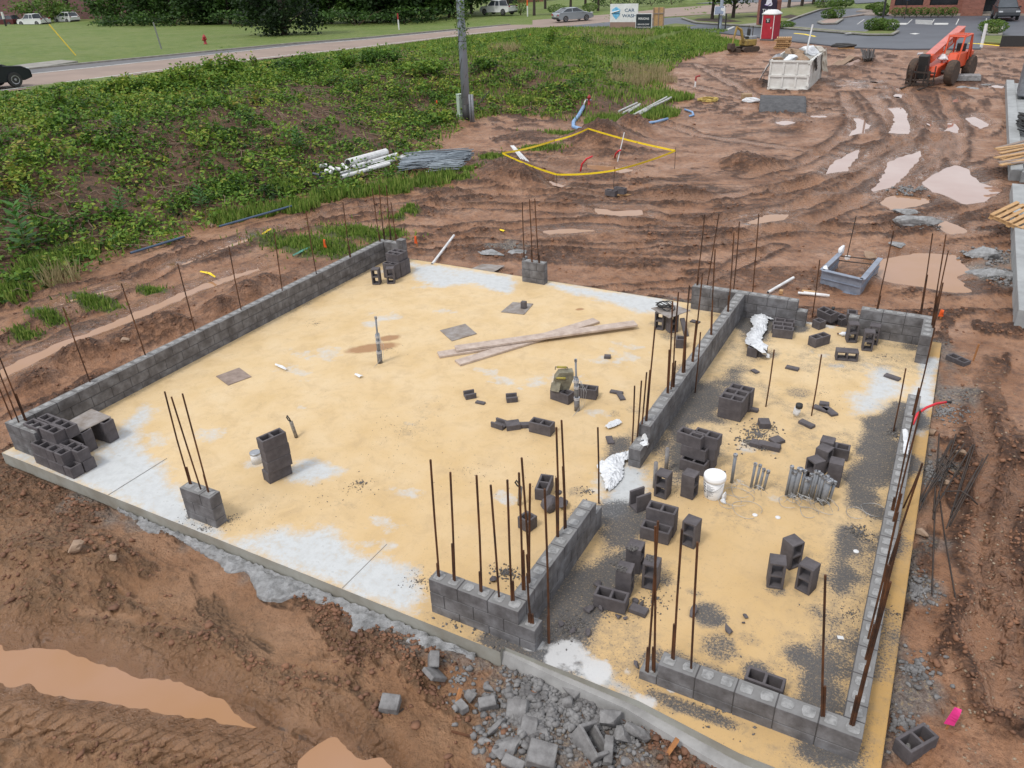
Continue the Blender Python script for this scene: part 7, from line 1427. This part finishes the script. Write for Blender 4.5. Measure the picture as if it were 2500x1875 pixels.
post('lamp_post','black lamp post rising from the shrub island','lamp post',2151,68,[('base',0,.25,.28,KERB),('pole',.2,9,.09,BLACK)],.22); post('sign_pole','thin blue topped sign pole before the brick building','sign pole',2208,46,[('pole',0,2.2,.04,DKST),('sign_plate',1.75,2.3,.16,mat('sign_blue2',(.05,.2,.45),None,9,.5,bs=0))],.1)
post('bollard_post','white post with yellow tape at the right kerb','post',2395,117,[('post',0,1.6,.11,WHITEP)],0); cloth('yellow tape strung beside the white post at the right',[(2366,106),(2398,108),(2440,112)],[.18,.18,.18],zl=[.5,.55,.5],am=.03,m_=MATS['caution_yellow'],name='caution_strip'); cloth('yellow tape strip near the asphalt behind the toilet',[(1940,82),(1965,84),(1992,90)],[.2,.25,.2],zl=[.6,.65,.55],am=.04,m_=MATS['caution_yellow'],name='caution_strip')
A=W(2440,114,0);B=W(2560,114,0); mm=M(); mm.box(tuple((A+B)/2+np.array([0,0,.35])),(float(np.linalg.norm(B-A)),.06,.75),rot(0,0,math.atan2(B[1]-A[1],B[0]-A[0]))); tag(mm.obj('silt_fence',BLACK),'black silt fence beside the grass at the right','fence')
# ================= PLANTS =================
GC=[(.012,.03,.008),(.035,.085,.014),(.085,.18,.024),(.16,.26,.032),(.27,.31,.045),(.28,.21,.06)]
BUSH=leafmat('bank_leaf',GC)
def cover():
    n=9000; x=RS.uniform(-30,-5,n); y=RS.uniform(-4,62,n); ok=inpoly(x,y,BANK); x,y=x[ok],y[ok]; dF=segd(x,y,FOOT)
    den=ss(.2,.9,dF)*(.5+.8*ss(.34,.56,fbm(x*.28,y*.28,4,200)))*(1-ss(24,40,y)*.8)*(1-.55*np.exp(-((x+11)/4.)**2-((y-20)/7.)**2))
    k=RS.rand(len(x))<den; x,y=x[k],y[k]; k=x<-27.2; drop=k&(RS.rand(len(x))<.8); x,y=x[~drop],y[~drop]
    C_=[];S=[];Vr=[]
    for cx,cy in zip(x,y):
        r=RS.uniform(.25,.75); hh=RS.uniform(.12,.6)*(1.3 if -23<cx<-12 else 1)*(.45 if cx<-24.5 else 1); m_=int(24+38*r); a=RS.rand(m_)*6.28; q=r*np.sqrt(RS.rand(m_)); base=np.clip(RS.normal(.38+.22*(vn(np.array([cx*.4]),np.array([cy*.4]),210)[0]-.3),.15),.05,.95)
        z=hh*(1-(q/r)**2)*RS.uniform(.45,1,m_); C_.append(np.c_[cx+q*np.cos(a),cy+q*np.sin(a),z]); S.append(RS.uniform(.10,.21,m_)*(1.15 if RS.rand()<.2 else .9)); Vr.append(np.clip(base+RS.normal(0,.12,m_)+z*.25,0,1))  # leaf colour lightens with height: painted highlights over dark gaps
    C_=np.concatenate(C_); S=np.concatenate(S);Vr=np.concatenate(Vr); C_[:,2]+=terrain(C_[:,0],C_[:,1])[0]+.03
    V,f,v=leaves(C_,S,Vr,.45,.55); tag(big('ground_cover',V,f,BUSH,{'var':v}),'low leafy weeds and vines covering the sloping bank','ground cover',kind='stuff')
cover()
GM=leafmat('grass_blade',[(.06,.11,.02),(.12,.21,.03),(.19,.29,.05),(.29,.33,.09)],.7); DRY=leafmat('dry_blade',[(.22,.19,.09),(.34,.28,.15),(.42,.35,.2)],.8)
def grasses():
    X=[];Y=[];H=[]
    n=150000; x=RS.uniform(-31,6,n); y=RS.uniform(-4,78,n); ok=inpoly(x,y,BANK); x,y=x[ok],y[ok]; dF=segd(x,y,FOOT)
    den=ss(.05,.4,dF)*np.maximum(.12,ss(22,38,y))*(.35+.8*ss(.4,.55,fbm(x*.4,y*.4,3,230)))+.35*(1-ss(.4,1.2,dF))*(dF>.05); k=RS.rand(len(x))<den
    x,y=x[k],y[k]; X.append(x);Y.append(y);H.append(RS.uniform(.12,.34,len(x))*(1-.5*(x<-28)))
    for px,py,ra,rb in GPATCH:
        c=W(px,py,-.1); m_=int(1700*ra*rb)+60; a=RS.rand(m_)*6.28;q=np.abs(RS.normal(0,.5,m_)); X.append(c[0]+ra*q*np.cos(a));Y.append(c[1]+rb*q*np.sin(a));H.append(RS.uniform(.04,.17,m_))
    for px,py,ra,m_ in [(100,660,.7,900),(130,640,.5,600),(200,620,.5,400),(20,720,.6,500),(300,600,.4,300),(560,535,.6,500),(640,520,.6,500),(730,508,.7,700),(800,482,.6,500),(880,470,.7,500),(960,462,.8,600),(1060,440,.8,600),(700,460,.6,500),(1280,250,1,500),(1500,300,1.4,1500),(1600,280,1.2,1200),(1640,240,1.2,1200)]:
        c=G(px,py,5); a=RS.rand(m_)*6.28;q=ra*np.sqrt(RS.rand(m_)); X.append(c[0]+q*np.cos(a));Y.append(c[1]+q*np.sin(a));H.append(RS.uniform(.12,.38,m_))
    x=np.concatenate(X);y=np.concatenate(Y);h=np.concatenate(H); s=sdp(x,y,SLAB)>.05; x,y,h=x[s],y[s],h[s]; z=terrain(x,y)[0]; tag(grass('grass_blades',x,y,z,h,.035+.0012*np.hypot(x-12,y+6),GM,.5),'green grass on the bank and along the mud','grass',kind='stuff')
    X=[];Y=[];H=[]
    for px,py,ra,m_ in [(1560,180,1.8,900),(1530,205,1.2,500),(1600,200,1.3,400),(1235,128,1.2,400),(1400,95,2,300),(1530,88,2.5,500),(1450,82,2,200),(1480,110,1.5,200),(150,690,.5,120)]:
        c=G(px,py,5); a=RS.rand(m_)*6.28;q=ra*np.sqrt(RS.rand(m_)); X.append(c[0]+q*np.cos(a));Y.append(c[1]+q*np.sin(a));H.append(RS.uniform(.3,.75,m_))
    x=np.concatenate(X);y=np.concatenate(Y);h=np.concatenate(H); z=terrain(x,y)[0]; tag(grass('dry_grass',x,y,z,h,.05,DRY,.6),'tall dry straw coloured grass on the right part of the bank','dry grass',kind='stuff')
grasses()
def vines():
    V=[];Fc=[];n=0; x=RS.uniform(-26,-5,2600);y=RS.uniform(-3,44,2600); ok=inpoly(x,y,BANK); x,y=x[ok],y[ok]; dF=segd(x,y,FOOT); k=(RS.rand(len(x))<(.3+.7*ss(.5,.38,fbm(x*.28,y*.28,4,200))))&(dF>.3); x,y=x[k],y[k]
    L=RS.uniform(.3,1.3,len(x)); a=RS.normal(.9,.7,len(x)); m_=6; pts=[]
    for j in range(m_): u=j/(m_-1)-.5; pts.append((x+np.cos(a)*L*u+.12*np.sin(u*5+x),y+np.sin(a)*L*u+.1*np.cos(u*6+y)))
    for (px,py) in pts: pass
    Z=[terrain(px,py)[0]+.05+.14*(1-(2*j/(m_-1)-1)**2)*RS.rand(len(x)) for j,(px,py) in enumerate(pts)]
    r=.008+.0009*np.hypot(x-12,y+6)*.4
    P=np.stack([np.stack([p[0],p[1],z],-1) for p,z in zip(pts,Z)],1); nn=np.stack([-np.sin(a),np.cos(a),0*a],-1)[:,None,:]*r[:,None,None]; up=np.array([0,0,1.])*r[:,None,None]
    ring=np.stack([P+nn,P-nn,P+up*1.2],2).reshape(len(x),m_*3,3); f=[]
    for j in range(m_-1):
        for q in range(3): f.append((3*j+q,3*j+(q+1)%3,3*j+3+(q+1)%3,3*j+3+q))
    F_=(np.array(f)[None]+(np.arange(len(x))*m_*3)[:,None,None]).reshape(-1,4); tag(big('dead_vines',ring.reshape(-1,3),F_,mat('dead_stem',(.24,.17,.12),(.13,.085,.06),1.,.9,bs=0)),'bare brown stems and dead vines lying over the bank','dead vines',kind='stuff')
vines()
def shrub(name,label,base,hh,rr,n,m_,sz,cat='shrub',stems=4,grp=None,low=.0,flat=.3,asp=.5,v0=.45,vs=.18,ball=False):
    t=thing(name,label,cat,tuple(base),0,grp); m=M()
    for k in range(stems): a=k*2.4; m.tube([(0,0,-.1),(rr*.3*math.cos(a),rr*.3*math.sin(a),hh*.5),(rr*.6*math.cos(a),rr*.6*math.sin(a),hh*.85)],[.03*hh,.02*hh,.008*hh],5)
    m.obj('stem',mat('stem_brown',(.10,.07,.045),None,9,.9,bs=0),t)
    k=14; cc=RS.normal(size=(k,3)); cc/=np.linalg.norm(cc,axis=1)[:,None]; cc*=RS.uniform(.35,.85,(k,1)); i=RS.randint(0,k,n); p=cc[i]+RS.normal(0,.22,(n,3)); sh=RS.normal(0,.08,k)[i]
    if ball: p=RS.normal(size=(n,3)); p/=np.linalg.norm(p,axis=1)[:,None]; p*=RS.uniform(.8,1.02,(n,1))*(1+.12*np.sin(p[:,:1]*5)*np.cos(p[:,1:2]*6))
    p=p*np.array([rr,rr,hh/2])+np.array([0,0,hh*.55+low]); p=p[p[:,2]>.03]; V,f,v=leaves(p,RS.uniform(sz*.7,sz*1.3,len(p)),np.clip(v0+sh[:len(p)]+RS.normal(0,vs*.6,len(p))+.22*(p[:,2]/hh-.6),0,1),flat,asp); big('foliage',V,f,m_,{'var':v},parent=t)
    return t
for l,px,py,hh,rr,n in [('yellow green shrub on the crest where the bushes first hide the road',310,205,1.3,1.2,1100),('shrub right of the first one on the bank crest',370,200,1.2,1.1,900),('dense bush on the crest below the turn of the road',450,190,1.7,1.5,1500),('tall bush at the middle of the bank crest',545,165,2.0,1.3,1500),('low olive bush on the crest between two taller ones',500,185,1.1,1.3,900),('bush sprawling right of the tall crest bush',620,178,1.3,1.6,1200),('dark green bush on the upper bank',740,150,1.5,1.8,1500),('leafy bush with one long upright shoot',845,135,1.7,1.0,1000),('bush in the dark row left of the pole',930,145,1.5,1.6,1300),('bush nearest the pole on its left',1030,160,1.3,1.8,1300),('spindly yellow weed standing before the road',150,235,1.5,.35,160),('pair of thin yellow shoots in front of the road',625,150,1.6,.35,120),('small dark bush behind the pole on the crest',1190,150,1.0,1.0,500),('thin shrub in the grass behind the dry patch',1345,95,1.9,.7,420),('green bush at the left foot of the pole',1085,278,.8,.6,500)]:
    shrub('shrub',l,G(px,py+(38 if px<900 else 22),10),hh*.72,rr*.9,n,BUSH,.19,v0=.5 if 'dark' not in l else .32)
def poke(label,px,py,s):   # broad leaved weed
    b=G(px,py,8); t=thing('broad_leaf_weed',label,'weed',tuple(b)); m=M(); m.tube([(0,0,0),(.02,0,.9*s)],[.03,.012],6); m.obj('stem',mat('stem_green',(.12,.16,.04),None,9,.8,bs=0),t); V=[];Fc=[];vv=[]
    for k in range(34):
        a=k*2.399; z=.15+.85*(k/34)*s; L=(.42-.2*(k/34))*s; el=.25+.5*(k/34); d=np.array([math.cos(a)*math.cos(el),math.sin(a)*math.cos(el),math.sin(el)]); n_=np.array([-math.sin(a),math.cos(a),0])*L*.22; p=np.array([0,0,z]); q=p+d*L*.55; r_=p+d*L*1.0+np.array([0,0,-.12*L]); i=len(V); V+= [p,q-n_,r_,q+n_]; Fc.append((i,i+1,i+2,i+3)); vv+= [.3+.3*(k/34)]*4
    big('broad_leaves',np.array(V),np.array(Fc),LEAFB,{'var':np.array(vv)},parent=t)
LEAFB=leafmat('broad_leaf',[(.03,.09,.02),(.06,.17,.03),(.12,.25,.05)],.45)
for l,px,py,s in [('broad leaved weed at the lower left of the bank',70,620,1.5),('smaller broad leaved weed behind the largest one',80,520,.8),('broad leaved weed right of the big one',300,525,.8),('broad leaved weed beside the blue pipe',495,515,.8),('broad leaved weed in the middle of the bank',300,335,.8),('broad leaved weed above the pipe pile',730,370,.9)]: poke(l,px,py,s)
TC=leafmat('tree_leaf',[(.010,.022,.008),(.022,.05,.012),(.045,.10,.018),(.085,.16,.03),(.14,.2,.04)]); BARK=mat('bark',(.07,.055,.045),(.04,.03,.026),3,.95,bs=.5,bd=.03,bsc=10)
def tree(label,loc,hh,cr,trunk,n=1500,v0=.4,sz=.5,low=.1,name='tree',tr=.18,grp=None):
    t=thing(name,label,'tree',tuple(loc),0,grp); m=M(); m.tube([(0,0,-.2),(.05,0,trunk),(.0,.1,trunk+(hh-trunk)*.5),(0,0,hh*.9)],[tr*1.2,tr,tr*.6,.04],8)
    for k in range(6): a=k*1.9; z=trunk+(hh-trunk)*.1*k*.6; m.tube([(0,0,z),(cr*.4*math.cos(a),cr*.4*math.sin(a),z+.8),(cr*.75*math.cos(a),cr*.75*math.sin(a),z+1.6)],[tr*.45,tr*.25,.03],5)
    m.obj('trunk',BARK,t); k=26; cc=RS.normal(size=(k,3)); cc/=np.linalg.norm(cc,axis=1)[:,None]; cc*=RS.uniform(.5,.95,(k,1)); i=RS.randint(0,k,n); sh=RS.normal(0,.12,k)[i]; p=cc[i]+RS.normal(0,.17,(n,3)); H0=trunk*low; p=p*np.array([cr,cr,(hh-H0)/2])+np.array([0,0,(hh+H0)/2]); ok=p[:,2]>.05; p=p[ok]; V,f,v=leaves(p,RS.uniform(sz*.6,sz*1.3,len(p)),np.clip(v0+sh[ok]+RS.normal(0,.1,len(p)),0,1),.35,.6); big('crown',V,f,TC,{'var':v},parent=t); return t
Tm=[tree('tree in the row beyond the road',(0,0,0),8.5,3.6,1.4,2600,.38,.55,.0,grp=None),tree('tree in the row beyond the road',(0,0,0),7.5,3.2,1.2,2400,.55,.5,.0),tree('tree in the row beyond the road',(0,0,0),9.5,4.2,1.8,3000,.25,.6,.1)]
pos=[(-20,50,2),(30,50,2),(75,48,0),(290,58,1),(335,62,0),(372,60,2),(410,64,1),(450,63,0),(490,64,2),(530,62,1),(570,62,0),(610,62,0),(770,62,2),(800,60,1),(838,60,1),(880,58,0),(915,58,2),(950,54,1),(985,52,0),(1020,52,2),(1055,48,1),(1090,46,0),(1115,44,2)]
names_=['at the far left edge','left of the parked white pickup','behind the white pickup','at the right end of the plum brick wall','second right of the plum brick wall','third right of the plum brick wall','fourth right of the plum brick wall','above the fire hydrant, left one','above the fire hydrant, right one','left of the dark conifer, third away','left of the dark conifer, second away','just left of the dark conifer','behind the dark conifer','just right of the dark conifer','second right of the dark conifer','third right of the dark conifer','left of the red and white marker post, third away','left of the red and white marker post, second away','right behind the red and white marker post','right of the red and white marker post','second right of the marker post','just left of the grey pole, farther one','nearest the grey pole']
used=[0,0,0]
for (px,py,k),nm_ in zip(pos,names_):
    b=W(px,py,.0); lb='%s tree %s'%(['leafy','yellowish green','dark'][k],nm_); loc=(b[0]+RS.uniform(-1,1),b[1]+RS.uniform(0,3),0)
    if not used[k]: Tm[k].location=loc; Tm[k]['label']=lb; Tm[k]['group']='trees in the row beyond the road'; used[k]=1
    else: dup(Tm[k],loc,RS.uniform(0,6),lb,RS.uniform(.8,1.15))
for i in range(16):
    px=300+i*52; b=W(px,44,0); d=dup(Tm[i%3],(b[0],b[1]+8,0),RS.uniform(0,6),'tree in the second row, %s'%['leftmost','second from left','third from left','fourth from left','fifth from left','sixth from left','seventh from left','eighth from left','ninth from left','tenth from left','eleventh from left','twelfth from left','thirteenth from left','fourteenth from left','fifteenth from left','rightmost'][i],RS.uniform(.9,1.3)); d['group']='trees of the second row'
tree('dark low branched conifer standing on the lawn in front of the tree row',W(695,86,.6)-np.array([0,0,.1]),9,4.6,1.0,7000,.14,.42,.0,tr=.3,name='conifer')
shrub('hedge_shrub','yellow green shrub behind the parked white cars',W(118,60,0),4.2,5.0,1500,TC,.6,v0=.75); shrub('hedge_shrub','rough shrub at the right end of the plum wall',W(262,58,0),4,3.0,700,TC,.6,v0=.5)
for l,px,py,hh,rr in [('grey green thicket low in the tree row above the hydrant',420,68,2.2,6),('thicket at the left end of the tree row',300,70,2.0,5),('thicket below the trees right of the conifer',870,64,2.0,6),('thicket below the trees near the marker post',990,57,2.0,6),('thicket left of the dark conifer',580,68,2.0,6)]: shrub('thicket',l,W(px,py,.0),hh,rr,900,TC,.5,v0=.35)
for l,px,py,hh,cr,tk,n in [('roadside tree left of the solar post',1738,49,6.5,3.0,1.6,2600),('roadside tree right of the solar post',1789,46,6.5,2.9,1.5,2600),('small tree at the left of the far verge',1304,36,6,1.6,1.6,900),('thin tree behind the white pickup',1240,27,6,2.,1.6,900),('thin tree left of the silver sedan',1331,20,7,2,2,800),('thin tree above the silver sedan',1393,17,7,2,2,800),('thin tree right of the silver sedan',1429,15,7,2,2.4,800),('small round topped tree on the far verge',1460,25,4.0,1.3,.9,900),('street tree left of the far roadside row',1925,21,7,2.2,2.2,900),('street tree second in the far roadside row',1957,17,7,2.2,2.2,900),('street tree third in the far roadside row',1985,13,7,2.2,2.2,900),('street tree last in the far roadside row',2007,10,7,2.2,2.2,900)]:
    tree(l,W(px,py,.1),hh,cr,tk,n,.5,.32,.9,grp=None)
for l,px,py,hh,rr in [('bush behind the white pickup by the pole',1271,34,3,1.3),('round bush left of the silver sedan',1360,32,1.4,1.6),('low bush right of the silver sedan',1440,28,1.3,1.3),('left part of the clipped dark hedge',1495,17,1.9,2.8),('middle part of the clipped dark hedge',1540,14,1.9,2.8),('right part of the clipped dark hedge',1590,12,1.9,3.),('last part of the clipped dark hedge',1640,9,1.9,3.),
  ('left round shrub on the lamp island',2131,76,1.3,.9),('middle round shrub on the lamp island',2147,74,1.2,.8),('right round shrub on the lamp island',2171,76,1.2,.9),('left shrub on the small kerb island',2022,47,1.2,.9),('right shrub on the small kerb island',2040,46,1.5,1.0),('round shrub at the right kerb',2422,82,1.3,1.3),('dark shrub behind the round one at the right kerb',2420,66,.7,1.0),('dark shrub at the left corner of the brick building',2150,38,1.2,.9),('shrub by the path left of the building',2145,27,1.2,1.3),('low shrub beside the path',2124,24,.7,.6),('left low shrub by the far parking',2012,20,1.3,1.5),('middle low shrub by the far parking',2040,17,1.1,1.1),('right low shrub by the far parking',2065,16,1.2,1.1),('juniper at the foot of the restaurant sign',1912,67,.7,1.3)]:
    shrub('round_shrub',l,W(px,py,.15),hh*.8,rr*.85,900,TC,.17,v0=.78 if 'hedge' not in l else .25,stems=3,ball=True,low=-hh*.04)
B0=None
for i in range(9):
    b=W(2185+i*17.5,39.5,.2); l='%s of the nine small round shrubs under the windows'%['leftmost','second from the left','third from the left','fourth from the left','middle one','fourth from the right','third from the right','second from the right','rightmost'][i]
    if B0 is None: B0=shrub('round_shrub',l,b,0.8,.5,420,TC,.13,v0=.78,stems=3,ball=True,grp='small shrubs under the windows')
    else: dup(B0,b,i*1.3,l)
